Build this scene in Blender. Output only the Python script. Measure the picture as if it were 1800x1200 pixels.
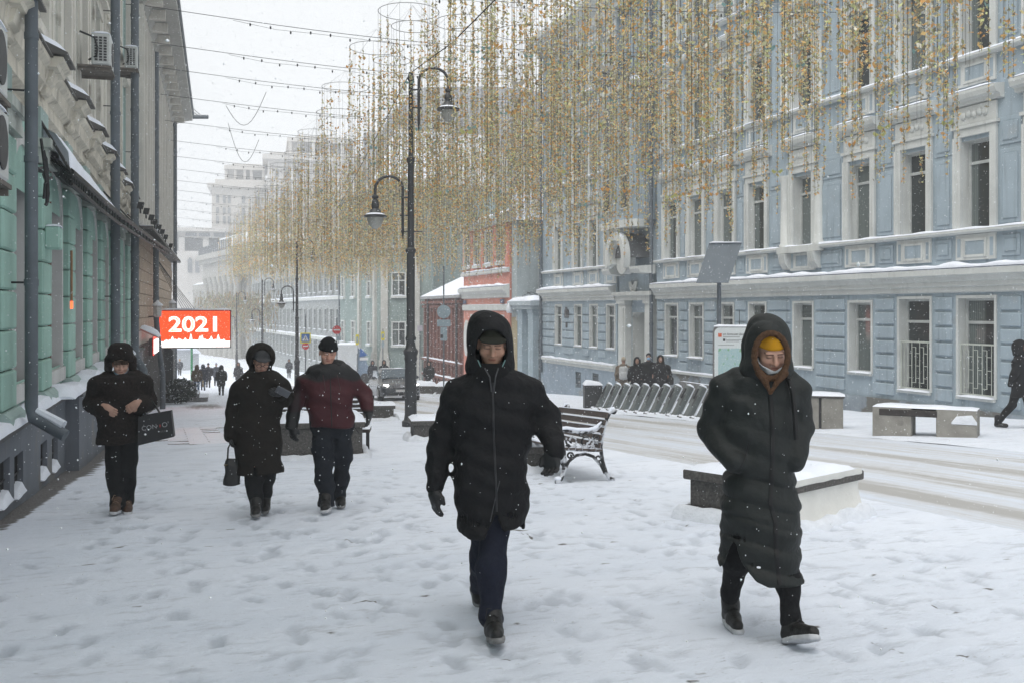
import bpy, math, random
import numpy as np
from mathutils import Vector, Matrix, noise as mnoise
from mathutils.bvhtree import BVHTree

random.seed(7); np.random.seed(7)
R = math.radians
scene = bpy.context.scene
COL = scene.collection
for o in list(bpy.data.objects):
 bpy.data.objects.remove(o)

# ------------------------------------------------------------------ camera
F, U0, V0, ZC = 1750.0, 900.0, 545.0, 1.6        # focal length and principal point in photo pixels (1800 wide)
TH = R(19.22)
ST, CT = math.sin(TH), math.cos(TH)
cam_data = bpy.data.cameras.new('camera')
cam = bpy.data.objects.new('camera', cam_data); COL.objects.link(cam)
cam.location = (0, 0, ZC)
cam.rotation_euler = (R(90), 0, -TH)
cam_data.sensor_width = 36.0
cam_data.lens = 36.0 * F / 1800.0
cam_data.shift_y = -(600.0 - V0) / 1800.0
cam_data.clip_end = 900.0
cam_data.clip_start = 0.05
scene.camera = cam

# ------------------------------------------------------------------ world, sun, exposure: an overcast snowy day
world = bpy.data.worlds.new('World'); scene.world = world
world.use_nodes = True
wn = world.node_tree.nodes; wl = world.node_tree.links
wn.clear()
w_out = wn.new('ShaderNodeOutputWorld'); w_bg = wn.new('ShaderNodeBackground')
w_sky = wn.new('ShaderNodeTexSky'); w_sky.sky_type = 'NISHITA'; w_sky.sun_disc = False
w_sky.sun_elevation = R(61); w_sky.sun_rotation = R(230); w_sky.dust_density = 6.0; w_sky.air_density = 1.0
w_hsv = wn.new('ShaderNodeHueSaturation'); w_hsv.inputs['Saturation'].default_value = 0.25
w_mix = wn.new('ShaderNodeMix'); w_mix.data_type = 'RGBA'
w_mix.inputs['Factor'].default_value = 0.9
w_mix.inputs['B'].default_value = (5.5, 5.62, 5.7, 1)           # even cloud cover
wl.new(w_sky.outputs['Color'], w_hsv.inputs['Color'])
wl.new(w_hsv.outputs['Color'], w_mix.inputs['A'])
wl.new(w_mix.outputs['Result'], w_bg.inputs['Color'])
w_bg.inputs['Strength'].default_value = 0.10
wl.new(w_bg.outputs['Background'], w_out.inputs['Surface'])

sun_data = bpy.data.lights.new('sun', 'SUN'); sun_data.energy = 1.5; sun_data.angle = R(50)
sun_data.color = (1.0, 0.97, 0.93)
sun = bpy.data.objects.new('sun', sun_data); COL.objects.link(sun)
sun.rotation_euler = (R(29), 0, R(-50)); sun.location = (0, 0, 30)

scene.view_settings.view_transform = 'Standard'
scene.view_settings.look = 'None'
scene.view_settings.exposure = 0.87
scene.view_settings.gamma = 1.0
scene.view_settings.use_curve_mapping = False
scene.render.engine = 'CYCLES'
scene.cycles.use_denoising = True
scene.cycles.max_bounces = 6
scene.cycles.diffuse_bounces = 3
scene.cycles.glossy_bounces = 2
scene.cycles.volume_bounces = 1
scene.cycles.transparent_max_bounces = 8

# ------------------------------------------------------------------ terrain profile: the street runs downhill
_GY = [-20, -10, 0, 5, 10, 15, 25, 34.5, 43, 58, 80, 110, 150, 250, 420]
_GZ = [.5, .3, 0, -.2, -.43, -.72, -1.33, -1.92, -2.4, -3.2, -4.2, -5.2, -6, -7, -7.5]
def gz(y):
 return float(np.interp(y, _GY, _GZ))

def at(u, v, d):
 """the point that lies at depth d on the sight line of photo pixel (u, v)"""
 l = (u - U0) / F * d
 return Vector((d * ST + l * CT, d * CT - l * ST, ZC - (v - V0) / F * d))

def on_ground(u, d):
 p = at(u, 0, d); p.z = gz(p.y); return p

# ------------------------------------------------------------------ materials
MATS = {}
def mat(name, col, rough=0.8, var=0.12, vscale=2.0, bump=0.15, bscale=30.0, snow=0.0, streak=0.0,
  spec=0.3, metal=0.0, dirt=None, stretch=None, coat=0.0, sheen=0.0):
 """painted / mineral surface: base colour with patchy variation, fine relief, optional rain streaks,
 soiling and wind-blown snow that has settled on upward faces"""
 if name in MATS: return MATS[name]
 m = bpy.data.materials.new(name); m.use_nodes = True
 nt = m.node_tree; N = nt.nodes; L = nt.links
 b = N['Principled BSDF']
 b.inputs['Roughness'].default_value = rough
 b.inputs['Specular IOR Level'].default_value = spec
 b.inputs['Metallic'].default_value = metal
 if coat: b.inputs['Coat Weight'].default_value = coat
 if sheen: b.inputs['Sheen Weight'].default_value = sheen
 geo = N.new('ShaderNodeNewGeometry')
 src = geo.outputs['Position']
 if stretch:
  mp = N.new('ShaderNodeMapping'); mp.inputs['Scale'].default_value = stretch
  L.new(src, mp.inputs['Vector']); src = mp.outputs['Vector']
 n1 = N.new('ShaderNodeTexNoise'); n1.inputs['Scale'].default_value = vscale; n1.inputs['Detail'].default_value = 5
 L.new(src, n1.inputs['Vector'])
 mr = N.new('ShaderNodeMapRange'); mr.inputs['From Min'].default_value = .3; mr.inputs['From Max'].default_value = .7
 mr.inputs['To Min'].default_value = 1 - var; mr.inputs['To Max'].default_value = 1 + var
 L.new(n1.outputs['Fac'], mr.inputs['Value'])
 mul = N.new('ShaderNodeVectorMath'); mul.operation = 'SCALE'
 mul.inputs[0].default_value = col[:3]
 L.new(mr.outputs['Result'], mul.inputs['Scale'])
 c = mul.outputs['Vector']
 def mixc(fac, a, bcol):
  mx = N.new('ShaderNodeMix'); mx.data_type = 'RGBA'
  L.new(fac, mx.inputs['Factor']); L.new(a, mx.inputs['A'])
  if hasattr(bcol, 'is_linked'): L.new(bcol, mx.inputs['B'])
  else: mx.inputs['B'].default_value = (*bcol, 1)
  return mx.outputs['Result']
 def ramp(val, lo, hi, t0=0., t1=1.):
  r = N.new('ShaderNodeMapRange'); r.interpolation_type = 'SMOOTHSTEP'
  r.inputs['From Min'].default_value = lo; r.inputs['From Max'].default_value = hi
  r.inputs['To Min'].default_value = t0; r.inputs['To Max'].default_value = t1
  L.new(val, r.inputs['Value']); return r.outputs['Result']
 if streak:
  mp2 = N.new('ShaderNodeMapping'); mp2.inputs['Scale'].default_value = (5, 5, .35)
  L.new(geo.outputs['Position'], mp2.inputs['Vector'])
  n3 = N.new('ShaderNodeTexNoise'); n3.inputs['Scale'].default_value = 1.3; n3.inputs['Detail'].default_value = 4
  L.new(mp2.outputs['Vector'], n3.inputs['Vector'])
  c = mixc(ramp(n3.outputs['Fac'], .5, .78, 0, streak), c, tuple(x * .45 for x in col[:3]))
 if dirt:
  n4 = N.new('ShaderNodeTexNoise'); n4.inputs['Scale'].default_value = dirt[1]; n4.inputs['Detail'].default_value = 8
  L.new(geo.outputs['Position'], n4.inputs['Vector'])
  c = mixc(ramp(n4.outputs['Fac'], dirt[2], dirt[2] + .1, 0, dirt[3] if len(dirt) > 3 else .9), c, dirt[0])
 if snow > 0:
  sp = N.new('ShaderNodeSeparateXYZ'); L.new(geo.outputs['Normal'], sp.inputs['Vector'])
  n5 = N.new('ShaderNodeTexNoise'); n5.inputs['Scale'].default_value = 14; n5.inputs['Detail'].default_value = 5
  L.new(geo.outputs['Position'], n5.inputs['Vector'])
  ad = N.new('ShaderNodeMath'); ad.operation = 'ADD'
  L.new(sp.outputs['Z'], ad.inputs[0]); L.new(n5.outputs['Fac'], ad.inputs[1])
  c = mixc(ramp(ad.outputs[0], 1.35 - snow, 1.5 - snow), c, (.74, .785, .865))
 L.new(c, b.inputs['Base Color'])
 if bump:
  n2 = N.new('ShaderNodeTexNoise'); n2.inputs['Scale'].default_value = bscale; n2.inputs['Detail'].default_value = 6
  L.new(src, n2.inputs['Vector'])
  bp = N.new('ShaderNodeBump'); bp.inputs['Strength'].default_value = bump; bp.inputs['Distance'].default_value = .02
  L.new(n2.outputs['Fac'], bp.inputs['Height']); L.new(bp.outputs['Normal'], b.inputs['Normal'])
 MATS[name] = m
 return m

def attr_mat(name, attr, rough=.7, spec=.3, sheen=0., bump=0., bscale=60, trans=0.):
 """base colour taken from a colour attribute that holds the thing's own colours"""
 if name in MATS: return MATS[name]
 m = bpy.data.materials.new(name); m.use_nodes = True
 N = m.node_tree.nodes; L = m.node_tree.links; b = N['Principled BSDF']
 a = N.new('ShaderNodeAttribute'); a.attribute_name = attr
 L.new(a.outputs['Color'], b.inputs['Base Color'])
 b.inputs['Roughness'].default_value = rough; b.inputs['Specular IOR Level'].default_value = spec
 if sheen: b.inputs['Sheen Weight'].default_value = sheen
 if bump:
  g = N.new('ShaderNodeNewGeometry'); n2 = N.new('ShaderNodeTexNoise'); n2.inputs['Scale'].default_value = bscale
  L.new(g.outputs['Position'], n2.inputs['Vector'])
  bp = N.new('ShaderNodeBump'); bp.inputs['Strength'].default_value = bump; bp.inputs['Distance'].default_value = .01
  L.new(n2.outputs['Fac'], bp.inputs['Height']); L.new(bp.outputs['Normal'], b.inputs['Normal'])
 MATS[name] = m
 return m

def glow_mat(name, col, strength):
 if name in MATS: return MATS[name]
 m = bpy.data.materials.new(name); m.use_nodes = True
 b = m.node_tree.nodes['Principled BSDF']
 b.inputs['Base Color'].default_value = (*[c * .3 for c in col], 1)
 b.inputs['Emission Color'].default_value = (*col, 1); b.inputs['Emission Strength'].default_value = strength
 b.inputs['Roughness'].default_value = .5
 MATS[name] = m
 return m

def glass_mat(name, col=(.03, .037, .038), curtain=.65):
 """window seen by day: dark glossy glass with a pale curtain hanging behind part of it"""
 if name in MATS: return MATS[name]
 m = bpy.data.materials.new(name); m.use_nodes = True
 N = m.node_tree.nodes; L = m.node_tree.links; b = N['Principled BSDF']
 oi = N.new('ShaderNodeObjectInfo'); tc = N.new('ShaderNodeTexCoord')
 sp = N.new('ShaderNodeSeparateXYZ'); L.new(tc.outputs['Generated'], sp.inputs['Vector'])
 ad = N.new('ShaderNodeMath'); ad.operation = 'MULTIPLY_ADD'; ad.inputs[1].default_value = 1.0
 L.new(sp.outputs['X'], ad.inputs[0])
 rr = N.new('ShaderNodeMapRange'); rr.inputs['To Min'].default_value = -.45; rr.inputs['To Max'].default_value = .55
 L.new(oi.outputs['Random'], rr.inputs['Value']); L.new(rr.outputs['Result'], ad.inputs[2])
 r = N.new('ShaderNodeMapRange'); r.inputs['From Min'].default_value = .52; r.inputs['From Max'].default_value = .6
 L.new(ad.outputs[0], r.inputs['Value'])
 w = N.new('ShaderNodeTexWave'); w.inputs['Scale'].default_value = 5; w.inputs['Distortion'].default_value = 1.5
 L.new(tc.outputs['Generated'], w.inputs['Vector'])
 wm = N.new('ShaderNodeMath'); wm.operation = 'MULTIPLY_ADD'; wm.inputs[1].default_value = .5; wm.inputs[2].default_value = .5
 L.new(w.outputs['Fac'], wm.inputs[0])
 f = N.new('ShaderNodeMath'); f.operation = 'MULTIPLY'
 L.new(r.outputs['Result'], f.inputs[0]); L.new(wm.outputs[0], f.inputs[1])
 f2 = N.new('ShaderNodeMath'); f2.operation = 'MULTIPLY'; f2.inputs[1].default_value = curtain
 L.new(f.outputs[0], f2.inputs[0])
 mx = N.new('ShaderNodeMix'); mx.data_type = 'RGBA'; mx.inputs['A'].default_value = (*col, 1)
 mx.inputs['B'].default_value = (.22, .26, .25, 1); L.new(f2.outputs[0], mx.inputs['Factor'])
 L.new(mx.outputs['Result'], b.inputs['Base Color'])
 b.inputs['Roughness'].default_value = .08; b.inputs['Specular IOR Level'].default_value = .5
 MATS[name] = m
 return m

SNOW = mat('snow', (.80, .84, .92), .75, .05, 3, .35, 22, spec=.2)
SNOW_ROUGH = mat('crusted snow', (.70, .73, .78), .8, .08, 8, .8, 30, spec=.2)

# ------------------------------------------------------------------ object helpers
def tag(o, label=None, cat=None, group=None, kind=None):
 if label: o['label'] = label
 if cat: o['category'] = cat
 if group: o['group'] = group
 if kind: o['kind'] = kind
 return o

def thing(name, label, cat, loc=(0, 0, 0), rz=0., group=None):
 o = bpy.data.objects.new(name, None); COL.objects.link(o)
 o.empty_display_size = .2
 o.location = loc; o.rotation_euler = (0, 0, rz)
 return tag(o, label, cat, group)

def put(name, me, parent=None, loc=(0, 0, 0), rot=(0, 0, 0), scale=None):
 o = bpy.data.objects.new(name, me); COL.objects.link(o)
 o.parent = parent; o.location = loc; o.rotation_euler = rot
 if scale: o.scale = scale
 return o

def dup(root, loc=None, rz=None, label=None, group=None):
 r = root.copy(); COL.objects.link(r)
 if loc is not None: r.location = loc
 if rz is not None: r.rotation_euler = (0, 0, rz)
 if label: r['label'] = label
 if group: r['group'] = group
 for ch in list(root.children):
  c = ch.copy(); COL.objects.link(c); c.parent = r
  for g in list(ch.children):
   d = g.copy(); COL.objects.link(d); d.parent = c
 return r

class MB:
 """collects shapes and links them as one mesh"""
 def __init__(s, M=None):
  s.v = []; s.f = []; s.mi = []; s.cur = 0; s.M = M
 def add(s, vs, fs):
  o = len(s.v)
  if s.M is not None: vs = [tuple(s.M @ Vector(p)) for p in vs]
  s.v.extend([tuple(p) for p in vs])
  s.f.extend([tuple(i + o for i in f) for f in fs]); s.mi.extend([s.cur] * len(fs))
  return s
 def box(s, x0, x1, y0, y1, z0, z1, b=0.0):
  if b <= 0:
   return s.add([(x0, y0, z0), (x1, y0, z0), (x1, y1, z0), (x0, y1, z0), (x0, y0, z1), (x1, y0, z1), (x1, y1, z1), (x0, y1, z1)],
                  [(0, 3, 2, 1), (4, 5, 6, 7), (0, 1, 5, 4), (1, 2, 6, 5), (2, 3, 7, 6), (3, 0, 4, 7)])
  # chamfered box: 24 vertices
  X = (x0, x1); Y = (y0, y1); Z = (z0, z1); vs = []; idx = {}
  sg = (1, -1)
  for i in (0, 1):
   for j in (0, 1):
    for k in (0, 1):
     for a in range(3):
      p = [X[i] + sg[i] * b, Y[j] + sg[j] * b, Z[k] + sg[k] * b]
      p[a] = (X[i], Y[j], Z[k])[a]
      idx[(i, j, k, a)] = len(vs); vs.append(tuple(p))
  fs = []
  for i in (0, 1): fs.append([idx[(i, 0, 0, 0)], idx[(i, 1, 0, 0)], idx[(i, 1, 1, 0)], idx[(i, 0, 1, 0)]])
  for j in (0, 1): fs.append([idx[(0, j, 0, 1)], idx[(1, j, 0, 1)], idx[(1, j, 1, 1)], idx[(0, j, 1, 1)]])
  for k in (0, 1): fs.append([idx[(0, 0, k, 2)], idx[(1, 0, k, 2)], idx[(1, 1, k, 2)], idx[(0, 1, k, 2)]])
  for i in (0, 1):
   for j in (0, 1): fs.append([idx[(i, j, 0, 0)], idx[(i, j, 1, 0)], idx[(i, j, 1, 1)], idx[(i, j, 0, 1)]])
   for k in (0, 1): fs.append([idx[(i, 0, k, 0)], idx[(i, 1, k, 0)], idx[(i, 1, k, 2)], idx[(i, 0, k, 2)]])
  for j in (0, 1):
   for k in (0, 1): fs.append([idx[(0, j, k, 1)], idx[(1, j, k, 1)], idx[(1, j, k, 2)], idx[(0, j, k, 2)]])
  for i in (0, 1):
   for j in (0, 1):
    for k in (0, 1): fs.append([idx[(i, j, k, 0)], idx[(i, j, k, 1)], idx[(i, j, k, 2)]])
  return s.add(vs, fs)
 def prism(s, pts, axis, a, b):
  """polygon pts extruded along an axis from a to b (axis 0: pts are (y,z); 1: (x,z); 2: (x,y))"""
  n = len(pts)
  def mk(p, t):
   return (t, p[0], p[1]) if axis == 0 else (p[0], t, p[1]) if axis == 1 else (p[0], p[1], t)
  vs = [mk(p, a) for p in pts] + [mk(p, b) for p in pts]
  fs = [tuple(range(n)), tuple(range(2 * n - 1, n - 1, -1))] + [(i, (i + 1) % n, n + (i + 1) % n, n + i) for i in range(n)]
  return s.add(vs, fs)
 def tube(s, path, r, n=8, cap=True, closed=False):
  P = [Vector(p) for p in path]; k = len(P)
  rs = r if isinstance(r, (list, tuple)) else [r] * k
  vs = []; up = Vector((0, 0, 1)); prev = None
  for i, p in enumerate(P):
   if closed: t = (P[(i + 1) % k] - P[i - 1])
   else: t = P[min(i + 1, k - 1)] - P[max(i - 1, 0)]
   t.normalize()
   if prev is None:
    a = t.cross(up)
    if a.length < 1e-3: a = t.cross(Vector((1, 0, 0)))
    a.normalize()
   else:
    a = prev - t * prev.dot(t)
    if a.length < 1e-5: a = t.cross(up)
    a.normalize()
   prev = a; c = t.cross(a)
   for j in range(n):
    w = 2 * math.pi * j / n
    vs.append(tuple(p + (a * math.cos(w) + c * math.sin(w)) * rs[i]))
  fs = []
  for i in range(k if closed else k - 1):
   i2 = (i + 1) % k
   for j in range(n):
    fs.append((i * n + j, i * n + (j + 1) % n, i2 * n + (j + 1) % n, i2 * n + j))
  if cap and not closed:
   fs.append(tuple(range(n - 1, -1, -1))); fs.append(tuple((k - 1) * n + j for j in range(n)))
  return s.add(vs, fs)
 def lathe(s, prof, n=16, c=(0, 0, 0), sx=1., sy=1.):
  """profile [(r, z)...] turned about the z axis through c"""
  vs = []
  for r, z in prof:
   for j in range(n):
    w = 2 * math.pi * j / n
    vs.append((c[0] + r * math.cos(w) * sx, c[1] + r * math.sin(w) * sy, c[2] + z))
  fs = []
  for i in range(len(prof) - 1):
   for j in range(n):
    fs.append((i * n + j, i * n + (j + 1) % n, (i + 1) * n + (j + 1) % n, (i + 1) * n + j))
  fs.append(tuple(range(n - 1, -1, -1))); fs.append(tuple((len(prof) - 1) * n + j for j in range(n)))
  return s.add(vs, fs)
 def ball(s, c, r, n=10, m=6):
  rx, ry, rz = r if isinstance(r, (tuple, list)) else (r, r, r)
  prof = [(math.sin(math.pi * i / m), -math.cos(math.pi * i / m)) for i in range(m + 1)]
  vs = []
  for a, z in prof:
   a = max(a, 1e-4)
   for j in range(n):
    w = 2 * math.pi * j / n
    vs.append((c[0] + rx * a * math.cos(w), c[1] + ry * a * math.sin(w), c[2] + rz * z))
  fs = [(i * n + j, i * n + (j + 1) % n, (i + 1) * n + (j + 1) % n, (i + 1) * n + j) for i in range(m) for j in range(n)]
  return s.add(vs, fs)
 def mesh(s, name, mats, smooth=False):
  me = bpy.data.meshes.new(name)
  me.from_pydata(s.v, [], s.f)
  for m in (mats if isinstance(mats, (list, tuple)) else [mats]): me.materials.append(m)
  if any(s.mi): me.polygons.foreach_set('material_index', s.mi)
  if smooth: me.polygons.foreach_set('use_smooth', [True] * len(s.f))
  me.update()
  if smooth:
   try: me.set_sharp_from_angle(angle=R(40))
   except Exception: pass
  return me
 def build(s, name, mats, parent=None, smooth=False, loc=(0, 0, 0), rot=(0, 0, 0)):
  return put(name, s.mesh(name, mats, smooth), parent, loc, rot)

def snow_strip(mb, x0, x1, y0, y1, z, h, seed=0, n=None, edge=.35):
 """a lumpy drift lying on a ledge: closed bottom, rounded rim, uneven top"""
 L = max(x1 - x0, .01); n = n or max(3, int(L / .18)); rows = []
 prof = [(0, 0), (.02, edge), (.15, .85), (.5, 1.0), (.85, .85), (.98, edge), (1, 0)]
 for i in range(n + 1):
  x = x0 + L * i / n
  e = min(1, min(i, n - i) * 2.0 / n * 4 + .25)
  hh = h * (0.75 + .55 * mnoise.noise(Vector((x * 1.7 + seed, seed * 3.1, 0)))) * e
  wv = .04 * mnoise.noise(Vector((x * 3.1, seed * 1.3, 5)))
  rows.append([(x, y0 + (y1 - y0) * (t + wv * (1 if t > .5 else 0)), z + hh * q) for t, q in prof])
 k = len(prof); vs = [p for r in rows for p in r]; fs = []
 for i in range(n):
  for j in range(k - 1):
   fs.append((i * k + j, i * k + j + 1, (i + 1) * k + j + 1, (i + 1) * k + j))
  fs.append((i * k, (i + 1) * k, (i + 1) * k + k - 1, i * k + k - 1))
 fs.append(tuple(range(k))); fs.append(tuple(n * k + j for j in range(k - 1, -1, -1)))
 mb.add(vs, fs)

def np_mesh(name, V, Q, mats, smooth=True, attrs=None):
 me = bpy.data.meshes.new(name)
 V = np.asarray(V, np.float32); Q = np.asarray(Q, np.int32)
 me.vertices.add(len(V)); me.vertices.foreach_set('co', V.ravel())
 k = Q.shape[1]
 me.loops.add(Q.size); me.loops.foreach_set('vertex_index', Q.ravel())
 me.polygons.add(len(Q)); me.polygons.foreach_set('loop_start', np.arange(0, Q.size, k, dtype=np.int32))
 if smooth: me.polygons.foreach_set('use_smooth', np.ones(len(Q), bool))
 for m in (mats if isinstance(mats, (list, tuple)) else [mats]): me.materials.append(m)
 if attrs:
  for an, arr in attrs.items():
   arr = np.asarray(arr, np.float32)
   if arr.ndim == 1:
    a = me.attributes.new(an, 'FLOAT', 'POINT'); a.data.foreach_set('value', arr)
   else:
    if arr.shape[1] == 3: arr = np.concatenate([arr, np.ones((len(arr), 1), np.float32)], 1)
    a = me.attributes.new(an, 'FLOAT_COLOR', 'POINT'); a.data.foreach_set('color', arr.ravel())
 me.update(calc_edges=True); me.validate()
 return me

def text_mesh(txt, size, mat_, extrude=.002, align='CENTER', bold=0.0):
 cu = bpy.data.curves.new('lettering', 'FONT'); cu.body = txt; cu.size = size; cu.extrude = extrude
 cu.align_x = align; cu.align_y = 'CENTER'; cu.offset = bold; cu.resolution_u = 3
 o = bpy.data.objects.new('lettering', cu); COL.objects.link(o)
 dg = bpy.context.evaluated_depsgraph_get(); dg.update()
 me = bpy.data.meshes.new_from_object(o.evaluated_get(dg))
 bpy.data.objects.remove(o); bpy.data.curves.remove(cu)
 me.materials.clear(); me.materials.append(mat_); me.name = 'lettering'
 return me
# ------------------------------------------------------------------ the snowed-up street
def vnoise(x, y, s=0.0):
 """smooth pseudo-noise on arrays"""
 r = 0
 for i, (fx, fy, ph) in enumerate([(1.0, .35, .3), (-.42, 1.13, 1.7), (.83, -.77, 2.9), (.31, .94, 4.1), (-1.21, .52, 5.3)]):
  r = r + np.sin(fx * x + fy * y + ph + s * 1.7 + 1.3 * np.sin(.61 * fy * x - .53 * fx * y + ph * 2 + s))
 return r / 5.0

def snow_ground_mat():
 m = bpy.data.materials.new('trodden snow'); m.use_nodes = True
 N = m.node_tree.nodes; L = m.node_tree.links; b = N['Principled BSDF']
 b.inputs['Roughness'].default_value = .7; b.inputs['Specular IOR Level'].default_value = .25
 g = N.new('ShaderNodeNewGeometry')
 w = N.new('ShaderNodeAttribute'); w.attribute_name = 'wear'
 bare = N.new('ShaderNodeAttribute'); bare.attribute_name = 'bare'
 n1 = N.new('ShaderNodeTexNoise'); n1.inputs['Scale'].default_value = 1.1; n1.inputs['Detail'].default_value = 6
 mp = N.new('ShaderNodeMapping'); mp.inputs['Scale'].default_value = (.6, 1.4, 1); L.new(g.outputs['Position'], mp.inputs['Vector'])
 L.new(mp.outputs['Vector'], n1.inputs['Vector'])
 def rng(v, a, c, t0=0., t1=1.):
  r = N.new('ShaderNodeMapRange'); r.interpolation_type = 'SMOOTHSTEP'
  r.inputs['From Min'].default_value = a; r.inputs['From Max'].default_value = c
  r.inputs['To Min'].default_value = t0; r.inputs['To Max'].default_value = t1
  L.new(v, r.inputs['Value']); return r.outputs['Result']
 def mix(f, a, c):
  x = N.new('ShaderNodeMix'); x.data_type = 'RGBA'; L.new(f, x.inputs['Factor'])
  for k, q in (('A', a), ('B', c)):
   if isinstance(q, tuple): x.inputs[k].default_value = (*q, 1)
   else: L.new(q, x.inputs[k])
  return x.outputs['Result']
 c = mix(rng(n1.outputs['Fac'], .35, .7), (.83, .88, .97), (.77, .825, .92))
 n2 = N.new('ShaderNodeTexNoise'); n2.inputs['Scale'].default_value = 9; n2.inputs['Detail'].default_value = 8
 L.new(mp.outputs['Vector'], n2.inputs['Vector'])
 n6 = N.new('ShaderNodeTexNoise'); mp6 = N.new('ShaderNodeMapping'); mp6.inputs['Scale'].default_value = (.55, 1.7, 1); L.new(g.outputs['Position'], mp6.inputs['Vector'])
 n6.inputs['Scale'].default_value = 5.5; n6.inputs['Detail'].default_value = 9; n6.inputs['Roughness'].default_value = .7
 L.new(mp6.outputs['Vector'], n6.inputs['Vector'])
 c = mix(rng(n6.outputs['Fac'], .53, .68, 0, .62), c, (.52, .55, .60))
 n7 = N.new('ShaderNodeTexNoise'); n7.inputs['Scale'].default_value = 13; n7.inputs['Detail'].default_value = 7; n7.inputs['Roughness'].default_value = .75
 L.new(mp6.outputs['Vector'], n7.inputs['Vector'])
 c = mix(rng(n7.outputs['Fac'], .62, .72, 0, .5), c, (.34, .335, .325))
 c = mix(rng(w.outputs['Fac'], 0, 1, 0, .75), c, (.49, .53, .595))
 # grit and small dark specks tracked in by shoes
 n3 = N.new('ShaderNodeTexNoise'); n3.inputs['Scale'].default_value = 34; n3.inputs['Detail'].default_value = 3
 L.new(mp.outputs['Vector'], n3.inputs['Vector'])
 c = mix(rng(n3.outputs['Fac'], .67, .76, 0, .5), c, (.22, .20, .17))
 # bare ground showing through where the snow is worn or swept off
 s = N.new('ShaderNodeMath'); s.operation = 'ADD'; L.new(bare.outputs['Fac'], s.inputs[0])
 s2 = N.new('ShaderNodeMath'); s2.operation = 'MULTIPLY_ADD'; s2.inputs[1].default_value = .8; s2.inputs[2].default_value = -.4
 L.new(n2.outputs['Fac'], s2.inputs[0]); L.new(s2.outputs[0], s.inputs[1])
 bf = rng(s.outputs[0], .42, .62)
 n4 = N.new('ShaderNodeTexNoise'); n4.inputs['Scale'].default_value = 60; L.new(g.outputs['Position'], n4.inputs['Vector'])
 stone = mix(rng(n4.outputs['Fac'], .3, .7), (.10, .097, .095), (.21, .20, .195))
 c = mix(bf, c, stone)
 L.new(c, b.inputs['Base Color'])
 n5 = N.new('ShaderNodeTexNoise'); n5.inputs['Scale'].default_value = 26; n5.inputs['Detail'].default_value = 8
 n5.inputs['Roughness'].default_value = .72
 L.new(mp.outputs['Vector'], n5.inputs['Vector'])
 bp = N.new('ShaderNodeBump'); bp.inputs['Strength'].default_value = .8; bp.inputs['Distance'].default_value = .03
 L.new(n5.outputs['Fac'], bp.inputs['Height']); L.new(bp.outputs['Normal'], b.inputs['Normal'])
 return m

def road_mat():
 m = bpy.data.materials.new('driven snow'); m.use_nodes = True
 N = m.node_tree.nodes; L = m.node_tree.links; b = N['Principled BSDF']
 b.inputs['Roughness'].default_value = .65; b.inputs['Specular IOR Level'].default_value = .3
 g = N.new('ShaderNodeNewGeometry'); w = N.new('ShaderNodeAttribute'); w.attribute_name = 'wear'
 mp = N.new('ShaderNodeMapping'); mp.inputs['Scale'].default_value = (4.2, .16, 1); mp.inputs['Rotation'].default_value = (0, 0, R(1.2))
 L.new(g.outputs['Position'], mp.inputs['Vector'])
 n = N.new('ShaderNodeTexNoise'); n.inputs['Scale'].default_value = 2.2; n.inputs['Detail'].default_value = 9; n.inputs['Roughness'].default_value = .68
 L.new(mp.outputs['Vector'], n.inputs['Vector'])
 n2 = N.new('ShaderNodeTexNoise'); n2.inputs['Scale'].default_value = 7; n2.inputs['Detail'].default_value = 8
 L.new(g.outputs['Position'], n2.inputs['Vector'])
 ad = N.new('ShaderNodeMath'); ad.operation = 'MULTIPLY_ADD'; ad.inputs[1].default_value = .45
 L.new(w.outputs['Fac'], ad.inputs[0]); L.new(n.outputs['Fac'], ad.inputs[2])
 a2 = N.new('ShaderNodeMath'); a2.operation = 'MULTIPLY_ADD'; a2.inputs[1].default_value = .22
 L.new(n2.outputs['Fac'], a2.inputs[0]); L.new(ad.outputs[0], a2.inputs[2])
 r = N.new('ShaderNodeValToRGB'); e = r.color_ramp.elements
 e[0].position = .58; e[0].color = (.63, .68, .765, 1)
 e[1].position = .98; e[1].color = (.40, .395, .385, 1)
 q = r.color_ramp.elements.new(.78); q.color = (.56, .575, .60, 1)
 L.new(a2.outputs[0], r.inputs['Fac']); L.new(r.outputs['Color'], b.inputs['Base Color'])
 bp = N.new('ShaderNodeBump'); bp.inputs['Strength'].default_value = .4; bp.inputs['Distance'].default_value = .03
 L.new(a2.outputs[0], bp.inputs['Height']); L.new(bp.outputs['Normal'], b.inputs['Normal'])
 return m

SNOW_GROUND = snow_ground_mat(); ROAD = road_mat()

def axis(*segs):
 """(start, stop, step) pieces joined into one coordinate axis"""
 out = []
 for a, b, s in segs:
  out += list(np.linspace(a, b, max(2, int(round((b - a) / s)) + 1))[:-1])
 out.append(segs[-1][1]); return np.array(out)

def road_left(y): return 6.7 + .022 * np.clip(y, 0, 70)
def road_right(y): return 11.9 + .02 * np.clip(y, 0, 70)

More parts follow.
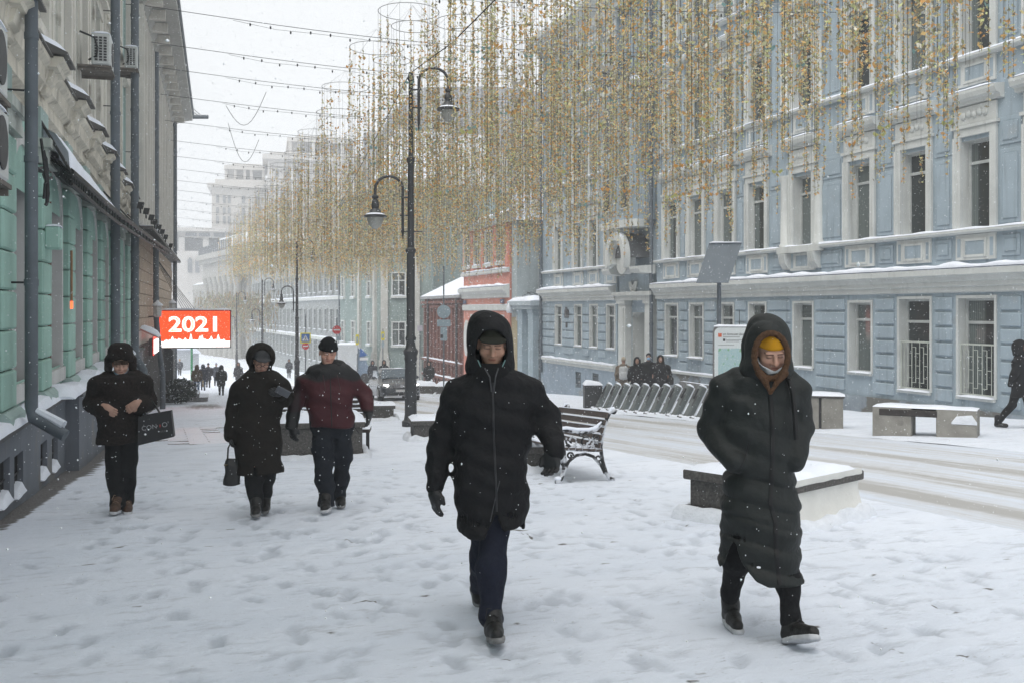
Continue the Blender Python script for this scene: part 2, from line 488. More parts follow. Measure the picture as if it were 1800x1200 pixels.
def ground_sheet(name, tx, ys, xl, xr, h, material, wear=None, bare=None):
 """tx in 0..1 runs from xl(y) to xr(y)"""
 T, Y = np.meshgrid(tx, ys, indexing='ij')
 X = xl(Y) + (xr(Y) - xl(Y)) * T
 Z = np.interp(Y, _GY, _GZ) + h(X, Y)
 V = np.stack([X, Y, Z], -1).reshape(-1, 3)
 nx, ny = T.shape; I = np.arange(nx * ny).reshape(nx, ny)
 Q = np.stack([I[:-1, :-1], I[1:, :-1], I[1:, 1:], I[:-1, 1:]], -1).reshape(-1, 4)
 at_ = {'wear': (wear(X, Y) if wear is not None else np.zeros_like(X)).ravel(),
           'bare': (bare(X, Y) if bare is not None else np.zeros_like(X)).ravel()}
 o = put(name, np_mesh(name, V, Q, material, True, at_))
 return tag(o, kind='structure')

# footprints of the passers-by, pressed into the near pavement
rng_f = np.random.RandomState(3)
PRINTS = []
for _ in range(34):                                            # walking lines, left and right foot in turn
 x0 = rng_f.uniform(-.6, 5.6) if rng_f.rand() < .75 else rng_f.uniform(.3, 2.8)
 y0 = rng_f.uniform(1.5, 10); a = rng_f.normal(0, .14); sgn = 1
 for k in range(rng_f.randint(6, 18)):
  PRINTS.append((x0 + math.sin(a) * .68 * k + sgn * .09, y0 + math.cos(a) * .68 * k, a + rng_f.normal(0, .12), rng_f.uniform(.5, 1.0)))
  sgn = -sgn
for _ in range(340):
 PRINTS.append((rng_f.uniform(-1., 6.4), rng_f.uniform(1.6, 15), rng_f.normal(0, .5), rng_f.uniform(.2, .8)))

PX = axis((-2.6, 6.75, .045)); PY = axis((-6, 1.6, .5), (1.6, 9, .032), (9, 15.2, .05))
def make_pavement():
 T = (PX + 2.6) / 9.35
 T, Y = np.meshgrid(T, PY, indexing='ij')
 X = -2.6 + (road_left(Y) + 2.6) * T
 H = .009 * vnoise(X * 2.2, Y * 2.6) + .005 * vnoise(X * 6.3, Y * 7.7, 2) + .004 * vnoise(X * 17, Y * 15, 5) + .003 * vnoise(X * 41, Y * 37, 8)
 W = np.clip(.35 * vnoise(X * 1.1, Y * .5, 4) - .1, 0, 1) * .5
 for (fx, fy, a, s) in PRINTS:
  ix = np.searchsorted(PX, [fx - .3, fx + .3]); iy = np.searchsorted(PY, [fy - .3, fy + .3])
  sl = (slice(*ix), slice(*iy))
  x = X[sl] - fx; y = Y[sl] - fy
  if x.size == 0: continue
  c, n = math.cos(a), math.sin(a)
  lx = (c * x - n * y) / .056; ly = (n * x + c * y) / .145
  r2 = (lx * lx * (1 + .5 * np.clip(-ly, 0, 1)) + ly ** 2) * (1 + .22 * np.sin(x * 61 + fx * 9) * np.sin(y * 47 + fy * 7))
  H[sl] -= s * (.021 * np.exp(-r2 ** 3) * (1 + .3 * np.sin(ly * 9)) - .008 * np.exp(-(np.sqrt(r2) - 1.35) ** 2 * 9))
  W[sl] = np.maximum(W[sl], s * 1.0 * np.exp(-r2 ** 3))
 for _ in range(1500):                                      # scuffs and half prints
  fx, fy = rng_f.uniform(-1.2, 6.4), rng_f.uniform(2.0, 14); a, l_ = rng_f.uniform(.03, .10), rng_f.uniform(.015, .05); q = rng_f.normal(0, .5)
  ix = np.searchsorted(PX, [fx - .2, fx + .2]); iy = np.searchsorted(PY, [fy - .15, fy + .15]); sl = (slice(*ix), slice(*iy)); x = X[sl] - fx; y = Y[sl] - fy
  e = np.exp(-(((x + q * y) / a) ** 2 + ((y - q * x * .3) / l_) ** 2) ** 2); H[sl] -= .009 * e; W[sl] = np.maximum(W[sl], rng_f.uniform(.2, .7) * e)
 # swept strip of bare dirty ground along the foot of the house
 dx = X - (-1.86 + .028 * Y)
 B = np.clip(1.15 - np.clip(dx - .08, 0, 9) / (.11 + .04 * np.clip(Y - 9, 0, 6)), 0, 1) * np.clip((Y - 9.0) / 2.5, 0, 1)
 # slab joints kicked clear
 for (jx, jy, jl) in [(.63, 5.4, .22), (1.0, 5.75, .3), (-.15, 9.2, .3), (2.95, 8.3, .35), (3.6, 4.2, .25), (.75, 4.55, .12), (4.4, 5.1, .3), (.33, 4.3, .15)]:
  B = np.maximum(B, np.exp(-((X - jx) / .014) ** 2) * (np.abs(Y - jy) < jl) * .95)
 for (jx, jy, jl) in [(2.9, 8.35, .25), (1.2, 6.3, .08)]:
  B = np.maximum(B, np.exp(-((Y - jy - .12 * (X - jx)) / .02) ** 2) * (np.abs(X - jx) < jl) * .8)
 for _ in range(130):
  bx, by = rng_f.uniform(-.8, 6), rng_f.uniform(2.2, 12)
  B = np.maximum(B, rng_f.uniform(.5, .78) * np.exp(-((X - bx) / .07) ** 2 - ((Y - by) / .035) ** 2))
 Z = np.interp(Y, _GY, _GZ) + H * np.clip((15.2 - Y) / .7, 0, 1)
 V = np.stack([X, Y, Z], -1).reshape(-1, 3)
 nx, ny = T.shape; I = np.arange(nx * ny).reshape(nx, ny)
 Q = np.stack([I[:-1, :-1], I[1:, :-1], I[1:, 1:], I[:-1, 1:]], -1).reshape(-1, 4)
 return put('pavement', np_mesh('pavement', V, Q, SNOW_GROUND, True, {'wear': W.ravel(), 'bare': B.ravel()}))
PAVEMENT = tag(make_pavement(), kind='structure')

def pave_far_bare(X, Y):
 dx = X - (-1.86 + .028 * Y)
 b = np.clip(1.1 - np.clip(dx - .1, 0, 9) / .55, 0, 1) * (Y < 36)
 # wet worn paving in front of the shop
 wet = np.exp(-((Y - 27) / 6.5) ** 2) * np.clip(1.15 - np.abs(X - 1.1) / 2.2, 0, 1)
 wet2 = np.exp(-((Y - 44) / 5.0) ** 2) * np.clip(1.2 - np.abs(X - 1.6) / 1.9, 0, 1) * 1.0
 b2 = np.exp(-((Y - 18.0) / .22) ** 2) * (X > 2.0) * (X < 3.1) * .55
 return np.maximum(np.maximum(b, wet * .42), np.maximum(wet2 * .6, b2))
ground_sheet('pavement', np.linspace(0, 1, 130), axis((15.195, 36, .1), (36, 62, .3)), lambda y: -2.6 + 0 * y, road_left,
             lambda X, Y: (.016 * vnoise(X * 2.2, Y * 2.4) + .010 * vnoise(X * 5.3, Y * 6.1, 2)) * np.clip((Y - 15.2) / .7, 0, 1), SNOW_GROUND,
             lambda X, Y: np.clip(.5 * vnoise(X * 2.1, Y * 1.1, 4) + .5 * vnoise(X * 6, Y * 5, 9), 0, 1) * .8, pave_far_bare)
def rut(X, Y):
 c = (X - road_left(Y)) / (road_right(Y) - road_left(Y))
 r = 0
 for q, w in ((.12, .075), (.36, .05), (.58, .085), (.82, .06)): r = r + np.exp(-((c - q - .012 * np.sin(Y * .21 + q * 9)) / w) ** 2) * (.62 + .38 * np.sin(Y * .37 + q * 31 + np.sin(X * 6)))
 return np.clip(r, 0, 1)
ground_sheet('road', np.linspace(0, 1, 90), axis((-6, 30, .15), (30, 75, .4)), road_left, road_right,
             lambda X, Y: .012 * vnoise(X * 3, Y * .8) + .006 * vnoise(X * 7, Y * 3, 3) - .006 * rut(X, Y) - .004, ROAD, rut)
ground_sheet('pavement', np.linspace(0, 1, 90), axis((-6, 36, .16), (36, 75, .5)), road_right, lambda y: 18.75 + 0 * y,
             lambda X, Y: .02 * vnoise(X * 2.0, Y * 2.2, 7) + .012 * vnoise(X * 6, Y * 5, 3), SNOW_GROUND,
             lambda X, Y: np.clip(.5 * vnoise(X * 2, Y * 1.4, 14), 0, 1) * .6,
             lambda X, Y: np.maximum(.46 * np.exp(-((Y - 13.2 - (X - 12.3) * .2) / .09) ** 2) * (np.abs(X - 11.95) < .6),
                                     .4 * np.exp(-((X - 18.5) / .4) ** 2)))
# the wider ground beyond, sloping on to the far end of the street
def far_ground():
 ys = axis((-40, -6, 8), (-6, 76, 8), (76, 420, 12)); xs = axis((-220, 300, 10))
 X, Y = np.meshgrid(xs, ys, indexing='ij')
 Z = np.interp(Y, _GY, _GZ) - np.where((Y < 74) & (Y > -8) & (X > -4) & (X < 22), .35, .02)
 V = np.stack([X, Y, Z], -1).reshape(-1, 3); nx, ny = X.shape; I = np.arange(nx * ny).reshape(nx, ny)
 Q = np.stack([I[:-1, :-1], I[1:, :-1], I[1:, 1:], I[:-1, 1:]], -1).reshape(-1, 4)
 z = np.zeros(nx * ny)
 return tag(put('ground', np_mesh('ground', V, Q, SNOW_GROUND, True, {'wear': z, 'bare': z})), kind='structure')
far_ground()
ground_sheet('square', np.linspace(0, 1, 40), axis((61.5, 180, 1.5)), lambda y: -3 + 0 * y, lambda y: np.where(y < 75, road_left(y), 30.),
             lambda X, Y: .03 * vnoise(X * .9, Y * .7) - .01, SNOW_GROUND, lambda X, Y: np.clip(vnoise(X * .7, Y * .2, 3), 0, 1) * .8)

# worn, wet paving slabs that show through the thin snow before the shops
SLAB = mat('wet paving slab', (.17, .135, .125), .4, .3, 3, .25, 60, snow=.30, spec=.4)
slab_me = MB().box(-.395, .395, -.195, .195, -.03, .012, .006).mesh('paving_slab', SLAB)
for iy in range(16):
 for ix in range(4):
  y = 21.0 + iy * .41 * (1 + .0 * ix); x = .05 + ix * .81 + (.4 if iy % 2 else 0)
  if mnoise.noise(Vector((x * .9, y * .45, 3))) < -.18: continue
  o = put('paving_slab', slab_me, None, (x, y, gz(y) + .004 + random.uniform(-.002, .003)), (-.061, 0, random.uniform(-.01, .01)))
  o.parent = PAVEMENT
# ------------------------------------------------------------------ pale blue building on the far side of the road
BLUE = mat('blue plaster', (.338, .410, .462), .85, .12, 1.2, .12, 50, streak=.5, spec=.2, dirt=((.36, .38, .39), 1.3, .60, .4))
TRIM = mat('cream trim', (.58, .60, .585), .8, .10, 1.5, .12, 40, streak=.45, spec=.2)
TRIM_S = mat('snowy trim', (.57, .59, .575), .8, .08, 1.5, .12, 40, streak=.25, spec=.2, snow=.12)
PLINTH_B = mat('peeling plinth', (.26, .30, .335), .9, .2, 1.5, .3, 30, streak=.6, dirt=((.15, .145, .13), 1.6, .46, .95))
GLASS = glass_mat('window glass')
FRAME_W = mat('window frame white', (.47, .49, .48), .6, .1, 4, 0)
WOOD_DK = mat('dark brown wood', (.055, .04, .032), .6, .3, 6, .2, 30)
ROOF_G = mat('grey sheet roof', (.24, .25, .26), .6, .1, 2, .1, 20, snow=.2)
METAL_D = mat('dark metal', (.03, .032, .036), .5, .25, 5, .1, 40, spec=.5)
PIPE = mat('grey painted pipe', (.105, .125, .145), .55, .2, 3, .12, 40, streak=.4, spec=.45)
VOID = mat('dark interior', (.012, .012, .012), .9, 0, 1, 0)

def wall_quads(mb, s0, s1, z0, z1, holes, n=0.0, depth=.28):
 """a wall sheet in the (s, z) plane at n with window openings and their reveals"""
 S = sorted({s0, s1, *[h[0] for h in holes], *[h[1] for h in holes]})
 Z = sorted({z0, z1, *[h[2] for h in holes], *[h[3] for h in holes]})
 for i in range(len(S) - 1):
  run = None
  for k in range(len(Z) - 1):
   cs, cz = (S[i] + S[i + 1]) / 2, (Z[k] + Z[k + 1]) / 2
   inside = any(h[0] < cs < h[1] and h[2] < cz < h[3] for h in holes)
   if not inside:
    mb.add([(S[i], n, Z[k]), (S[i + 1], n, Z[k]), (S[i + 1], n, Z[k + 1]), (S[i], n, Z[k + 1])], [(0, 1, 2, 3)])

def reveals(mb, holes, n=0.0, depth=.28):
 for a, b, c, d in holes:
  m = n - depth
  mb.add([(a, n, c), (b, n, c), (b, n, d), (a, n, d), (a, m, c), (b, m, c), (b, m, d), (a, m, d)],
               [(0, 1, 5, 4), (2, 3, 7, 6), (0, 4, 7, 3), (1, 2, 6, 5)])

def casement_mesh(w, h, transom=.72, bar=.055, mull=0):
 """white window frame centred on x, standing on z = 0, with a transom"""
 mb = MB()
 mb.box(-w / 2, -w / 2 + bar, -.04, .03, 0, h); mb.box(w / 2 - bar, w / 2, -.04, .03, 0, h)
 mb.box(-w / 2 + bar, w / 2 - bar, -.04, .028, 0, bar); mb.box(-w / 2 + bar, w / 2 - bar, -.04, .028, h - bar, h)
 if transom: mb.box(-w / 2 + bar, w / 2 - bar, -.04, .035, h * transom, h * transom + bar * 1.3)
 for i in range(mull):
  x = -w / 2 + w * (i + 1) / (mull + 1)
  mb.box(x - bar * .4, x + bar * .4, -.04, .025, bar, h * (transom or 1))
 return mb.mesh('window', FRAME_W)

def pane_mesh(w, h):
 mb = MB(); mb.box(-w / 2 + .02, w / 2 - .02, -.03, -.012, .02, h - .02); return mb.mesh('pane', GLASS)

def sill_snow_mesh(w, d, h=.06, seed=1):
 mb = MB(); snow_strip(mb, -w / 2, w / 2, 0, d, 0, h, seed, n=5); return mb.mesh('sill_snow', SNOW, True)

blue = thing('blue_building', 'long pale blue plaster building with cream window surrounds behind the bicycle docks', 'building', (18.5, 0, 0), R(90))
CY = [34.3, 32.4, 30.35, 28.4, 25.9, 23.25, 21.1, 19.0, 16.9, 14.8, 12.7, 10.6, 8.5, 6.4, 4.3]
LY = [46.0, 43.5, 41.7, 39.85]
E0, E1 = 2.0, 35.55              # main wing
L0, L1 = 39.25, 48.2             # lower wing beyond the portal
holes = []; wins = []
for i, y in enumerate(CY):
 fr = i >= 6
 w = 1.12 if fr else .92
 z0, z1 = (-.5, 1.88) if fr else (-.15, 1.8)
 wins.append((y, w, z0, z1, 'french' if fr else 'ground'))
 for z0_, z1_, k in ((3.55, 5.72, 'first'), (7.78, 9.9, 'second'), (11.7, 13.6, 'third')):
  wins.append((y, .92, z0_, z1_, k))
for y in LY:
 wins.append((y, .8, -.1, 1.8, 'wing'))
 for z0_, z1_, k in ((3.5, 5.6, 'wing1'), (7.6, 9.7, 'wing1'), (11.6, 13.4, 'wing1')):
  wins.append((y, .8, z0_, z1_, k))
holes = [(y - w / 2, y + w / 2, a, b) for y, w, a, b, k in wins]
DEP = .30
dep = lambda y: .30 if y < 27 else .2 if y < 36 else .15
mb = MB()
wall_quads(mb, E0, E1, -4, 15.2, [h for h in holes if h[1] < E1])
wall_quads(mb, L0, L1, -5, 15.2, [h for h in holes if h[0] > L0])
wall_quads(mb, E1, L0, -5, 15.2, [(36.55, 38.25, -3.5, 1.5)], n=-.25)
mb.add([(E1, 0, -4), (E1, -.25, -4), (E1, -.25, 15.2), (E1, 0, 15.2)], [(0, 1, 2, 3)])
mb.add([(L0, 0, -5), (L0, -.25, -5), (L0, -.25, 15.2), (L0, 0, 15.2)], [(0, 1, 2, 3)])
mb.add([(L1, 0, -5), (L1, -14, -5), (L1, -14, 15.2), (L1, 0, 15.2), (E0, 0, -4), (E0, -14, -4), (E0, -14, 15.2), (E0, 0, 15.2)],
       [(0, 1, 2, 3), (4, 7, 6, 5), (1, 5, 6, 2)])
mb.build('wall', BLUE, blue)
mb = MB(); [reveals(mb, [h], 0, dep(h[0])) for h in holes]; reveals(mb, [(36.55, 38.25, -3.5, 1.5)], -.25, .9); mb.build('window_reveals', TRIM, blue)['kind'] = 'stuff'

win_me = {}; pane_me = {}; ss_me = {}
for y, w, a, b, k in wins:
 key = (w, round(b - a, 2))
 if key not in win_me:
  win_me[key] = casement_mesh(w, b - a, .74); pane_me[key] = pane_mesh(w, b - a)
  ss_me[w] = sill_snow_mesh(w, .36 if w > .85 else .2, .055, len(ss_me) + 1)
 o = put('window', win_me[key], blue, (y, -dep(y) + .05, a))
 put('pane', pane_me[key], o)
 put('sill_snow', ss_me[w], o, (0, .02, .0))
# window sills of the ground floor
sill_me = {}
for y, w, a, b, k in wins:
 if k in ('ground', 'french', 'wing'):
  if w not in sill_me:
   m = MB(); m.box(-w / 2 - .04, w / 2 + .04, 0, .07, -.07, 0); sill_me[w] = m.mesh('window_sill', TRIM_S)
  put('window_sill', sill_me[w], blue, (y, .002, a - .002))
# narrow cream edge round the ground floor openings
surr = {}
for y, w, a, b, k in wins:
 if k in ('ground', 'french', 'wing'):
  key = (w, round(b - a, 2))
  if key not in surr:
   m = MB(); h = b - a; t = .075
   m.box(-w / 2 - t, -w / 2 - .002, 0, .03, 0, h + t); m.box(w / 2 + .002, w / 2 + t, 0, .03, 0, h + t)
   m.box(-w / 2 - .002, w / 2 + .002, 0, .03, h + .002, h + t); surr[key] = m.mesh('window_surround', TRIM)
  put('window_surround', surr[key], blue, (y, .001, a))
# architraves with ears, frieze relief and cornice hood on the upper floors
def architrave(w, h):
 m = MB(); t = .2
 for s in (-1, 1):
  x = s * (w / 2 + .003); x2 = s * (w / 2 + t)
  m.box(min(x, x2), max(x, x2), 0, .07, -.1, h + .1)
  x3 = s * (w / 2 + t - .05); x4 = s * (w / 2 + t + .02)
  m.box(min(x3, x4), max(x3, x4), .071, .10, -.1, h + .1)
 m.box(-w / 2 - t, w / 2 + t, 0, .075, h + .101, h + .3)
 m.box(-w / 2 - t - .06, w / 2 + t + .06, 0, .12, h + .301, h + .38)
 return m.mesh('architrave', TRIM)
def frieze(w):
 m = MB()
 m.box(-w / 2 - .2, w / 2 + .2, 0, .06, 0, .42)
 for i in range(-2, 3):
  m.ball((i * .17, .07, .2 + .03 * (i % 2)), (.09, .05, .1), 7, 4)
 return m.mesh('relief_frieze', TRIM, True)
def hood(w):
 m = MB()
 m.prism([(0, 0), (.12, .02), (.14, .1), (.26, .14), (.30, .25), (.30, .32), (0, .36)], 0, -w / 2, w / 2)
 return m.mesh('cornice_hood', TRIM_S)
ar, fz, hd = {}, {}, {}
hsn = MB(); snow_strip(hsn, -.8, .8, 0, .30, .0, .07, 9, n=7); hsn = hsn.mesh('hood_snow', SNOW, True)
for y, w, a, b, k in wins:
 if k in ('first', 'second', 'third', 'wing1'):
  key = (w, round(b - a, 2))
  if key not in ar: ar[key] = architrave(w, b - a)
  put('architrave', ar[key], blue, (y, .002, a))
  if k == 'third': continue
  if w not in fz: fz[w] = frieze(w); hd[w] = hood(w + .78)
  put('relief_frieze', fz[w], blue, (y, .002, b + .40))
  o = put('cornice_hood', hd[w], blue, (y, .002, b + .84))
  if k != 'wing1': put('hood_snow', hsn, o, (0, 0, .335))
# rusticated blocks of the ground floor piers
blk = {}
def pier_blocks(a, b, z0, z1, n):
 w = round(b - a, 2); h = (z1 - z0) / n
 key = (w, round(h, 3))
 if key not in blk:
  m = MB(); m.box(-w / 2, w / 2, -.02, .06, .03, h - .03, .025); blk[key] = m.mesh('rustic_block', BLUE)
 for i in range(n):
  put('rustic_block', blk[key], blue, ((a + b) / 2, 0, z0 + i * h))
edges = sorted([(y - w / 2, y + w / 2) for y, w, a, b, k in wins if k in ('ground', 'french')])
for (p, q), (p2, q2) in zip(edges, edges[1:]):
 if q < 9: continue
 a, b = q + .2, p2 - .2
 if b - a > 1.3: pier_blocks(a, b, -.72, 1.95, 7)
 elif b - a > .3: pier_blocks(a, b, -.72, 1.95, 7)
pier_blocks(edges[-1][1] + .15, E1 - .1, -.72, 1.95, 7)
edges = sorted([(y - w / 2, y + w / 2) for y, w, a, b, k in wins if k == 'wing'])
pier_blocks(L0 + .02, edges[0][0] - .1, -.55, 1.75, 6) if edges[0][0] - L0 > .3 else None
for (p, q), (p2, q2) in zip(edges, edges[1:]): pier_blocks(q + .14, p2 - .14, -.55, 1.75, 6)
pier_blocks(edges[-1][1] + .15, L1 - .05, -.55, 1.75, 6)
# string course over the ground floor with its drift of snow
prof = [(0, 2.02), (.1, 2.05), (.1, 2.17), (.17, 2.2), (.17, 2.3), (.22, 2.32), (.27, 2.43), (.36, 2.46), (.36, 2.6), (.3, 2.63), (0, 2.7)]
for a, b in ((E0, E1 - .05), (L0 + .1, L1 + .05)):
 m = MB(); m.prism(prof, 0, a, b); m.build('string_course', TRIM_S, blue)
 m = MB(); snow_strip(m, a + .02, b - .02, .0, .37, 2.63, .15, 4, edge=.5); m.build('cornice_snow', SNOW, blue, True)
# aprons below the first floor windows: a frame with a sunk blue panel and two slots
apr = MB(); apr.box(-.62, .62, 0, .05, 0, .62)
apr.cur = 1
apr.box(-.30, .30, .051, .056, .13, .46); apr.box(-.56, -.46, .051, .056, .08, .52); apr.box(.46, .56, .051, .056, .08, .52)
apr.cur = 0
for x0, x1, z0, z1 in ((-.36, .36, .46, .52), (-.36, .36, .07, .13), (-.36, -.30, .13, .46), (.30, .36, .13, .46)): apr.box(x0, x1, .051, .075, z0, z1)
apr = apr.mesh('apron_panel', [TRIM, BLUE])
pan = {}
for y, w, a, b, k in wins:
 if k in ('first', 'second', 'wing1') and a < 10: put('apron_panel', apr, blue, (y, .002, a - .74))
def field(a, b, z0, z1):
 w, h = round(b - a, 2), round(z1 - z0, 2)
 if (w, h) not in pan:
  m = MB(); m.box(-w / 2, w / 2, 0, .028, 0, h, .012)
  m.box(-w / 2 + .09, w / 2 - .09, .0285, .05, .1, h - .1, .018); pan[(w, h)] = m.mesh('wall_panel', BLUE)
 put('wall_panel', pan[(w, h)], blue, ((a + b) / 2, .001, z0))
cs = sorted(CY)
for p, q in zip(cs, cs[1:]):
 if q < 9: continue
 a, b = p + .74, q - .74
 for z0, z1 in ((3.62, 5.35), (5.45, 6.1), (7.85, 9.6), (11.7, 13.4)):
  field(a, b, z0, z1)
 field(a + .05, b - .05, 2.86, 3.36)
# sill courses
for z in (3.44, 7.66, 11.58):
 for a, b in ((E0, E1 - .04), (L0 + .06, L1)):
  m = MB(); m.prism([(0, 0), (.14, .01), (.2, .05), (.2, .1), (0, .12)], 0, a, b)
  for i, p in enumerate(m.v): m.v[i] = (p[0], p[1], p[2] + z)
  m.build('sill_course', TRIM_S, blue)
  m = MB(); snow_strip(m, a, b, .0, .2, z + .105, .07, z); m.build('cornice_snow', SNOW, blue, True)
# the emphasised bay with half columns and consoles
for z0, z1 in ((3.55, 5.8), (7.8, 9.9)):
 for s in (-.85, .85):
  m = MB(); m.lathe([(.2, 0), (.2, .08), (.16, .14), (.145, z1 - z0 - .25), (.19, z1 - z0 - .1), (.2, z1 - z0)], 14, (25.9 + s, .06, z0)); m.build('half_column', TRIM, blue, True)
for s in (-.75, .75):
 m = MB()
 for i in range(4): m.prism([(0, 0), (.1, .02), (.24, .2), (.3, .5), (0, .5)], 0, 25.9 + s - .16 + i * .085, 25.9 + s - .16 + i * .085 + .06)
 m.build('console', TRIM, blue, loc=(0, .02, 2.85))
m = MB(); m.box(24.85, 26.95, .051, .26, 3.36, 3.56); m.build('console_shelf', TRIM_S, blue)
# plinth, ledge and the stepped footing
m = MB(); m.box(E0, E1 - .03, -.2, .07, -4, -.80); m.build('plinth', PLINTH_B, blue)
m = MB(); m.prism([(0, -.80), (.13, -.80), (.13, -.72), (0, -.68)], 0, 26.8, E1 - .03); m.build('plinth_ledge', TRIM_S, blue)
m = MB(); snow_strip(m, 26.8, E1 - .05, .0, .14, -.72, .07, 3); m.build('ledge_snow', SNOW, blue, True)
m = MB(); m.box(27.4, 33.2, .071, .28, -4, -1.05); m.build('footing', mat('grey granite', (.17, .17, .17), .8, .3, 6, .3, 60, snow=.15), blue)
m = MB(); wall_quads(m, L0 + .03, L1 + .06, -5, -.95, [(41.0, 41.7, -2.0, -1.25), (43.0, 43.7, -2.05, -1.3)], n=.09)
m.add([(L1 + .06, .09, -5), (L1 + .06, -.3, -5), (L1 + .06, -.3, -.95), (L1 + .06, .09, -.95)], [(0, 1, 2, 3)])
m.add([(L0 + .03, .09, -5), (L0 + .03, -.3, -5), (L0 + .03, -.3, -.95), (L0 + .03, .09, -.95)], [(0, 1, 2, 3)])
m.build('plinth', mat('wing plinth', (.27, .33, .39), .9, .12, 1.5, .2, 30, streak=.3, dirt=((.3, .3, .28), .8, .6, .6)), blue)
m = MB(); reveals(m, [(41.0, 41.7, -2.0, -1.25), (43.0, 43.7, -2.05, -1.3)], .09, .3); m.build('basement_reveal', BLUE, blue)
for y in (41.35, 43.35):
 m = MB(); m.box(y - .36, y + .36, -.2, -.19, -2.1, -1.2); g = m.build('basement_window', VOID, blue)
 m = MB()
 for i in range(6): m.box(y - .34 + i * .13, y - .32 + i * .13, .02, .04, -2.04, -1.26)
 for z in (-1.85, -1.62, -1.4): m.box(y - .35, y + .35, .041, .05, z, z + .02)
 m.build('grate', METAL_D, g)
m = MB(); m.prism([(0, -1.1), (.12, -1.06), (.12, -.95), (.2, -.9), (.2, -.8), (0, -.74)], 0, L0 + .05, L1 + .06); m.build('plinth_ledge', TRIM_S, blue)
m = MB(); snow_strip(m, L0 + .08, L1 + .05, .0, .2, -.79, .1, 6); m.build('ledge_snow', SNOW, blue, True)
# railings in front of the tall windows
rail = MB(); w = 1.1
def bar(x0, x1, z0, z1): rail.box(x0, x1, 0, .022, z0, z1)
bar(-w / 2, w / 2, 1.22, 1.26); bar(-w / 2, w / 2, .02, .045)
bar(-w / 2, -w / 2 + .025, .045, 1.22); bar(w / 2 - .025, w / 2, .045, 1.22)
for i in range(7):
 x = -w / 2 + .12 + i * .143
 lo, hi = (.18, 1.1) if i % 2 else (.045, 1.22)
 rail.box(x, x + .013, .003, .019, lo, hi)
 if i < 6:
  for z in ((.3, .62, .94) if i % 2 == 0 else (.18, 1.1)): rail.box(x, x + .143, .004, .018, z, z + .013)
rail = rail.mesh('window_railing', mat('pale railing paint', (.5, .53, .48), .6, .1, 5, 0))
for y in (21.1, 19.0, 16.9, 14.8): put('window_railing', rail, blue, (y, -.05, -.47))
# main cornice, roof
m = MB(); m.prism([(0, 14.6), (.2, 14.65), (.2, 14.9), (.42, 15.0), (.75, 15.3), (.75, 15.55), (0, 15.75)], 0, E0, L1 + .3); m.build('cornice', TRIM_S, blue)
m = MB(); m.prism([(.7, 15.6), (-6, 17.6), (-14, 15.6)], 0, E0, L1 + .1); m.build('roof', ROOF_G, blue)
# downpipes
for y, n in ((35.72, .16), (48.05, .18)):
 m = MB(); m.tube([(y, n, 15.0), (y, n, -1.6)], .075, 10)
 for z in (13, 10, 7, 4, 1): m.tube([(y, n, z), (y, n, z + .08)], .09, 10)
 m.build('downpipe', PIPE, blue, True)
# portal: surround, arched hood, door
m = MB()
for a, b in ((35.85, 36.5), (38.3, 39.0)):
 m.box(a, b, -.24, .06, -3.4, 1.86); m.box(a + .15, b - .15, .061, .1, -3.0, 1.7); m.box(a - .03, b + .03, -.24, .12, -3.4, -1.9)
 m.box(a - .06, b + .06, -.24, .13, 1.861, 2.0)
m.box(35.75, 39.1, -.24, .16, 2.001, 2.2); m.box(35.65, 39.2, -.24, .28, 2.201, 2.36)
arc = [(37.4 + .84 * math.cos(t), 1.28 + .32 * math.sin(t)) for t in np.linspace(0, math.pi, 13)]
m.prism([(38.24, 1.62), (36.56, 1.62)] + arc[::-1], 1, -.6, -.255)
m.build('portal_surround', TRIM, blue)
m = MB(); m.box(36.6, 38.2, -1.0, -.95, -3.4, 1.55); m.build('portal_back', TRIM, blue)
m = MB(); m.box(36.75, 37.55, -.94, -.86, -2.6, 1.05, .02); m.box(36.85, 37.45, -.859, -.84, -1.0, .8, .01); m.build('door', WOOD_DK, blue)
m = MB(); m.box(35.9, 38.9, -.24, .05, 2.37, 3.1)
m.build('portal_attic', BLUE, blue)
m = MB(); n = 18                                   # horseshoe gable, standing out from the wall
for r0, r1, n0, n1, z in ((.64, .95, .72, 1.0, 3.75), (.5, .66, .62, .9, 3.75)):
 pts = []
 ts = np.linspace(-.42, math.pi + .42, n)
 pts = [(37.4 + r1 * math.cos(t), z + r1 * 1.12 * math.sin(t)) for t in ts] + [(37.4 + r0 * math.cos(t), z + r0 * 1.12 * math.sin(t)) for t in ts[::-1]]
 k = len(pts); q = n
 vs = [(x, n0, zz) for x, zz in pts] + [(x, n1, zz) for x, zz in pts]; fs = []
 for i in range(q - 1):
  a, b, c, d = i, i + 1, k - 2 - i, k - 1 - i
  fs += [(a, b, c, d), (k + a, k + d, k + c, k + b), (a, k + a, k + b, b), (d, c, k + c, k + d)]
 fs += [(0, k - 1, 2 * k - 1, k), (q - 1, k + q - 1, k + q, q)]
 m.add(vs, fs)
m.build('gable_hood', TRIM_S, blue, True)
m = MB(); m.prism([(37.4 + .6 * math.cos(t), 3.75 + .68 * math.sin(t)) for t in np.linspace(0, 2 * math.pi, 20)[:-1]], 1, .3, .66); m.build('gable_shell', TRIM, blue)
m = MB()
for s in (-1, 1): m.prism([(0, 0), (.7, .05), (.78, .2), (.78, .3), (0, .36)], 0, *(sorted((37.4 + s * .95, 37.4 + s * 1.75))))
for i, p in enumerate(m.v): m.v[i] = (p[0], p[1], p[2] + 3.05)
m.build('gable_cornice', TRIM_S, blue)
m = MB()
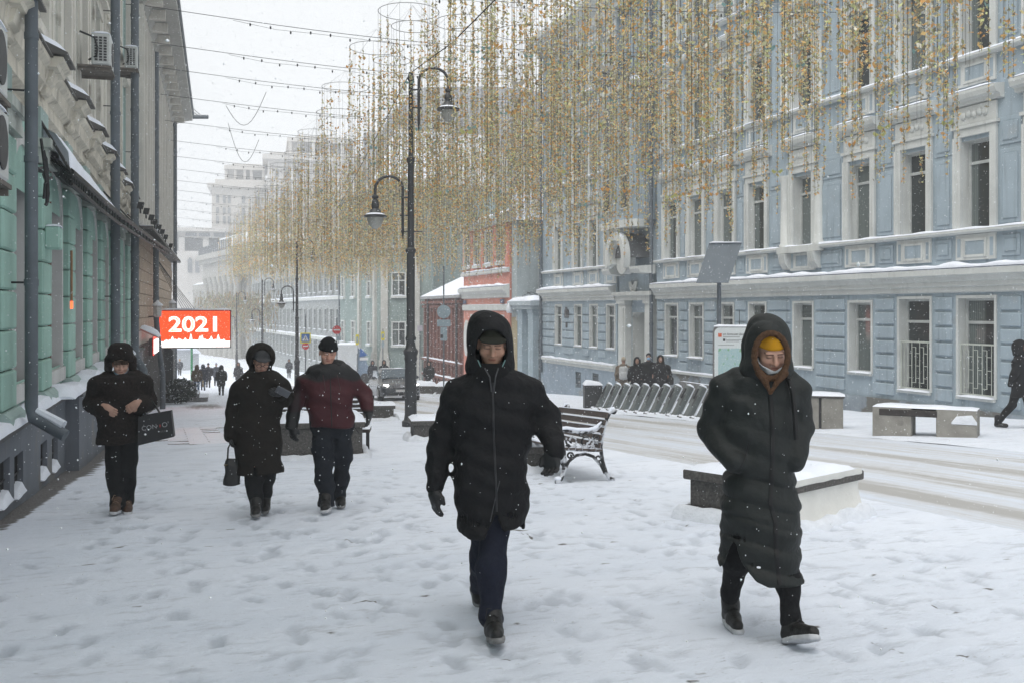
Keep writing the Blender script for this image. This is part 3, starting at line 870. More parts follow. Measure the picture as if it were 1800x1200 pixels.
for r, dz in ((.34, .0), (.25, .0), (.16, 0)): m.tube([(37.4 + r * math.cos(t), .14, 2.78 + r * 1.2 * math.sin(t)) for t in np.linspace(math.pi, 2 * math.pi, 12)], .045, 6)
m.build('shell_ornament', TRIM, blue, True)
m = MB(); m.prism([(37.4 + .9 * math.cos(t), 3.75 + 1.02 * math.sin(t)) for t in np.linspace(0, math.pi, 14)], 1, -.2, .715); m.build('gable_roof', mat('dark sheet metal', (.10, .105, .11), .5, .2, 3, .1, 20), blue)
# oriel on the upper floors with a balcony on its roof
m = MB(); m.box(36.0, 39.0, -.2, .85, 5.25, 10.6); m.build('oriel', BLUE, blue)
m = MB(); m.prism([(36.3, -.2), (36.0, .3), (35.9, .7), (36.1, .98), (38.9, .98), (39.1, .7), (39.0, .3), (38.7, -.2)], 2, 4.95, 5.249); m.box(35.9, 39.1, -.2, .97, 10.601, 10.8); m.build('oriel_base', TRIM_S, blue)
for z in (5.7, 8.3):
 for y in (36.65, 38.35):
  o = put('window', casement_mesh(.8, 1.8, .74), blue, (y, .90, z)); put('pane', pane_mesh(.8, 1.8), o)
m = MB()
for y in np.linspace(36.05, 38.95, 24): m.box(y - .012, y + .012, .88, .9, 10.8, 11.7)
m.box(36, 39, .86, .92, 11.7, 11.75); m.box(36, 36.05, 0, .88, 11.7, 11.75); m.box(38.95, 39, 0, .88, 11.7, 11.75); m.build('balcony_railing', METAL_D, blue)
m = MB(); snow_strip(m, 36.02, 38.98, -.1, .86, 10.8, .5, 12); m.build('balcony_snow', SNOW, blue, True)
# plaque by the second window of the lower wing
m = MB(); m.box(44.5, 45.05, .06, .1, 1.22, 1.62, .02); m.box(44.65, 44.9, .101, .13, 1.34, 1.75, .02); m.box(44.7, 44.9, .06, .1, .75, 1.0, .02); m.build('plaque', mat('bronze plaque', (.06, .06, .065), .5, .2, 8, .2), blue)

# ------------------------------------------------------------------ gateway, coral house, brick house behind it
gate = thing('gateway', 'pale blue gateway with snowy roof slab and black iron gate beside the blue building', 'gateway', (18.5, 48.5, gz(50)), R(90))
GB = mat('gateway plaster', (.34, .42, .47), .85, .1, 2, .1, 30, streak=.3)
for a in (1.2, 2.9):
 m = MB(); m.box(a, a + .75, -.7, 0, 0, 4.2); m.box(a - .05, a + .8, -.75, .05, 4.2, 4.4); m.build('pillar', GB, gate)
m = MB(); m.box(1.0, 4.6, -.9, .15, 4.41, 4.6); m.box(.9, 4.7, -1.0, .25, 4.61, 4.85); m.build('lintel', mat('gate lintel', (.4, .46, .5), .8, .1, 2, .1, snow=.15), gate)
m = MB(); snow_strip(m, .9, 4.7, -1.0, .26, 4.85, .3, 2); m.build('snow_cap', SNOW, gate, True)
m = MB(); m.lathe([(.14, 0), (.2, .1), (.16, .4), (.08, .55), (.02, .62)], 10, (4.4, .2, 4.2)); m.build('urn', SNOW_ROUGH, gate, True)
for i in range(9):
 m = MB(); x = -.15 + i * .15; m.tube([(x, -.3, .1), (x, -.3, 3.1), (x, -.3, 3.3)], [.02, .02, .004], 5); m.build('gate_bar', METAL_D, gate)
m = MB(); m.box(-.2, 1.18, -.32, -.28, .25, .3); m.box(-.2, 1.18, -.32, -.28, 2.7, 2.75); m.box(-.2, 1.18, -.32, -.28, 2.4, 2.44); m.build('gate_rail', METAL_D, gate)
m = MB(); m.tube([(-.2, 0, 0), (-.2, 0, 4.3)], .06, 8); m.build('gate_post', PIPE, gate, True)

def far_window(w, h, sill=True, frame=TRIM, cross=True, depth=.12):
 """window of a distant house: surround, glazing bars and sill as one frame, its pane as a sub-part"""
 m = MB(); t = max(.08, w * .11)
 m.box(-w / 2 - t, -w / 2, -.02, depth, -.02, h + t); m.box(w / 2, w / 2 + t, -.02, depth, -.02, h + t)
 m.box(-w / 2, w / 2, -.02, depth, h, h + t)
 if sill: m.box(-w / 2 - t * 1.4, w / 2 + t * 1.4, -.02, depth + .1, -.2, -.021)
 if cross:
  m.box(-.04, .04, 0, .06, 0, h); m.box(-w / 2, -.041, 0, .05, h * .66, h * .66 + .07); m.box(.041, w / 2, 0, .05, h * .66, h * .66 + .07)
 fm = m.mesh('window', frame)
 m = MB(); m.box(-w / 2, w / 2, -.03, .015, 0, h); pm = m.mesh('pane', GLASS)
 m = MB(); snow_strip(m, -w / 2 - t, w / 2 + t, .05, depth + .12, -.02, .09, w, n=3); sm = m.mesh('sill_snow', SNOW, True)
 return fm, pm, sm

def house_block(root, L_, D, z0, z1, wallm, wins_=(), wmesh=None, name='wall'):
 m = MB(); m.box(0, L_, -D, 0, z0, z1); w = m.build(name, wallm, root)
 for x, z in wins_:
  o = put('window', wmesh[0], root, (x, .0, z)); put('pane', wmesh[1], o)
  if wmesh[2]: put('sill_snow', wmesh[2], o)
 return w

CORAL = mat('coral plaster', (.58, .25, .195), .85, .1, 1.5, .1, 30, streak=.35)
coral = thing('coral_house', 'coral red house with cream cornices beside the gateway', 'house', (18.5, 53.5, 0), R(90))
house_block(coral, 9.2, 10, -6, 7.0, CORAL)
m = MB(); m.prism([(0, 2.3), (.15, 2.35), (.15, 2.55), (.4, 2.75), (.4, 2.95), (0, 3.1)], 0, -.02, 9.25); m.prism([(0, 1.55), (.1, 1.6), (.1, 1.9), (0, 1.95)], 0, -.01, 9.22)
m.prism([(0, 3.75), (.2, 3.8), (.2, 3.95), (0, 4.05)], 0, -.02, 9.25); m.prism([(0, 6.6), (.3, 6.7), (.5, 6.9), (.5, 7.1), (0, 7.2)], 0, -.02, 9.3); m.build('cornice', TRIM_S, coral)
m = MB(); snow_strip(m, 0, 9.2, 0, .4, 3.0, .16, 4); snow_strip(m, 0, 9.2, 0, .2, 4.0, .1, 5); m.build('cornice_snow', SNOW, coral, True)
fw = far_window(1.1, 1.9, True, TRIM)
for x in (1.4, 3.7, 6.0, 8.1):
 o = put('window', fw[0], coral, (x, 0, 4.4)); put('pane', fw[1], o); put('sill_snow', fw[2], o)
fw2 = far_window(1.2, 2.4, True, TRIM)
for x in (1.6, 4.2, 6.6):
 o = put('window', fw2[0], coral, (x, 0, -1.2)); put('pane', fw2[1], o); put('sill_snow', fw2[2], o)
m = MB(); m.lathe([(.001, 0), (.45, .02), (.6, .06), (.66, .12)], 20, (8.2, .02, 0), 1, 1)
m = MB(); n = 20
m.prism([(8.25 + .5 * math.cos(2 * math.pi * i / n), -.2 + 1.15 * math.sin(2 * math.pi * i / n)) for i in range(n)], 1, .02, .14); m.build('oval_medallion', TRIM, coral)
for x in (.35, 2.5, 4.9, 7.2, 8.9):
 m = MB(); m.box(x - .22, x + .22, 0, .09, 4.06, 6.6); m.build('pilaster', CORAL, coral)
for x in (1.0, 8.6):
 m = MB(); m.box(x - .3, x + .3, .101, .13, 1.98, 2.22); m.build('street_plate', mat('dark blue plate', (.03, .05, .12), .4, .1, 4, 0), coral)
m = MB(); m.prism([(.45, 7.1), (-5, 9.0), (-10, 7.1)], 0, -.1, 9.3); m.build('roof', mat('snowy roof', (.3, .31, .32), .7, .1, 2, .1, snow=.5), coral)

pale = thing('pale_house', 'pale grey blue house with ochre base and grey downpipe behind the gateway', 'house', (18.6, 53.4, 0), 0)
m = MB(); m.box(0, 11, -.9, 0, 1.2, 6.6); m.build('wall', mat('pale plaster', (.36, .41, .42), .85, .1, 1.2, .1, 30, streak=.3), pale)
m = MB(); m.box(-.01, 11, -.92, 0, -6, 1.19); m.build('base_wall', mat('ochre plaster', (.40, .34, .22), .85, .1, 1.2, .1, 30, streak=.4), pale)
m = MB(); m.box(-.05, 11, -1.0, -.90, 1.0, 1.3); m.box(-.05, 11, -1.05, -.90, 2.2, 2.35); m.build('string_course', TRIM_S, pale)
m = MB(); m.tube([(1.35, -1.05, 6.5), (1.35, -1.05, 1.2)], .09, 8); m.build('downpipe', PIPE, pale, True)
m = MB(); m.prism([(-1.3, 6.6), (-.45, 8.2), (0.3, 6.6)], 0, -.2, 11); m.build('roof', MATS['snowy roof'], pale)
m = MB()
rr = random.Random(5)
for i in range(9):
 a = Vector((.5 + rr.random() * 1.6, -1.2, 1.6 + rr.random() * .8)); pts = [a]
 for k in range(5): a = a + Vector((rr.uniform(-.5, .5), rr.uniform(-.1, .1), rr.uniform(-.5, .3))); pts.append(a)
 m.tube(pts, .02, 4)
m.build('loose_cables', METAL_D, pale)

BRICK = mat('dark red brick wall', (.17, .075, .06), .9, .2, 3, .35, 30, snow=.1, dirt=((.12, .06, .055), 2, .55, .6))
brick = thing('brick_house', 'low dark red brick house with ribbed walls and a snowy lean-to roof', 'house', (18.5, 62.8, 0), R(90))
house_block(brick, 10.3, 8, -7, 2.4, BRICK)
m = MB(); m.prism([(.3, 2.4), (.3, 2.6), (-3.5, 4.4), (-8, 4.4), (-8, 2.4)], 0, -.1, 10.5); m.build('roof', MATS['snowy roof'], brick)
for i in range(11):
 m = MB(); x = .5 + i * .95; m.box(x - .14, x + .14, 0, .12, -6, 1.7); m.build('pilaster', BRICK, brick)
for z, d in ((-2.1, .22), (-3.2, .24), (1.75, .2), (2.05, .3)):
 m = MB(); m.box(-.02, 10.35, 0, d, z, z + .18); m.build('brick_band', BRICK, brick)
for z, d in ((-1.92, .22), (-3.02, .24)):
 m = MB(); snow_strip(m, 0, 10.3, 0, d, z, .12, z); m.build('band_snow', SNOW, brick, True)
for x in (.6, 8.2):
 m = MB(); m.tube([(x, .2, 2.5), (x, .3, 2.2), (x, .3, -4.2)], .08, 6); m.build('downpipe', METAL_D, brick, True)
m = MB(); m.box(1, 10, -8, -4.2, 2.4, 5.6); m.build('back_wing', mat('red plaster', (.26, .09, .085), .85, .1, 2, .1), brick)
m = MB(); m.box(4.4, 8.4, -4.19, -4.0, 4.5, 5.1); m.build('dormer', mat('dark sheet metal', (.10, .105, .11), .5, .2, 3, .1, 20), brick)
m = MB(); snow_strip(m, .8, 10.2, -8, -4.0, 5.6, .5, 3); m.build('roof_snow', SNOW, brick, True)
# ------------------------------------------------------------------ teal house on the corner, long grey house, portico and the tall blocks in the haze
def on_edge(name, label, cat, A, B):
 """root of a building whose front runs from A to B (front faces the left of A -> B reversed); returns root and length"""
 d = Vector((B[0] - A[0], B[1] - A[1])); L_ = d.length
 # local x from A to B, local y = outward = left of direction
 return thing(name, label, cat, (A[0], A[1], 0), math.atan2(d.y, d.x)), L_

def ux(u, d):
 p = at(u, 0, d); return (p.x, p.y)

TEAL = mat('teal plaster', (.235, .295, .283), .85, .1, 1.5, .1, 30, streak=.2)
A, B = ux(760, 79), ux(667, 79)
teal, TL = on_edge('teal_house', 'sea green house with tall cream pilasters standing at the street corner', 'house', A, B)
house_block(teal, TL, 16, -7, 11.5, TEAL)
C = ux(598, 90)
B2 = Vector((C[0] - B[0], C[1] - B[1])); TL2 = B2.length
ang2 = math.atan2(B2.y, B2.x) - teal.rotation_euler.z
M2 = Matrix.Translation((TL, 0, 0)) @ Matrix.Rotation(ang2, 4, 'Z')
m = MB(M2); m.box(.0, TL2, -12, 0, -7, 11.5); m.build('side_wing', TEAL, teal)
fw3 = far_window(.95, 1.75, True, TRIM)
def side_put(x, z, wm):
 p = M2 @ Vector((x, 0, z)); o = put('window', wm[0], teal, p, (0, 0, ang2)); put('pane', wm[1], o); put('sill_snow', wm[2], o)
for z in (-1.15, 2.75, 6.7):
 put_x = TL - (701 - 667) / 93 * TL * 1.0
 x = (760 - 701) / 93 * TL
 o = put('window', fw3[0], teal, (x, 0, z)); put('pane', fw3[1], o); put('sill_snow', fw3[2], o)
 for f in (.22, .62, .9): side_put(TL2 * f, z, fw3)
def pilaster(parent, x, M=None):
 m = MB(M); m.box(x - .28, x + .28, 0, .22, -2.1, 11.3); m.box(x - .36, x + .36, 0, .34, -2.3, -2.0); m.box(x - .42, x + .42, 0, .4, -4.9, -2.31); m.box(x - .34, x + .34, 0, .3, -2.0, -1.75)
 m.build('pilaster', mat('pale stone pilaster', (.46, .46, .43), .85, .1, 1.5, .1, 20), parent)
for u in (732, 676): pilaster(teal, (760 - u) / 93 * TL)
pilaster(teal, TL2 * .45, M2); pilaster(teal, TL2 * .08, M2)
m = MB(); m.box(-.1, TL + .06, 0, .1, -7, -4.4); m.build('plinth', mat('grey plinth', (.2, .21, .21), .85, .15, 2, .2), teal)
m = MB(M2); m.box(0, TL2, 0, .1, -7, -4.6); m.build('plinth', MATS['grey plinth'], teal)
m = MB(); m.box(-.2, TL + .4, -.1, .6, 11.3, 11.9); m.build('cornice', TRIM_S, teal)
m = MB(M2); m.box(-.2, TL2 + .1, -.1, .58, 11.29, 11.89); m.build('cornice', TRIM_S, teal)
m = MB(); m.prism([(0.5, 11.9), (-6, 15), (-16, 11.9)], 0, -.2, TL + .4); m.build('roof', MATS['snowy roof'], teal)

GREY = mat('grey plaster', (.33, .35, .35), .85, .1, 1.5, .1, 30, streak=.2)
A, B = ux(602, 92), ux(442, 150)
grey, GL = on_edge('grey_house', 'long grey house with rows of small snowy sills stretching down the street', 'house', A, B)
m = MB(); m.box(0, GL, -15, 0, -8, 8.2); m.build('wall', GREY, grey)
fw4 = far_window(1.1, 2.0, True, MATS['grey plaster'])
for i in range(22):
 x = 1.6 + i * (GL - 3) / 21.5
 for z in (-3.6, -.35, 3.4):
  o = put('window', fw4[0], grey, (x, 0, z)); put('pane', fw4[1], o); put('sill_snow', fw4[2], o)
for z, d in ((-1.4, .25), (2.6, .2), (8.0, .6)):
 m = MB(); m.box(-.1, GL + .1, 0, d, z, z + .3); m.build('string_course', TRIM_S, grey)
 m = MB(); snow_strip(m, 0, GL, 0, d, z + .3, .15, z, n=40); m.build('course_snow', SNOW, grey, True)
m = MB(); m.prism([(.6, 8.3), (-7, 11.5), (-15, 8.3)], 0, -.1, GL); m.build('roof', mat('thick snow roof', (.74, .76, .78), .8, .06, 1, .2, 10), grey)
m = MB(); m.tube([(.4, .2, 8), (.4, .2, -6)], .1, 6); m.build('downpipe', PIPE, grey, True)

STONE = mat('pale classical stone', (.36, .355, .33), .85, .1, 1, .1, 20)
A, B = ux(413, 158), ux(360, 178)
port, PL = on_edge('portico_building', 'classical pale stone building with a column portico and snowy roof', 'building', A, B)
m = MB(); m.box(-2, PL, -22, -1.6, -9, 10.0); m.build('wall', STONE, port)
m = MB(); m.box(-2.3, PL + .4, -22, .3, 7.2, 9.6); m.box(-2.8, PL + .9, -22.3, .9, 9.61, 10.3); m.box(-3.2, PL + 1.3, -22.6, 1.3, 10.31, 11.2); m.build('entablature', mat('stone cornice', (.36, .355, .33), .85, .1, 1, .1, 20, snow=.2), port)
for i in range(7):
 m = MB(); x = .2 + i * (PL - .6) / 6; m.lathe([(.8, -9), (.75, -8), (.72, 0), (.64, 5.6), (.66, 5.7), (1.0, 7.0), (1.0, 7.2)], 14, (x, -.5, 0)); m.build('column', STONE, port, True)
m = MB()
for i in range(9): m.box(-2.2 + i * 1.5, -1.9 + i * 1.5, 1.1, 1.3, 11.2, 12.9)
for i in range(10): m.box(PL - i * 1.1 - .1, PL - i * 1.1, .9, 1.1, 11.2, 12.6)
m.build('balustrade', mat('grey haze iron', (.16, .17, .18), .7, .1, 1, 0), port)
m = MB(); m.box(-2.5, PL - 3, -20, -2, 11.2, 12.4); m.build('attic', STONE, port)
m = MB(); m.prism([(-3, 12.4), (PL - 2.4, 12.4), (PL - 5, 14.0), (-1, 14.0)], 1, -20.5, -1.5); m.build('roof', MATS['thick snow roof'], port)
m = MB(); m.box(-12, -2.01, -22, -2.4, -9, 8.6); m.build('side_wing', STONE, port)
m = MB(); m.prism([(-12.2, 8.6), (-2.0, 8.6), (-2, 10.2), (-12.2, 9.2)], 1, -22, -1.7); m.build('side_roof', MATS['thick snow roof'], port)
m = MB(); m.box(PL + .01, PL + 14, -14, -1.2, -9, 5.4); m.box(PL + .01, PL + 14.3, -14, -.7, 5.41, 6.3); m.build('side_wing', STONE, port)
for i in range(9):
 m = MB(); x = PL + 1 + i * 1.5; m.lathe([(.45, -9), (.42, 4.6), (.6, 5.4)], 10, (x, -.9, 0)); m.build('column', STONE, port, True)
m = MB(); snow_strip(m, PL + .2, PL + 14, -6, -.6, 6.3, .6, 4, n=24); m.build('roof_snow', SNOW_ROUGH, port, True)

HOTEL = mat('beige tower stone', (.49, .47, .44), .9, .06, .3, .05, 5)
HZ_DK = mat('tower windows', (.17, .18, .19), .6, .1, 1, 0)
def facing(name, label, cat, u, d):
 """building whose front is square to the sight line of column u"""
 p = at(u, 0, d); t = TH + math.atan((u - U0) / F)
 return thing(name, label, cat, (p.x, p.y, 0), -t)
def px(du, d): return du / F * d
tower = facing('tower_block', 'tall beige hotel block with stepped roof pavilions fading into the snowfall', 'building', 470, 262)
d = 262; W = lambda u: (u - 470) / F * d * 1.03; Zv = lambda v, dd=262: ZC - (v - V0) / F * dd
m = MB(); m.box(W(379), W(470), 0, 30, -10, Zv(332)); m.box(W(372), W(470), -1.5, 31, Zv(332), Zv(326)); m.box(W(384), W(470), 1, 30, Zv(326), Zv(317)); m.build('wing', HOTEL, tower)
m = MB(); m.box(W(400), W(466), 4, 24, Zv(317), Zv(314)); m.box(W(398), W(466), 3, 25, Zv(297), Zv(290)); m.box(W(411), W(460), 5, 22, Zv(290), Zv(285))
for u in (399, 414, 430, 441, 461): m.box(W(u), W(u + 4.5), 3.5, 6, Zv(314), Zv(297))
m.build('roof_pavilion', HOTEL, tower)
m = MB(); m.box(W(470.2), W(640), -4, 26, -10, Zv(285)); m.box(W(462), W(648), -6, 28, Zv(285), Zv(277)); m.box(W(474), W(636), -3, 26, Zv(277), Zv(270)); m.build('main_block', HOTEL, tower)
m = MB(); m.box(W(505), W(620), 2, 22, Zv(270), Zv(266)); m.box(W(503), W(622), 1, 23, Zv(246), Zv(239)); m.box(W(518), W(606), 3, 20, Zv(239), Zv(233))
for u in (506, 520, 545, 570, 595, 614): m.box(W(u), W(u + 5), 1.5, 5, Zv(266), Zv(246))
m.build('roof_pavilion', HOTEL, tower)
def tw(u, v, y, w=5, h=13):
 m = MB(); m.box(W(u), W(u + w), y - .25, y - .02, Zv(v + h), Zv(v)); o = m.build('window', HZ_DK, tower)
for v in (346, 367, 382):
 for u in (386, 397, 405): tw(u, v, 0, 4.5, 13 if v != 367 else 10)
 for u in (428, 452): tw(u, v, 0, 5, 12)
for v in (302, 332, 358, 384):
 for u in (483, 500, 517, 534, 551): tw(u, v, -4, 6, 13)

wide = facing('wide_block', 'broad pale block with dark glazed gallery below its flat roof in the haze', 'building', 380, 228)
d2 = 228; W2 = lambda u: (u - 380) / F * d2 * 1.03
m = MB(); m.box(W2(255), W2(500), 0, 25, -10, Zv(442, 228)); m.box(W2(250), W2(505), -1.2, 25, Zv(408, 228), Zv(402, 228)); m.box(W2(250), W2(505), .8, 25, Zv(418, 228), Zv(408, 228))
m.build('wall', HOTEL, wide)
m = MB(); m.box(W2(252), W2(500), 2.5, 20, Zv(441, 228), Zv(419, 228)); m.build('gallery_glazing', HZ_DK, wide)
for u in (262, 290, 319, 358, 396, 430, 462):
 m = MB(); m.box(W2(u), W2(u + 10), .2, 2.4, Zv(442, 228), Zv(418.5, 228)); m.build('pier', HOTEL, wide)
for u in (270, 300, 330, 352, 376, 400, 424):
 m = MB(); m.box(W2(u), W2(u + 18), .55, .79, Zv(416, 228), Zv(410, 228)); m.build('strip_window', HZ_DK, wide)
for u in (280, 306, 334, 346):
 m = MB(); m.prism([(W2(u), Zv(480, 228)), (W2(u + 7), Zv(480, 228)), (W2(u + 7), Zv(458, 228)), (W2(u + 3.5), Zv(453, 228)), (W2(u), Zv(458, 228))], 1, -.25, -.02); m.build('arched_window', HZ_DK, wide)

GRB = mat('pale grey render', (.34, .35, .36), .9, .06, .6, .05, 8)
big = facing('grey_block', 'big grey block with snow covered roofs rising behind the hanging lights', 'building', 820, 112)
d3 = 112; W3 = lambda u: (u - 820) / F * d3; Z3 = lambda v: Zv(v, 112)
m = MB(); m.box(W3(640), W3(1010), 0, 20, -8, Z3(235)); m.build('wall', GRB, big)
m = MB(); m.prism([(W3(668), Z3(235)), (W3(1010), Z3(235)), (W3(1010), Z3(165)), (W3(860), Z3(150)), (W3(745), Z3(153)), (W3(690), Z3(195))], 1, .5, 20); m.build('mansard', mat('grey mansard', (.30, .305, .315), .8, .1, 1, .1), big)
m = MB(); m.prism([(W3(672), Z3(338)), (W3(870), Z3(338)), (W3(850), Z3(255)), (W3(700), Z3(245))], 1, -6, -.02); m.build('snow_roof', MATS['thick snow roof'], big)
m = MB(); m.box(W3(655), W3(885), -6.5, 0, -8, Z3(339)); m.build('front_wing', GRB, big)
fw5 = far_window(1.5, 2.6, True, TRIM)
for u in (690, 730, 775, 820, 860):
 for v in (392, 445):
  o = put('window', fw5[0], big, (W3(u), -6.5, Z3(v)), (0, 0, math.pi)); put('pane', fw5[1], o)
for u in (905, 950, 990):
 for v in (300, 360, 420):
  o = put('window', fw5[0], big, (W3(u), 0, Z3(v)), (0, 0, math.pi)); put('pane', fw5[1], o)
m = MB(); m.box(W3(752), W3(766), -.6, -.01, Z3(262), Z3(190)); m.build('light_panel', TRIM, big)
# ------------------------------------------------------------------ sea green house close by on the near side
KL = .028; X0L = -1.86
GREEN = mat('sea green plaster', (.32, .50, .435), .8, .12, 1.2, .12, 40, streak=.4, dirt=((.25, .33, .30), 1.6, .64, .5))
GREEN_D = mat('faded green plaster', (.34, .44, .42), .85, .1, 1.2, .12, 40, streak=.4)
CREAM = mat('cream plaster', (.64, .62, .56), .85, .12, 1.4, .15, 30, streak=.45, dirt=((.20, .18, .15), 1.2, .62, .7))
OLDSTONE = mat('weathered cornice', (.60, .565, .485), .9, .2, 1.8, .25, 22, streak=.6, dirt=((.13, .115, .095), 1.6, .62, .75))
WHITE_R = mat('white reveal', (.54, .545, .535), .8, .08, 1.4, .1, 30, streak=.4)
PLG = mat('grey rendered plinth', (.145, .16, .185), .85, .12, 1.0, .15, 40, streak=.35, dirt=((.21, .20, .18), .9, .60, .6))
FLASH = mat('old sheet flashing', (.11, .105, .10), .6, .3, 4, .2, 20, snow=.06)
IRON = mat('black iron', (.018, .018, .019), .55, .3, 6, .15, 40, spec=.45)
gl = thing('green_house', 'sea green plaster house with rusticated pilasters and heavy brackets along the pavement', 'house', (X0L, 0, 0), -R(90) - math.atan(KL))
def left_n(u, v, n=0.0, x0=X0L, k=KL):
 """(t, z) on the plane that stands n in front of the left house line, seen at photo pixel (u, v)"""
 tt = math.tan(TH + math.atan((u - U0) / F)); Y = (x0 + n) / (tt - k); X = tt * Y
 d = Y * CT + X * ST
 return Y * math.sqrt(1 + k * k), ZC - (v - V0) / F * d
PITCH = 2.88; PC = [12.0 + PITCH * k for k in range(-4, 8)]
T_END = 35.4
# plinth with the cellar windows, stepping forward beyond t = 16.2
cel = [7.2, 8.4, 11.3, 12.15, 14.05, 15.1]
cel2 = [19.6, 21.4, 24.6, 27.6, 30.6]
h1 = [(-t - .29, -t + .29, gz(t) + .14 - .02, gz(t) + .58) for t in cel]
h2 = [(-t - .29, -t + .29, gz(t) + .16, gz(t) + .8) for t in cel2]
m = MB(); wall_quads(m, -16.25, 4, -4, .36, h1, 0); m.add([(-16.25, 0, .36), (4, 0, .36), (4, -.7, .36), (-16.25, -.7, .36)], [(0, 1, 2, 3)])
m.build('plinth', PLG, gl)
m = MB(); wall_quads(m, -T_END, -16.25, -4, .36, h2, .19)
m.add([(-T_END, .19, .36), (-16.25, .19, .36), (-16.25, -.7, .36), (-T_END, -.7, .36)], [(0, 1, 2, 3)])
m.add([(-16.25, .19, -4), (-16.25, -.1, -4), (-16.25, -.1, .36), (-16.25, .19, .36)], [(0, 1, 2, 3)])
m.build('plinth', PLG, gl)
m = MB(); reveals(m, h1, 0, .22); reveals(m, h2, .19, .22); m.build('cellar_reveal', PLG, gl)
gr = MB()
for i in range(7): gr.box(-.27 + i * .085, -.255 + i * .085, .0, .015, -.28, .28)
for z in (-.22, -.02, .2): gr.box(-.28, .28, .016, .026, z, z + .018)
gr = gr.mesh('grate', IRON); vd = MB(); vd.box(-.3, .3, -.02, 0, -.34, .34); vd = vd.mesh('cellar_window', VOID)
csn = MB(); snow_strip(csn, -.29, .29, -.02, .24, 0, .16, 3, n=6); csn = csn.mesh('sill_snow', SNOW, True)
for hs, n in ((h1, 0), (h2, .19)):
 for a, b, z0, z1 in hs:
  o = put('cellar_window', vd, gl, ((a + b) / 2, n - .2, (z0 + z1) / 2)); put('grate', gr, o, (0, .13, 0)); put('sill_snow', csn, o, (0, 0.0, z0 - (z0 + z1) / 2))
m = MB(); m.box(-16.2, 4, .0, .05, .30, .358); m.box(-T_END, -16.3, .19, .24, .30, .357); m.build('plinth_ledge', mat('lead ledge', (.09, .095, .10), .7, .2, 3, .1), gl)
# main wall behind the pilasters
GW = 1.46
bays = [(PC[i] + PC[i + 1]) / 2 for i in range(len(PC) - 1)]
hs = [(-t - GW / 2, -t + GW / 2, .75, 3.05) for t in bays]
m = MB(); wall_quads(m, -T_END, 4, .0, 4.0, hs, -.17); m.build('wall', GREEN, gl)
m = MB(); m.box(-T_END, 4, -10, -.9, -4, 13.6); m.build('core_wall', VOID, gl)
m = MB(); m.add([(-T_END, -.36, 0), (-T_END, -10, 0), (-T_END, -10, 13.5), (-T_END, -.36, 13.5)], [(0, 1, 2, 3)]); m.build('end_wall', GREEN_D, gl)
def arch_surround():
 """white moulded surround with a round head and its deep reveal, centred on x"""
 m = MB(); n = 10; w = GW / 2; zs = 2.45
 def outline(r, top):
  return [(-r, 0)] + [(-r * math.cos(t), zs + (r * .75 + top) * math.sin(t)) for t in np.linspace(0, math.pi, n)] + [(r, 0)]
 for r0, r1, y0, y1 in ((w - .005, w + .13, -.02, .03), (w + .13, w + .22, -.02, .012)):
  a = outline(r0, 0); b = outline(r1, .02); k = len(a)
  vs = [(x, y1, z) for x, z in a] + [(x, y1, z) for x, z in b] + [(x, y0 - (.5 if r0 < w else 0), z) for x, z in a] + [(x, y0, z) for x, z in b]
  fs = []
  for i in range(k - 1):
   fs += [(i, i + 1, k + i + 1, k + i), (i, 2 * k + i, 2 * k + i + 1, i + 1), (k + i, k + i + 1, 3 * k + i + 1, 3 * k + i)]
  m.add(vs, fs)
 # spandrel closing the corners of the square opening over the round head
 a = [(-w * math.cos(t), zs + w * .75 * math.sin(t)) for t in np.linspace(0, math.pi, n)]
 m.prism([(w, 2.95), (w, zs)] + a[::-1][1:-1] + [(-w, zs), (-w, 2.95)], 1, -.03, -.005)
 m.box(-w - .2, w + .2, 0, .06, -.1, .1)
 return m.mesh('window_surround', WHITE_R)
asur = arch_surround(); acas = casement_mesh(GW, 2.95, .7, .07, 1); apan = pane_mesh(GW, 2.95)
for t in bays:
 if t < 3: continue
 put('window_surround', asur, gl, (-t, -.168, .62))
 o = put('window', acas, gl, (-t, -.66, .62)); put('pane', apan, o)
# rusticated pilasters, one block above another
pw = .82
b1 = MB(); b1.box(-pw / 2, pw / 2, -.12, 0, .008, .422, .022); b1 = b1.mesh('rustic_block', GREEN)
cp = MB(); cp.box(-pw / 2 - .04, pw / 2 + .04, -.3, .05, 0, .08); cp.box(-pw / 2 - .1, pw / 2 + .1, -.3, .1, .081, .2); cp.box(-pw / 2 - .06, pw / 2 + .06, -.3, .06, -.12, -.001); cp = cp.mesh('capital', mat('capital plaster', (.42, .45, .42), .85, .15, 2, .2, 30, streak=.4))
ft = MB(); ft.prism([(-.3, 0), (.10, 0), (.08, .1), (.02, .16), (-.3, .16)], 0, -pw / 2 - .08, pw / 2 + .08); ft = ft.mesh('pilaster_foot', GREEN_D)
for t in PC:
 if t < 4: continue
 for k in range(7): put('rustic_block', b1, gl, (-t, -.06, .52 + k * .43))
 put('pilaster_foot', ft, gl, (-t, -.06, .362))
 put('capital', cp, gl, (-t, -.06, 3.66))
 m = MB(); m.box(-t - .36, -t + .36, -.34, -.10, 3.861, 4.3); m.build('pilaster_top', GREEN_D, gl)
# deep snow on the ledge between the pilasters
for i, t in enumerate(bays):
 if t < 5: continue
 m = MB(); a, b = t - PITCH / 2 + pw / 2 - .08, t + PITCH / 2 - pw / 2 + .08
 snow_strip(m, -b, -a, -.24, .07 if t < 16 else .24, .358, .19, i, n=12, edge=.3); m.build('ledge_snow', SNOW, gl, True)
 m = MB(); snow_strip(m, -t - PITCH / 2 - .42, -t - PITCH / 2 + .42, -.11, .075 if t < 14.5 else .22, .358, .1, i + 30, n=5); m.build('ledge_snow', SNOW, gl, True)
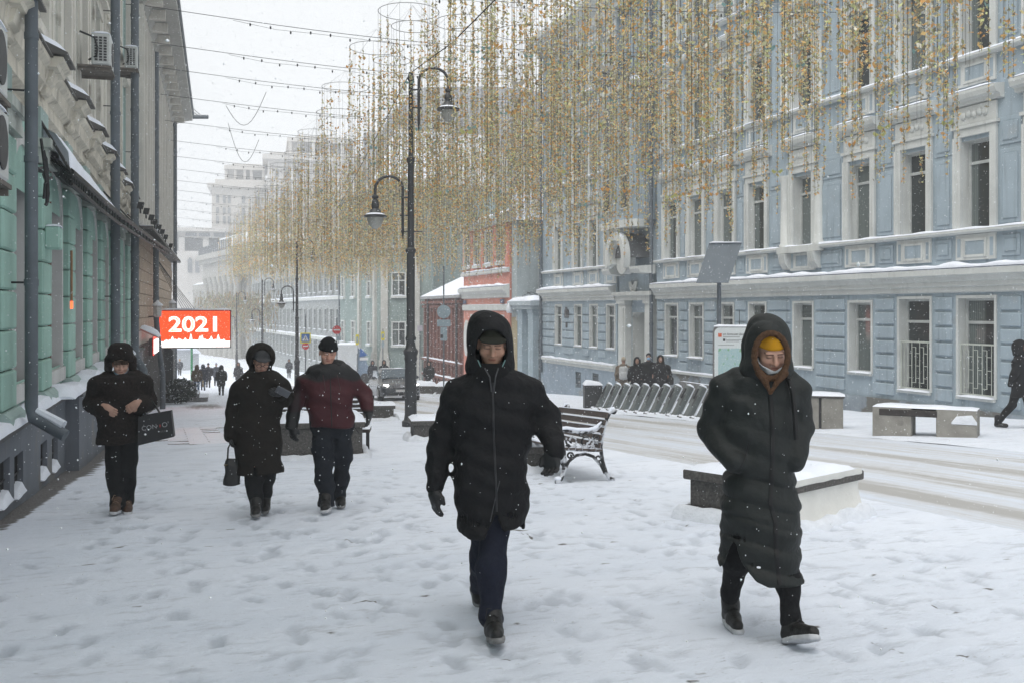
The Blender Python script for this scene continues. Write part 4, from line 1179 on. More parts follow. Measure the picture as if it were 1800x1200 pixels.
# heavy cornice: continuous moulding, brackets over the pilasters, sheet flashing and caps of snow
m = MB(); m.prism([(-.4, 3.98), (-.3, 4.0), (-.28, 4.3), (-.15, 4.36), (-.16, 4.55), (-.06, 4.62), (-.04, 4.8), (.03, 4.86), (.03, 4.93), (-.4, 5.0)], 0, -T_END, 4); m.build('cornice', OLDSTONE, gl)
m = MB(); m.prism([(.06, 4.94), (.06, 4.965), (-.42, 5.25), (-.42, 4.94)], 0, -T_END - .02, 4); m.build('flashing', FLASH, gl)
br = MB(); br.prism([(-.3, -.62), (-.2, -.6), (-.16, -.45), (-.05, -.38), (.0, -.22), (.16, -.14), (.2, 0), (-.3, 0)], 0, -.22, .22)
br.prism([(-.3, -.3), (.04, -.3), (.12, -.12), (.14, 0), (-.3, 0)], 0, -.34, -.221); br.prism([(-.3, -.3), (.04, -.3), (.12, -.12), (.14, 0), (-.3, 0)], 0, .221, .34)
br.prism([(-.3, .001), (.26, .001), (.28, .05), (.34, .09), (.34, .14), (-.3, .16)], 0, -.42, .42)
br.box(-.12, .12, -.06, .03, -.5, -.40, .02); br.box(-.14, .14, .0, .12, -.32, -.2, .03)
br = br.mesh('bracket', OLDSTONE)
bf = MB(); bf.prism([(.4, 0), (.4, .03), (-.42, .42), (-.42, 0)], 0, -.47, .47); bf = bf.mesh('bracket_flashing', FLASH)
bs = MB(); snow_strip(bs, -.4, .4, -.38, .36, .0, .2, 4, n=8, edge=.5)
for i, p in enumerate(bs.v): bs.v[i] = (p[0], p[1], p[2] + (.0 if p[2] <= 0 else 0) + (.36 - p[1]) * .44)
bs = bs.mesh('cap_snow', SNOW, True)
for t in PC:
 if t < 3: continue
 o = put('bracket', br, gl, (-t, -.16, 4.82)); put('bracket_flashing', bf, o, (0, 0, .165)); put('cap_snow', bs, o, (0, 0, .19))
# upper storeys: cream pilaster strips over faded green, windows with cream frames
uh = [(-t - .55, -t + .55, z, z + 2.3) for t in bays for z in (6.0, 9.9)]
m = MB(); wall_quads(m, -T_END, 4, 4.95, 13.4, uh, -.42); m.build('upper_wall', GREEN_D, gl)
strip = MB(); strip.box(-.30, .30, -.1, .10, 0, 8.0); strip.box(-.2, .2, .101, .14, .3, 7.6); strip = strip.mesh('pilaster_strip', CREAM)
for t in PC:
 if t < 3: continue
 for s in (-.34, .34): put('pilaster_strip', strip, gl, (-t + s * 1.35, -.42, 5.26), scale=(.62, 1, 1))
us = MB()
for s in (-1, 1): us.box(min(s * .555, s * .80), max(s * .555, s * .80), 0, .12, -.3, 2.5)
us.box(-.9, .9, 0, .16, 2.501, 2.75); us.box(-1.0, 1.0, 0, .3, 2.751, 2.85); us.box(-.95, .95, 0, .2, -.45, -.301)
us = us.mesh('window_surround', CREAM); uc = casement_mesh(1.1, 2.3, .7, .06, 1); up = pane_mesh(1.1, 2.3)
m = MB(); reveals(m, uh, -.42, .3); m.build('window_reveals', CREAM, gl)['kind'] = 'stuff'
for t in bays:
 if t < 3: continue
 for z in (6.0, 9.9):
  put('window_surround', us, gl, (-t, -.418, z)); o = put('window', uc, gl, (-t, -.66, z)); put('pane', up, o)
m = MB(); m.prism([(-.42, 8.95), (-.25, 9.0), (-.2, 9.15), (-.42, 9.2)], 0, -T_END, 4); m.build('string_course', CREAM, gl)
m = MB(); m.prism([(-.42, 12.9), (-.2, 13.0), (.1, 13.2), (.25, 13.3), (.25, 13.5), (-.42, 13.7)], 0, -T_END, 4); m.build('cornice', CREAM, gl)
m = MB(); m.prism([(.3, 13.7), (-5, 16), (-10, 13.7)], 0, -T_END, 4); m.build('roof', FLASH, gl)
# downpipes with collars and a snow-lined shoe
def downpipe(t, n, z1, z0, r, shoe=True, parent=gl, bend=0):
 m = MB(); pts = [(-t, n, z1), (-t, n, z0)]
 if bend: pts = [(-t, n, z1), (-t, n, 1.9), (-t - bend * .55, n + .12, 1.3), (-t - bend, n + .16, .7), (-t - bend, n + .16, z0)]
 if shoe: pts += [(-t + .02, n + .02, z0 - .12), (-t + .14, n + .36, z0 - .32)]
 m.tube(pts, r, 14)
 z = z1 - .7
 while z > z0 + .4:
  if not bend or z > 2: m.tube([(-t, n, z - .035), (-t, n, z + .035)], r * 1.12, 14)
  z -= 1.35
 o = m.build('downpipe', PIPE, parent, True)
 m = MB(); z = z1 - 1.0
 while z > z0 + .5:
  m.tube([(-t, n - .25, z), (-t, n - r, z)], .012, 5); z -= 2.1
 m.build('pipe_bracket', IRON, parent)
 return o
o = downpipe(12.05, .14, 13.4, .55, .068)
m = MB(); m.tube([(-12.04, .2, .50), (-11.93, .48, .345)], [.05, .055], 8); m.build('shoe_snow', SNOW, o, True)
downpipe(23.7, .16, 13.4, .0, .10, False); downpipe(30.4, .2, 13.4, .3, .11, False)
m = MB(); m.tube([(-30.4, .2, .3), (-30.4, .42, -.1), (-30.4, .42, -2.2)], .12, 12); m.build('downpipe', PIPE, gl, True)
# meter box and a lit orange tube on the pilasters, cables
m = MB(); m.box(-14.95, -14.6, -.07, .12, 2.42, 2.72, .02); mb_ = m.build('meter_box', GREEN, gl)
m = MB(); snow_strip(m, -14.95, -14.6, -.07, .13, 2.72, .05, 2, n=4); m.build('box_snow', SNOW, mb_, True)
m = MB(); m.tube([(-17.4, -.04, 1.72), (-17.4, -.04, 2.55)], .018, 6); tb = m.build('tube_thermometer', mat('amber tube', (.30, .17, .09), .5, .2, 5, 0), gl)
m = MB(); m.tube([(-17.4, -.04, 1.62), (-17.4, -.04, 1.74)], .022, 6); m.build('red_lamp', glow_mat('red lamp glow', (1., .12, .04), 1.5), tb)
m = MB()
for k, (t0, z0) in enumerate(((13.2, 3.5), (13.3, 3.45), (13.1, 3.55))):
 m.tube([(-t0 - .1 * i + .02 * k, .10 + .03 * math.sin(i), z0 - .16 * i + .1 * math.sin(i * 1.7 + k)) for i in range(5)], .018, 5)
m.tube([(-13.1, .05, 3.3 + .05 * math.sin(i)) if i == 0 else (-13.1 - i * .14, .05 + .04 * math.sin(i * 2), 3.32 - .05 * math.sin(i * 1.3)) for i in range(8)], .02, 5)
m.build('cable_bundle', IRON, gl, True)
m = MB(); m.tube([(-15.35, -.10, .5), (-15.35, -.10, 3.6)], .022, 6); m.build('rusty_pipe', mat('rusty pipe', (.16, .07, .04), .8, .3, 8, .2), gl)

# air conditioners on their brackets
ACW = mat('air conditioner casing', (.50, .52, .51), .5, .1, 4, .05, 30, streak=.25)
def ac_unit(label, t, n, z, face):
 r = thing('air_conditioner', label, 'air conditioner', (0, 0, 0), 0, 'air conditioners on the green house')
 r.matrix_world = gl_M @ Matrix.Translation((-t, n, z))
 m = MB(); m.box(-.42, .42, 0, .34, 0, .6, .025); m.build('casing', ACW, r)
 m = MB()
 if face:                                             # louvred flank towards the camera
  for k in range(9):
   for q in range(3): m.box(.421, .43, .06 + q * .08, .115 + q * .08, .07 + k * .053, .105 + k * .053)
 m.lathe([(.23, 0), (.23, .012), (.2, .016)], 22)
 for i, p in enumerate(m.v[-66:]):
  pass
 k0 = len(m.v) - 66
 for i in range(k0, len(m.v)):
  x, y, zz = m.v[i]; m.v[i] = (x - .08, .341 + zz, y + .3)
 m.build('grille', mat('dark grille', (.05, .052, .055), .6, .2, 10, .1), r)
 m = MB(); m.box(-.44, .44, -.25, .36, -.06, -.02); m.box(-.4, -.36, -.25, .34, -.12, -.061); m.box(.36, .4, -.25, .34, -.12, -.061); m.build('bracket', mat('rusted angle iron', (.14, .125, .11), .8, .3, 6, .2, 30, snow=.05), r)
 m = MB(); snow_strip(m, -.41, .41, 0, .34, .6, .08, t, n=6); m.build('snow_cap', SNOW, r, True)
 m = MB(); m.tube([(.3, -.05, .1), (.46, .1, .15), (.5, .12, .3), (.46, .06, .5), (.44, -.2, .6)], .02, 6); m.build('hose', IRON, r, True)
 return r
bpy.context.view_layer.update()
gl_M = gl.matrix_basis.copy()
t1, z1 = left_n(12, 178, .28); ac_unit('white air conditioner at the upper left edge beside the thick downpipe', t1 - .42, -.05, z1, False)
t1, z1 = left_n(14, 322, .28); ac_unit('white air conditioner mounted directly below the other on sea green wall', t1 - .42, -.05, z1, False)
t1, z1 = left_n(165, 112, .0); ac_unit('snow capped air conditioner with louvred flank high between two downpipes', t1 + .45, -.05, z1, True)
t1, z1 = left_n(222, 118, .0); ac_unit('smaller looking air conditioner high beyond the second downpipe', t1 + .45, -.05, z1, True)

# long iron canopy hung along the front
EDGE = [(105, 288, .10), (125, 303, .26), (150, 325, .36), (180, 353, .46), (210, 378, .52), (245, 404, .6), (275, 426, .7), (299, 443, .8)]
E3 = []
for u, v, n in EDGE:
 t, z = left_n(u, v, n); E3.append((-t, n, z))
can = thing('iron_canopy', 'long dark iron canopy with a thick drift of snow along the green house', 'canopy', (0, 0, 0)); can.matrix_world = gl_M
m = MB(); m.tube(E3, .05, 6); m.tube([(x, y, z - .16) for x, y, z in E3], .03, 6)
for i in range(len(E3) - 1):
 a, b = Vector(E3[i]), Vector(E3[i + 1])
 for f in np.linspace(0, 1, 7)[:-1]:
  p = a.lerp(b, f); m.tube([p, p + Vector((0, .02, -.09)), p + Vector((0, 0, -.16))], .014, 4)
m.build('edge_frieze', IRON, can)
vs = []; fs = []
for i, (x, y, z) in enumerate(E3): vs += [(x, y, z + .02), (x, -.35, z + .42), (x, -.35, z + .38), (x, y, z - .02)]
for i in range(len(E3) - 1):
 o = i * 4; fs += [(o, o + 4, o + 5, o + 1), (o + 3, o + 2, o + 6, o + 7), (o, o + 3, o + 7, o + 4)]
m = MB(); m.add(vs, fs); m.build('roof_sheet', IRON, can)
m = MB(); rows = []
for j in range(0, 29):
 f = j / 28 * 4.2; i = min(int(f), len(E3) - 2); p = Vector(E3[i]).lerp(Vector(E3[i + 1]), f - i)
 h = (.40 * (1 - j / 30) + .06) * math.sin(math.pi * (j + .3) / 28.6) ** .4 * (1 + .3 * mnoise.noise(Vector((j * .4, 2, 1))))
 for q, (s, k) in enumerate(((0, 0), (.03, .7), (.3, 1.1), (.7, 1.0), (1, .5))):
  rows.append((p.x, p.y + (-.35 - p.y) * s, p.z + .025 + .4 * s + h * k))
fs = [(j * 5 + q, j * 5 + q + 1, j * 5 + q + 6, j * 5 + q + 5) for j in range(28) for q in range(4)]
m.add(rows, fs); m.build('snow_drift', SNOW, can, True)
m = MB()
for i in (1, 3, 5, 6): x, y, z = E3[i]; m.tube([(x, y, z), (x, -.3, z + 1.0)], .02, 5)
m.build('stay_rods', IRON, can)

# floodlights on the canopy
FLS = [(247, 362), (257, 372), (266, 383), (272, 391), (279, 400), (285, 408), (291, 417), (300, 432)]
fl_first = None; FLO = ['first', 'second', 'third', 'fourth', 'fifth', 'sixth', 'seventh', 'last']
for i, (u, v) in enumerate(FLS):
 n = .45 + .05 * i; t, z = left_n(u, v, n)
 p = gl_M @ Vector((-t, n, z))
 if fl_first is None:
  fl_first = thing('floodlight', 'first of the small black floodlights along the canopy, counting away from us', 'floodlight', p, gl.rotation_euler.z, 'floodlights along the canopy')
  m = MB(); m.prism([(-.09, -.07), (.06, -.09), (.10, .08), (-.05, .09)], 0, -.11, .11); m.build('housing', IRON, fl_first)
  m = MB(); m.box(-.10, .10, -.02, .02, -.2, -.08); m.build('yoke', IRON, fl_first)
 else: dup(fl_first, p, label=FLO[i] + ' of the small black floodlights along the canopy, counting away from us')

# ------------------------------------------------------------------ beige building further down
k2 = .049; a2 = math.atan(k2)
bx = X0L + KL * 35.5; by = 35.5
bg = thing('beige_building', 'tall beige building with fluted upper walls and a deep overhanging cornice', 'building', (bx, by, 0), -R(90) - a2)
BEIGE = mat('beige stone', (.42, .34, .26), .85, .12, 1.5, .15, 30, streak=.3)
PALEUP = mat('pale upper wall', (.62, .60, .55), .85, .1, 1.2, .1, 30, streak=.35)
BL = 25.0
def bb(t): return -t
m = MB(); m.box(-BL, 0, -10, -.12, -6, 12.6); m.build('wall', PALEUP, bg)
sb = {}
for r in range(8):
 z = .9 + r * .42; off = .5 if r % 2 else 0
 for c in range(20):
  t0 = c * 1.25 + off
  if t0 + 1.2 > BL - .05: continue
  if 'a' not in sb:
   mm = MB(); mm.box(-.61, .61, -.12, .04, .012, .408, .015); sb['a'] = mm.mesh('stone_block', BEIGE)
  put('stone_block', sb['a'], bg, (-t0 - .62, 0, z))
m = MB(); m.box(-BL + .02, -.02, -.2, .0, .88, 4.28); m.build('stone_backing', mat('mortar', (.2, .165, .13), .9, .2, 4, .2), bg)
m = MB(); m.box(-BL, 0, -.2, .5, 4.3, 4.42); m.build('ledge', FLASH, bg)
m = MB(); snow_strip(m, -BL, 0, -.1, .5, 4.42, .12, 5); m.build('ledge_snow', SNOW, bg, True)
uw = casement_mesh(1.0, 2.2, .7, .07, 1); upn = pane_mesh(1.0, 2.2)
fl = MB(); fl.box(-.16, .16, -.12, .16, 0, 7.4); fl.box(-.09, .09, .161, .2, .2, 7.2); fl = fl.mesh('fluted_strip', mat('pale fluting', (.6, .585, .54), .85, .08, 2, .1, 30, streak=.3))
for i in range(18):
 put('fluted_strip', fl, bg, (-.4 - i * 1.38, 0, 4.5))
for i in range(8):
 for z in (5.2, 8.8):
  o = put('window', uw, bg, (-1.8 - i * 2.76, -.08, z)); put('pane', upn, o)
# deep eaves: soffit, fascia, gutter
m = MB(); m.prism([(-.12, 11.9), (.15, 12.0), (.3, 12.4), (1.15, 12.55), (1.15, 12.85), (1.0, 12.95), (-.12, 13.4)], 0, -BL - .1, 0); m.build('eaves', mat('eaves render', (.38, .38, .36), .85, .1, 1.2, .1, 30, streak=.3), bg)
m = MB(); m.tube([(0, 1.18, 12.9), (-BL - .1, 1.18, 12.9)], .07, 8); m.build('gutter', PIPE, bg, True)
for i in range(14):
 m = MB(); m.box(-1.2 - i * 1.72, -.9 - i * 1.72, .15, .75, 12.1, 12.42); m.build('eaves_bracket', PALEUP, bg)
m = MB(); m.box(-BL, 0, -9, -.2, 13.4, 17.0); m.build('attic', PALEUP, bg)
# rounded corner turret at the far end
m = MB(); m.lathe([(1.3, -6), (1.3, 11.6), (1.45, 11.8), (1.45, 12.2), (1.9, 12.5), (1.9, 12.9), (1.35, 13.2), (1.3, 16.5), (1.6, 16.8), (1.6, 17.2), (1.0, 17.6)], 20, (-BL, -1.35, 0)); m.build('corner_turret', PALEUP, bg, True)
for t, n, z1, z0, b in ((6.4, .22, 11.8, .8, 1), (23.5, .25, 12.2, -2.8, 0)):
 m = MB()
 pts = [(-t, n, z1), (-t, n, z0 + .6)]
 if b: pts += [(-t - .3, n + .1, 0), (-t - .9, n + .2, -1.0), (-t - .9, n + .2, -2.4)]
 else: pts += [(-t, n, z0)]
 m.tube(pts, .11, 10)
 for z in np.arange(z0 + 1.2, z1, 2.0): m.tube([(-t, n, z), (-t, n, z + .08)], .13, 10)
 m.build('downpipe', PIPE, bg, True)
# ribbed metal shop front, with a lit fascia
RIB = mat('ribbed dark metal', (.10, .095, .09), .45, .25, 3, .1, 40, metal=.4, streak=.4)
m = MB()
for i in range(46): m.box(-.3 - i * .3, -.12 - i * .3, .0, .10 + .05 * (i % 2), -4, .35)
m.box(-14, -.1, -.1, .02, -4, .36); m.build('ribbed_cladding', RIB, bg)
m = MB(); m.box(-16.5, -14.0, -.1, .55, -5, .3, .03); m.build('shop_pier', mat('dark shop pier', (.06, .06, .062), .5, .2, 3, .1), bg)
m = MB(); m.box(-6.3, -3.2, .16, .32, -.05, .55); sg = m.build('fascia', mat('fascia box', (.08, .07, .07), .5, .1, 4, 0), bg)
m = MB()
for i, t in enumerate((3.35, 3.9, 4.45, 5.1, 5.8)): m.box(-t - .3, -t, .321, .34, .0, .5)
m.build('lit_letters', glow_mat('fascia white', (1., .93, .9), 2.2), sg)
m = MB(); m.box(-6.3, -3.2, .30, .325, .52, .60); m.box(-3.22, -3.18, .30, .33, -.05, .52); m.build('red_edge', glow_mat('fascia red', (1., .05, .03), 1.6), sg)
for i in range(4):
 m = MB(); m.box(-17.6 - i * 1.7, -16.6 - i * 1.7, -.1, .05, -4, .1); m.build('shop_door', WOOD_DK, bg)
bpy.context.view_layer.update(); bgM = bg.matrix_basis.copy()
def beige(name, label, cat, t, n, z):
 r = thing(name, label, cat); r.matrix_world = bgM @ Matrix.Translation((-t, n, z)); return r
aw = beige('shop_awning', 'small pinkish awning over the shop front, heaped with snow', 'awning', 1.6, .0, .62)
m = MB(); m.prism([(0, .30), (.05, .34), (.62, .05), (.62, 0)], 0, -.8, .8); m.build('sheet', mat('pink awning', (.45, .22, .2), .7, .1, 3, .05), aw)
m = MB(); snow_strip(m, -.78, .78, 0, .62, 0, .2, 8)
m.v = [(x, y, z + .34 - .47 * y) for x, y, z in m.v]; m.build('snow_heap', SNOW, aw, True)
for (u_, v_, d_), lab in (((277, 558, 38), 'white wall lantern with a snow hat above the small awning'), ((303, 548, 52), 'white pointed lantern further along beside the screen')):
 lt = thing('wall_lantern', lab, 'lantern', at(u_, v_, d_), bg.rotation_euler.z)
 m = MB(); m.lathe([(.08, 0), (.17, .05), (.18, .40), (.12, .44)], 6); m.build('glass_body', mat('milk glass', (.46, .46, .45), .4, .1, 3, 0), lt)
 m = MB(); m.lathe([(.21, .44), (.19, .50), (.08, .58), (.02, .66)], 8); m.build('cap', SNOW_ROUGH, lt, True)
 m = MB(); m.tube([(0, 0, .05), (0, -.6, .0)], .03, 6); m.build('arm', IRON, lt)
# steps to the shop door and a clipped shrub in front
st = beige('entrance_steps', 'grey stone steps dusted with snow below the screen', 'steps', 15.6, .6, gz(49))
for i in range(3):
 m = MB(); m.box(-1.2, 1.2, -.3, 1.5 - i * .4, .17 * i, .17 * (i + 1)); m.build('step', mat('grey granite', (.17, .17, .17)), st)
def shrub(label, p, r, h, n, seed, group=None):
 root = thing('shrub', label, 'shrub', p, 0, group); rs = np.random.RandomState(seed)
 m = MB()
 for i in range(7):
  a = rs.rand() * 6.28; m.tube([(0, 0, 0), (.3 * r * math.cos(a), .3 * r * math.sin(a), h * .5), (.8 * r * math.cos(a + .3), .8 * r * math.sin(a + .3), h * .9)], [.025, .015, .006], 4)
 m.build('stem', WOOD_DK, root)
 P = rs.normal(size=(n, 3)); P /= np.linalg.norm(P, axis=1)[:, None]; P *= rs.rand(n, 1) ** .4
 P = P * [r, r, h * .5] + [0, 0, h * .55]
 a = rs.normal(size=(n, 3)) * .06; b = rs.normal(size=(n, 3)) * .06
 V = np.stack([P - a, P + b, P + a], 1).reshape(-1, 3); Q = np.arange(n * 3).reshape(-1, 3)
 put('foliage', np_mesh('foliage', V, Q, mat('dark evergreen leaf', (.03, .04, .03), .7, .4, 5, 0, snow=.1), False), root)['kind'] = 'stuff'
 return root
p = bgM @ Vector((-12.6, .9, 0)); shrub('dark bushy shrub by the ribbed shop front', (p.x, p.y, gz(p.y)), .75, 1.1, 2200, 4)

# ------------------------------------------------------------------ the lit 2021 screen
sc_d = 43.0
pA = at(284, 610, sc_d); pB = at(402, 547, sc_d)
SW = 118 / F * sc_d; SH = 63 / F * sc_d
tc = TH + math.atan((343 - U0) / F)
scr = thing('led_screen', 'glowing orange screen reading 2021 hung out from the beige building', 'screen', at(343, 610, sc_d), -tc)
m = MB(); m.box(-SW / 2 - .05, SW / 2 + .05, .0, .38, -.05, SH + .05, .02); m.build('housing', IRON, scr)
m = MB(); m.box(-SW / 2, SW / 2, -.012, -.002, 0, SH); m.build('panel', glow_mat('screen orange', (1.0, .055, .008), 1.05), scr)
SCW = glow_mat('screen white', (1., .95, .92), 1.15)
SCO = glow_mat('screen ornament', (1.0, .42, .22), .9)
me = text_mesh('2021', SH * .58, SCW, .003, 'CENTER', .022)
o = put('lettering', me, scr, (0, -.018, SH * .615), (R(90), 0, 0), (1.22, 1, 1))
me = text_mesh('2021', SH * .58, SCO, .002, 'CENTER', -.022); put('lettering_inlay', me, scr, (0, -.024, SH * .615), (R(90), 0, 0), (1.22, 1, 1))
rs = np.random.RandomState(8); pts = [(-SW / 2, 0)]; x = -SW / 2; prof = []
# city skyline with towers
tow = {.18: .12, .27: .06, .44: .2, .57: .13, .6: .16, .73: .12, .83: .17, .36: .07}
xs = np.linspace(0, 1, 120)
hgt = .165 + .035 * np.abs(np.sin(xs * 37)) + .03 * (np.sin(xs * 91) > .2)
for c, hh in tow.items(): hgt = np.maximum(hgt, .2 + hh * np.clip(1 - np.abs(xs - c) / .022, 0, 1) ** .8)
hgt = np.where((xs < .07) | (xs > .93), .165, hgt)
m = MB(); m.prism([(-SW / 2, .001)] + [(-SW / 2 + SW * a, SH * b) for a, b in zip(xs, hgt)] + [(SW / 2, .001)], 1, -.016, -.0125); m.build('skyline', SCW, scr)
me = text_mesh('С НОВЫМ ГОДОМ МОСКВА!', SH * .085, SCO, .001); put('lettering', me, scr, (0, -.019, SH * .07), (R(90), 0, 0), (1.55, 1, 1))
m = MB()
for _ in range(90):
 a, b, r = rs.uniform(-.49, .49) * SW, SH * rs.uniform(.3, .98), rs.uniform(.004, .012); m.box(a - r, a + r, -.014, -.0123, b - r, b + r)
m.build('lit_specks', SCO, scr)['kind'] = 'stuff'
m = MB(); snow_strip(m, -SW / 2, SW / 2 + .05, 0, .38, SH + .05, .09, 3); m.build('snow_cap', SNOW, scr, True)
bpy.context.view_layer.update()
iM = scr.matrix_basis.inverted()
m = MB()
for k in range(6):
 a = at(266 + k * 3.4, 440 + k * 5, sc_d - 2); b = at(322 + k * 4.4, 546, sc_d + .1)
 m.tube([iM @ a, iM @ a.lerp(b, .5) + Vector((0, 0, -.05)), iM @ b], .013, 4)
m.build('support_cable', IRON, scr)
m = MB(); m.box(-SW / 2 - .7, -SW / 2 - .02, .1, .2, .1, .2); m.box(-SW / 2 - .7, -SW / 2 - .02, .1, .2, SH - .2, SH - .1); m.build('mounting_arm', IRON, scr)
# ------------------------------------------------------------------ lamp posts
LAMP_GL = mat('clouded lamp glass', (.36, .36, .33), .25, .1, 4, 0, spec=.5)
def lamp_head(parent, x, z_arm, side, zs, R_):
 """gooseneck with a bell lamp; side -1 hangs it to the left"""
 arm = MB(); n = 14
 pts = [(x + side * .20, 0, z_arm - .95), (x + side * .20, 0, z_arm + .1)]
 cx = x + side * (.20 + R_)
 pts += [(cx - side * R_ * math.cos(t), 0, z_arm + .1 + R_ * .95 * math.sin(t)) for t in np.linspace(.15, math.pi, n)]
 pts += [(x + side * (.2 + 2 * R_), 0, z_arm - .06)]
 arm.tube(pts, .035, 8)
 arm.tube([(x + side * .20, 0, z_arm - .95), (x + side * .20, 0, z_arm - 1.15)], [.035, .005], 6)
 for z in (z_arm - .55, z_arm - .1): arm.tube([(x + side * .05, 0, z), (x + side * .27, 0, z)], .022, 6)
 a = arm.build('arm', METAL_D, parent, True)
 hx = x + side * (.2 + 2 * R_); hz = z_arm - .06; K = lambda pr: [(a_ * .84, b_ * .78) for a_, b_ in pr]
 m = MB(); m.lathe(K([(.05, .02), (.10, -.02), (.10, -.08), (.06, -.11), (.085, -.16), (.12, -.30), (.10, -.42), (.16, -.48), (.20, -.58), (.34, -.64), (.345, -.69), (.20, -.70)]), 16, (hx, 0, hz)); h = m.build('lamp_shade', METAL_D, parent, True)
 m = MB(); m.lathe(K([(.24, -.701), (.235, -.80), (.18, -.95), (.09, -1.05), (.01, -1.08)]), 16, (hx, 0, hz)); m.build('lamp_glass', LAMP_GL, h, True)
 m = MB(); m.lathe(K([(.30, -.62), (.26, -.585), (.21, -.565)]), 14, (hx, 0, hz)); m.build('shade_snow', SNOW, h, True)

def lamp_post(label, u, d, two=True, top_right=True):
 p = on_ground(u, d); t = TH + math.atan((u - U0) / F)
 r = thing('lamp_post', label, 'street lamp', p, -t, 'black street lamps down the pavement')
 m = MB(); m.lathe([(.22, 0), (.22, .12), (.17, .16), (.15, .3), (.145, 1.62), (.165, 1.68), (.15, 1.75), (.175, 1.8), (.185, 1.88), (.13, 1.95), (.105, 2.1), (.135, 2.16), (.135, 2.2), (.105, 2.25),
                               (.10, 4.3), (.13, 4.33), (.13, 4.4), (.085, 4.45), (.075, 6.55), (.1, 6.6), (.1, 6.68), (.062, 6.72), (.055, 8.6), (.085, 8.65), (.05, 8.83)], 18)
 m.build('pole', METAL_D, r, True)
 m = MB(); m.tube([(-.25, 0, 4.85), (.28, 0, 4.85)], .018, 6); m.build('crossbar', METAL_D, r)
 lamp_head(r, 0, 5.80, -1, 0, .34)
 if two: lamp_head(r, 0, 8.50, 1, 0, .37)
 return r
lamp_post('tall black street lamp with two hanging heads, nearest of its row', 722, 24.9)
lamp_post('second black street lamp of the row, standing behind the man in red', 522, 58)
lamp_post('third black street lamp above the hooded woman with the handbag', 461, 88)
lamp_post('fourth slim black street lamp of the row, just clear of the orange screen', 416, 112)

# ------------------------------------------------------------------ wires across the street with rings of hanging lights
GAR = attr_mat('autumn leaf garland', 'tint', .45, .4)
_n = GAR.node_tree.nodes; _l = GAR.node_tree.links; _t = _n.new('ShaderNodeBsdfTranslucent'); _m = _n.new('ShaderNodeMixShader'); _m.inputs[0].default_value = .7
_l.new(_n['Attribute'].outputs['Color'], _t.inputs['Color']); _l.new(_n['Principled BSDF'].outputs[0], _m.inputs[1]); _l.new(_t.outputs[0], _m.inputs[2]); _l.new(_m.outputs[0], _n['Material Output'].inputs['Surface'])
WIRE = mat('black wire', (.035, .037, .04), .6, .1, 4, 0)
PALLET = np.array([(.82, .46, .18), (.84, .58, .25), (.84, .74, .42), (.70, .74, .38), (.56, .56, .34), (.38, .35, .25), (.56, .52, .38), (.30, .28, .21), (.84, .81, .68)])
PROB = np.array([.15, .12, .11, .08, .12, .13, .12, .10, .07]); PROB /= PROB.sum()
def strand_arrays(rs, length, leaf=.036, dens=50):
 """one hanging wire with tufts of leaf-shaped light film; returns vertices, quads, colours"""
 V = []; Q = []; Cc = []
 z = 0.0
 w = .0035
 for k in range(3):
  a = 2 * math.pi * k / 3; b = a + 2.1
  o = len(V)
  V += [(w * math.cos(a), w * math.sin(a), 0), (w * math.cos(b), w * math.sin(b), 0), (w * math.cos(b), w * math.sin(b), -length), (w * math.cos(a), w * math.sin(a), -length)]
  Q.append((o, o + 1, o + 2, o + 3)); Cc += [(.14, .135, .12)] * 4
 z = rs.uniform(.0, .8)
 while z < length:
  seg = rs.uniform(.35, 1.3) if z < length - 1.5 else length - z
  if rs.rand() < .70 or z > length - 1.2:
   n = int(min(seg, length - z) * dens)
   for _ in range(n):
    zz = z + rs.rand() * min(seg, length - z); a = rs.rand() * 6.28; rr = .004 + .046 * rs.rand() ** 1.5
    c = np.array([rr * math.cos(a), rr * math.sin(a), -zz])
    u_ = rs.normal(size=3); u_ /= np.linalg.norm(u_); v_ = np.cross(u_, rs.normal(size=3)); v_ /= np.linalg.norm(v_) + 1e-6
    s = leaf * rs.uniform(.6, 1.3)
    o = len(V); V += [tuple(c - u_ * s), tuple(c + v_ * s * .55), tuple(c + u_ * s), tuple(c - v_ * s * .55)]
    Q.append((o, o + 1, o + 2, o + 3)); col = PALLET[rs.choice(len(PALLET), p=PROB)] * rs.uniform(.8, 1.15); Cc += [tuple(col)] * 4
  z += seg
 if rs.rand() < .55:                                        # a butterfly of coloured film clipped to the wire
  zz = rs.uniform(.2, length * .9); a = rs.rand() * 6.28; s = rs.uniform(.07, .12)
  ux_, uy_ = math.cos(a), math.sin(a); col = [(.72, .36, .10), (.70, .42, .16), (.62, .60, .50), (.25, .42, .42), (.55, .55, .22), (.5, .47, .42)][rs.randint(6)]
  for sg in (-1, 1):
   o = len(V); V += [(0.03, 0, -zz), (.03 + sg * ux_ * s, sg * uy_ * s, -zz + s * .55), (.03 + sg * ux_ * s * 1.2, sg * uy_ * s * 1.2, -zz + s * .1), (.03 + sg * ux_ * s * .7, sg * uy_ * s * .7, -zz - s * .45)]
   Q.append((o, o + 1, o + 2, o + 3)); Cc += [col] * 4
 return V, Q, Cc
rsg = np.random.RandomState(21)
def hoop_mesh(r, name='hoop'):
 m = MB(); n = 28
 m.tube([(r * math.cos(2 * math.pi * i / n), r * math.sin(2 * math.pi * i / n), 0) for i in range(n)], .010, 4, False, True)
 for i in range(4):
  a = i * math.pi / 2 + .4; m.tube([(r * math.cos(a), r * math.sin(a), 0), (0, 0, .55)], .004, 3)
 return m.mesh(name, mat('grey hoop', (.34, .345, .35), .6, .1, 4, 0), True)
hoops = [hoop_mesh(.78), hoop_mesh(.55)]
LEN_V = [4.2, 4.6, 5.0, 5.4, 5.8, 6.2]
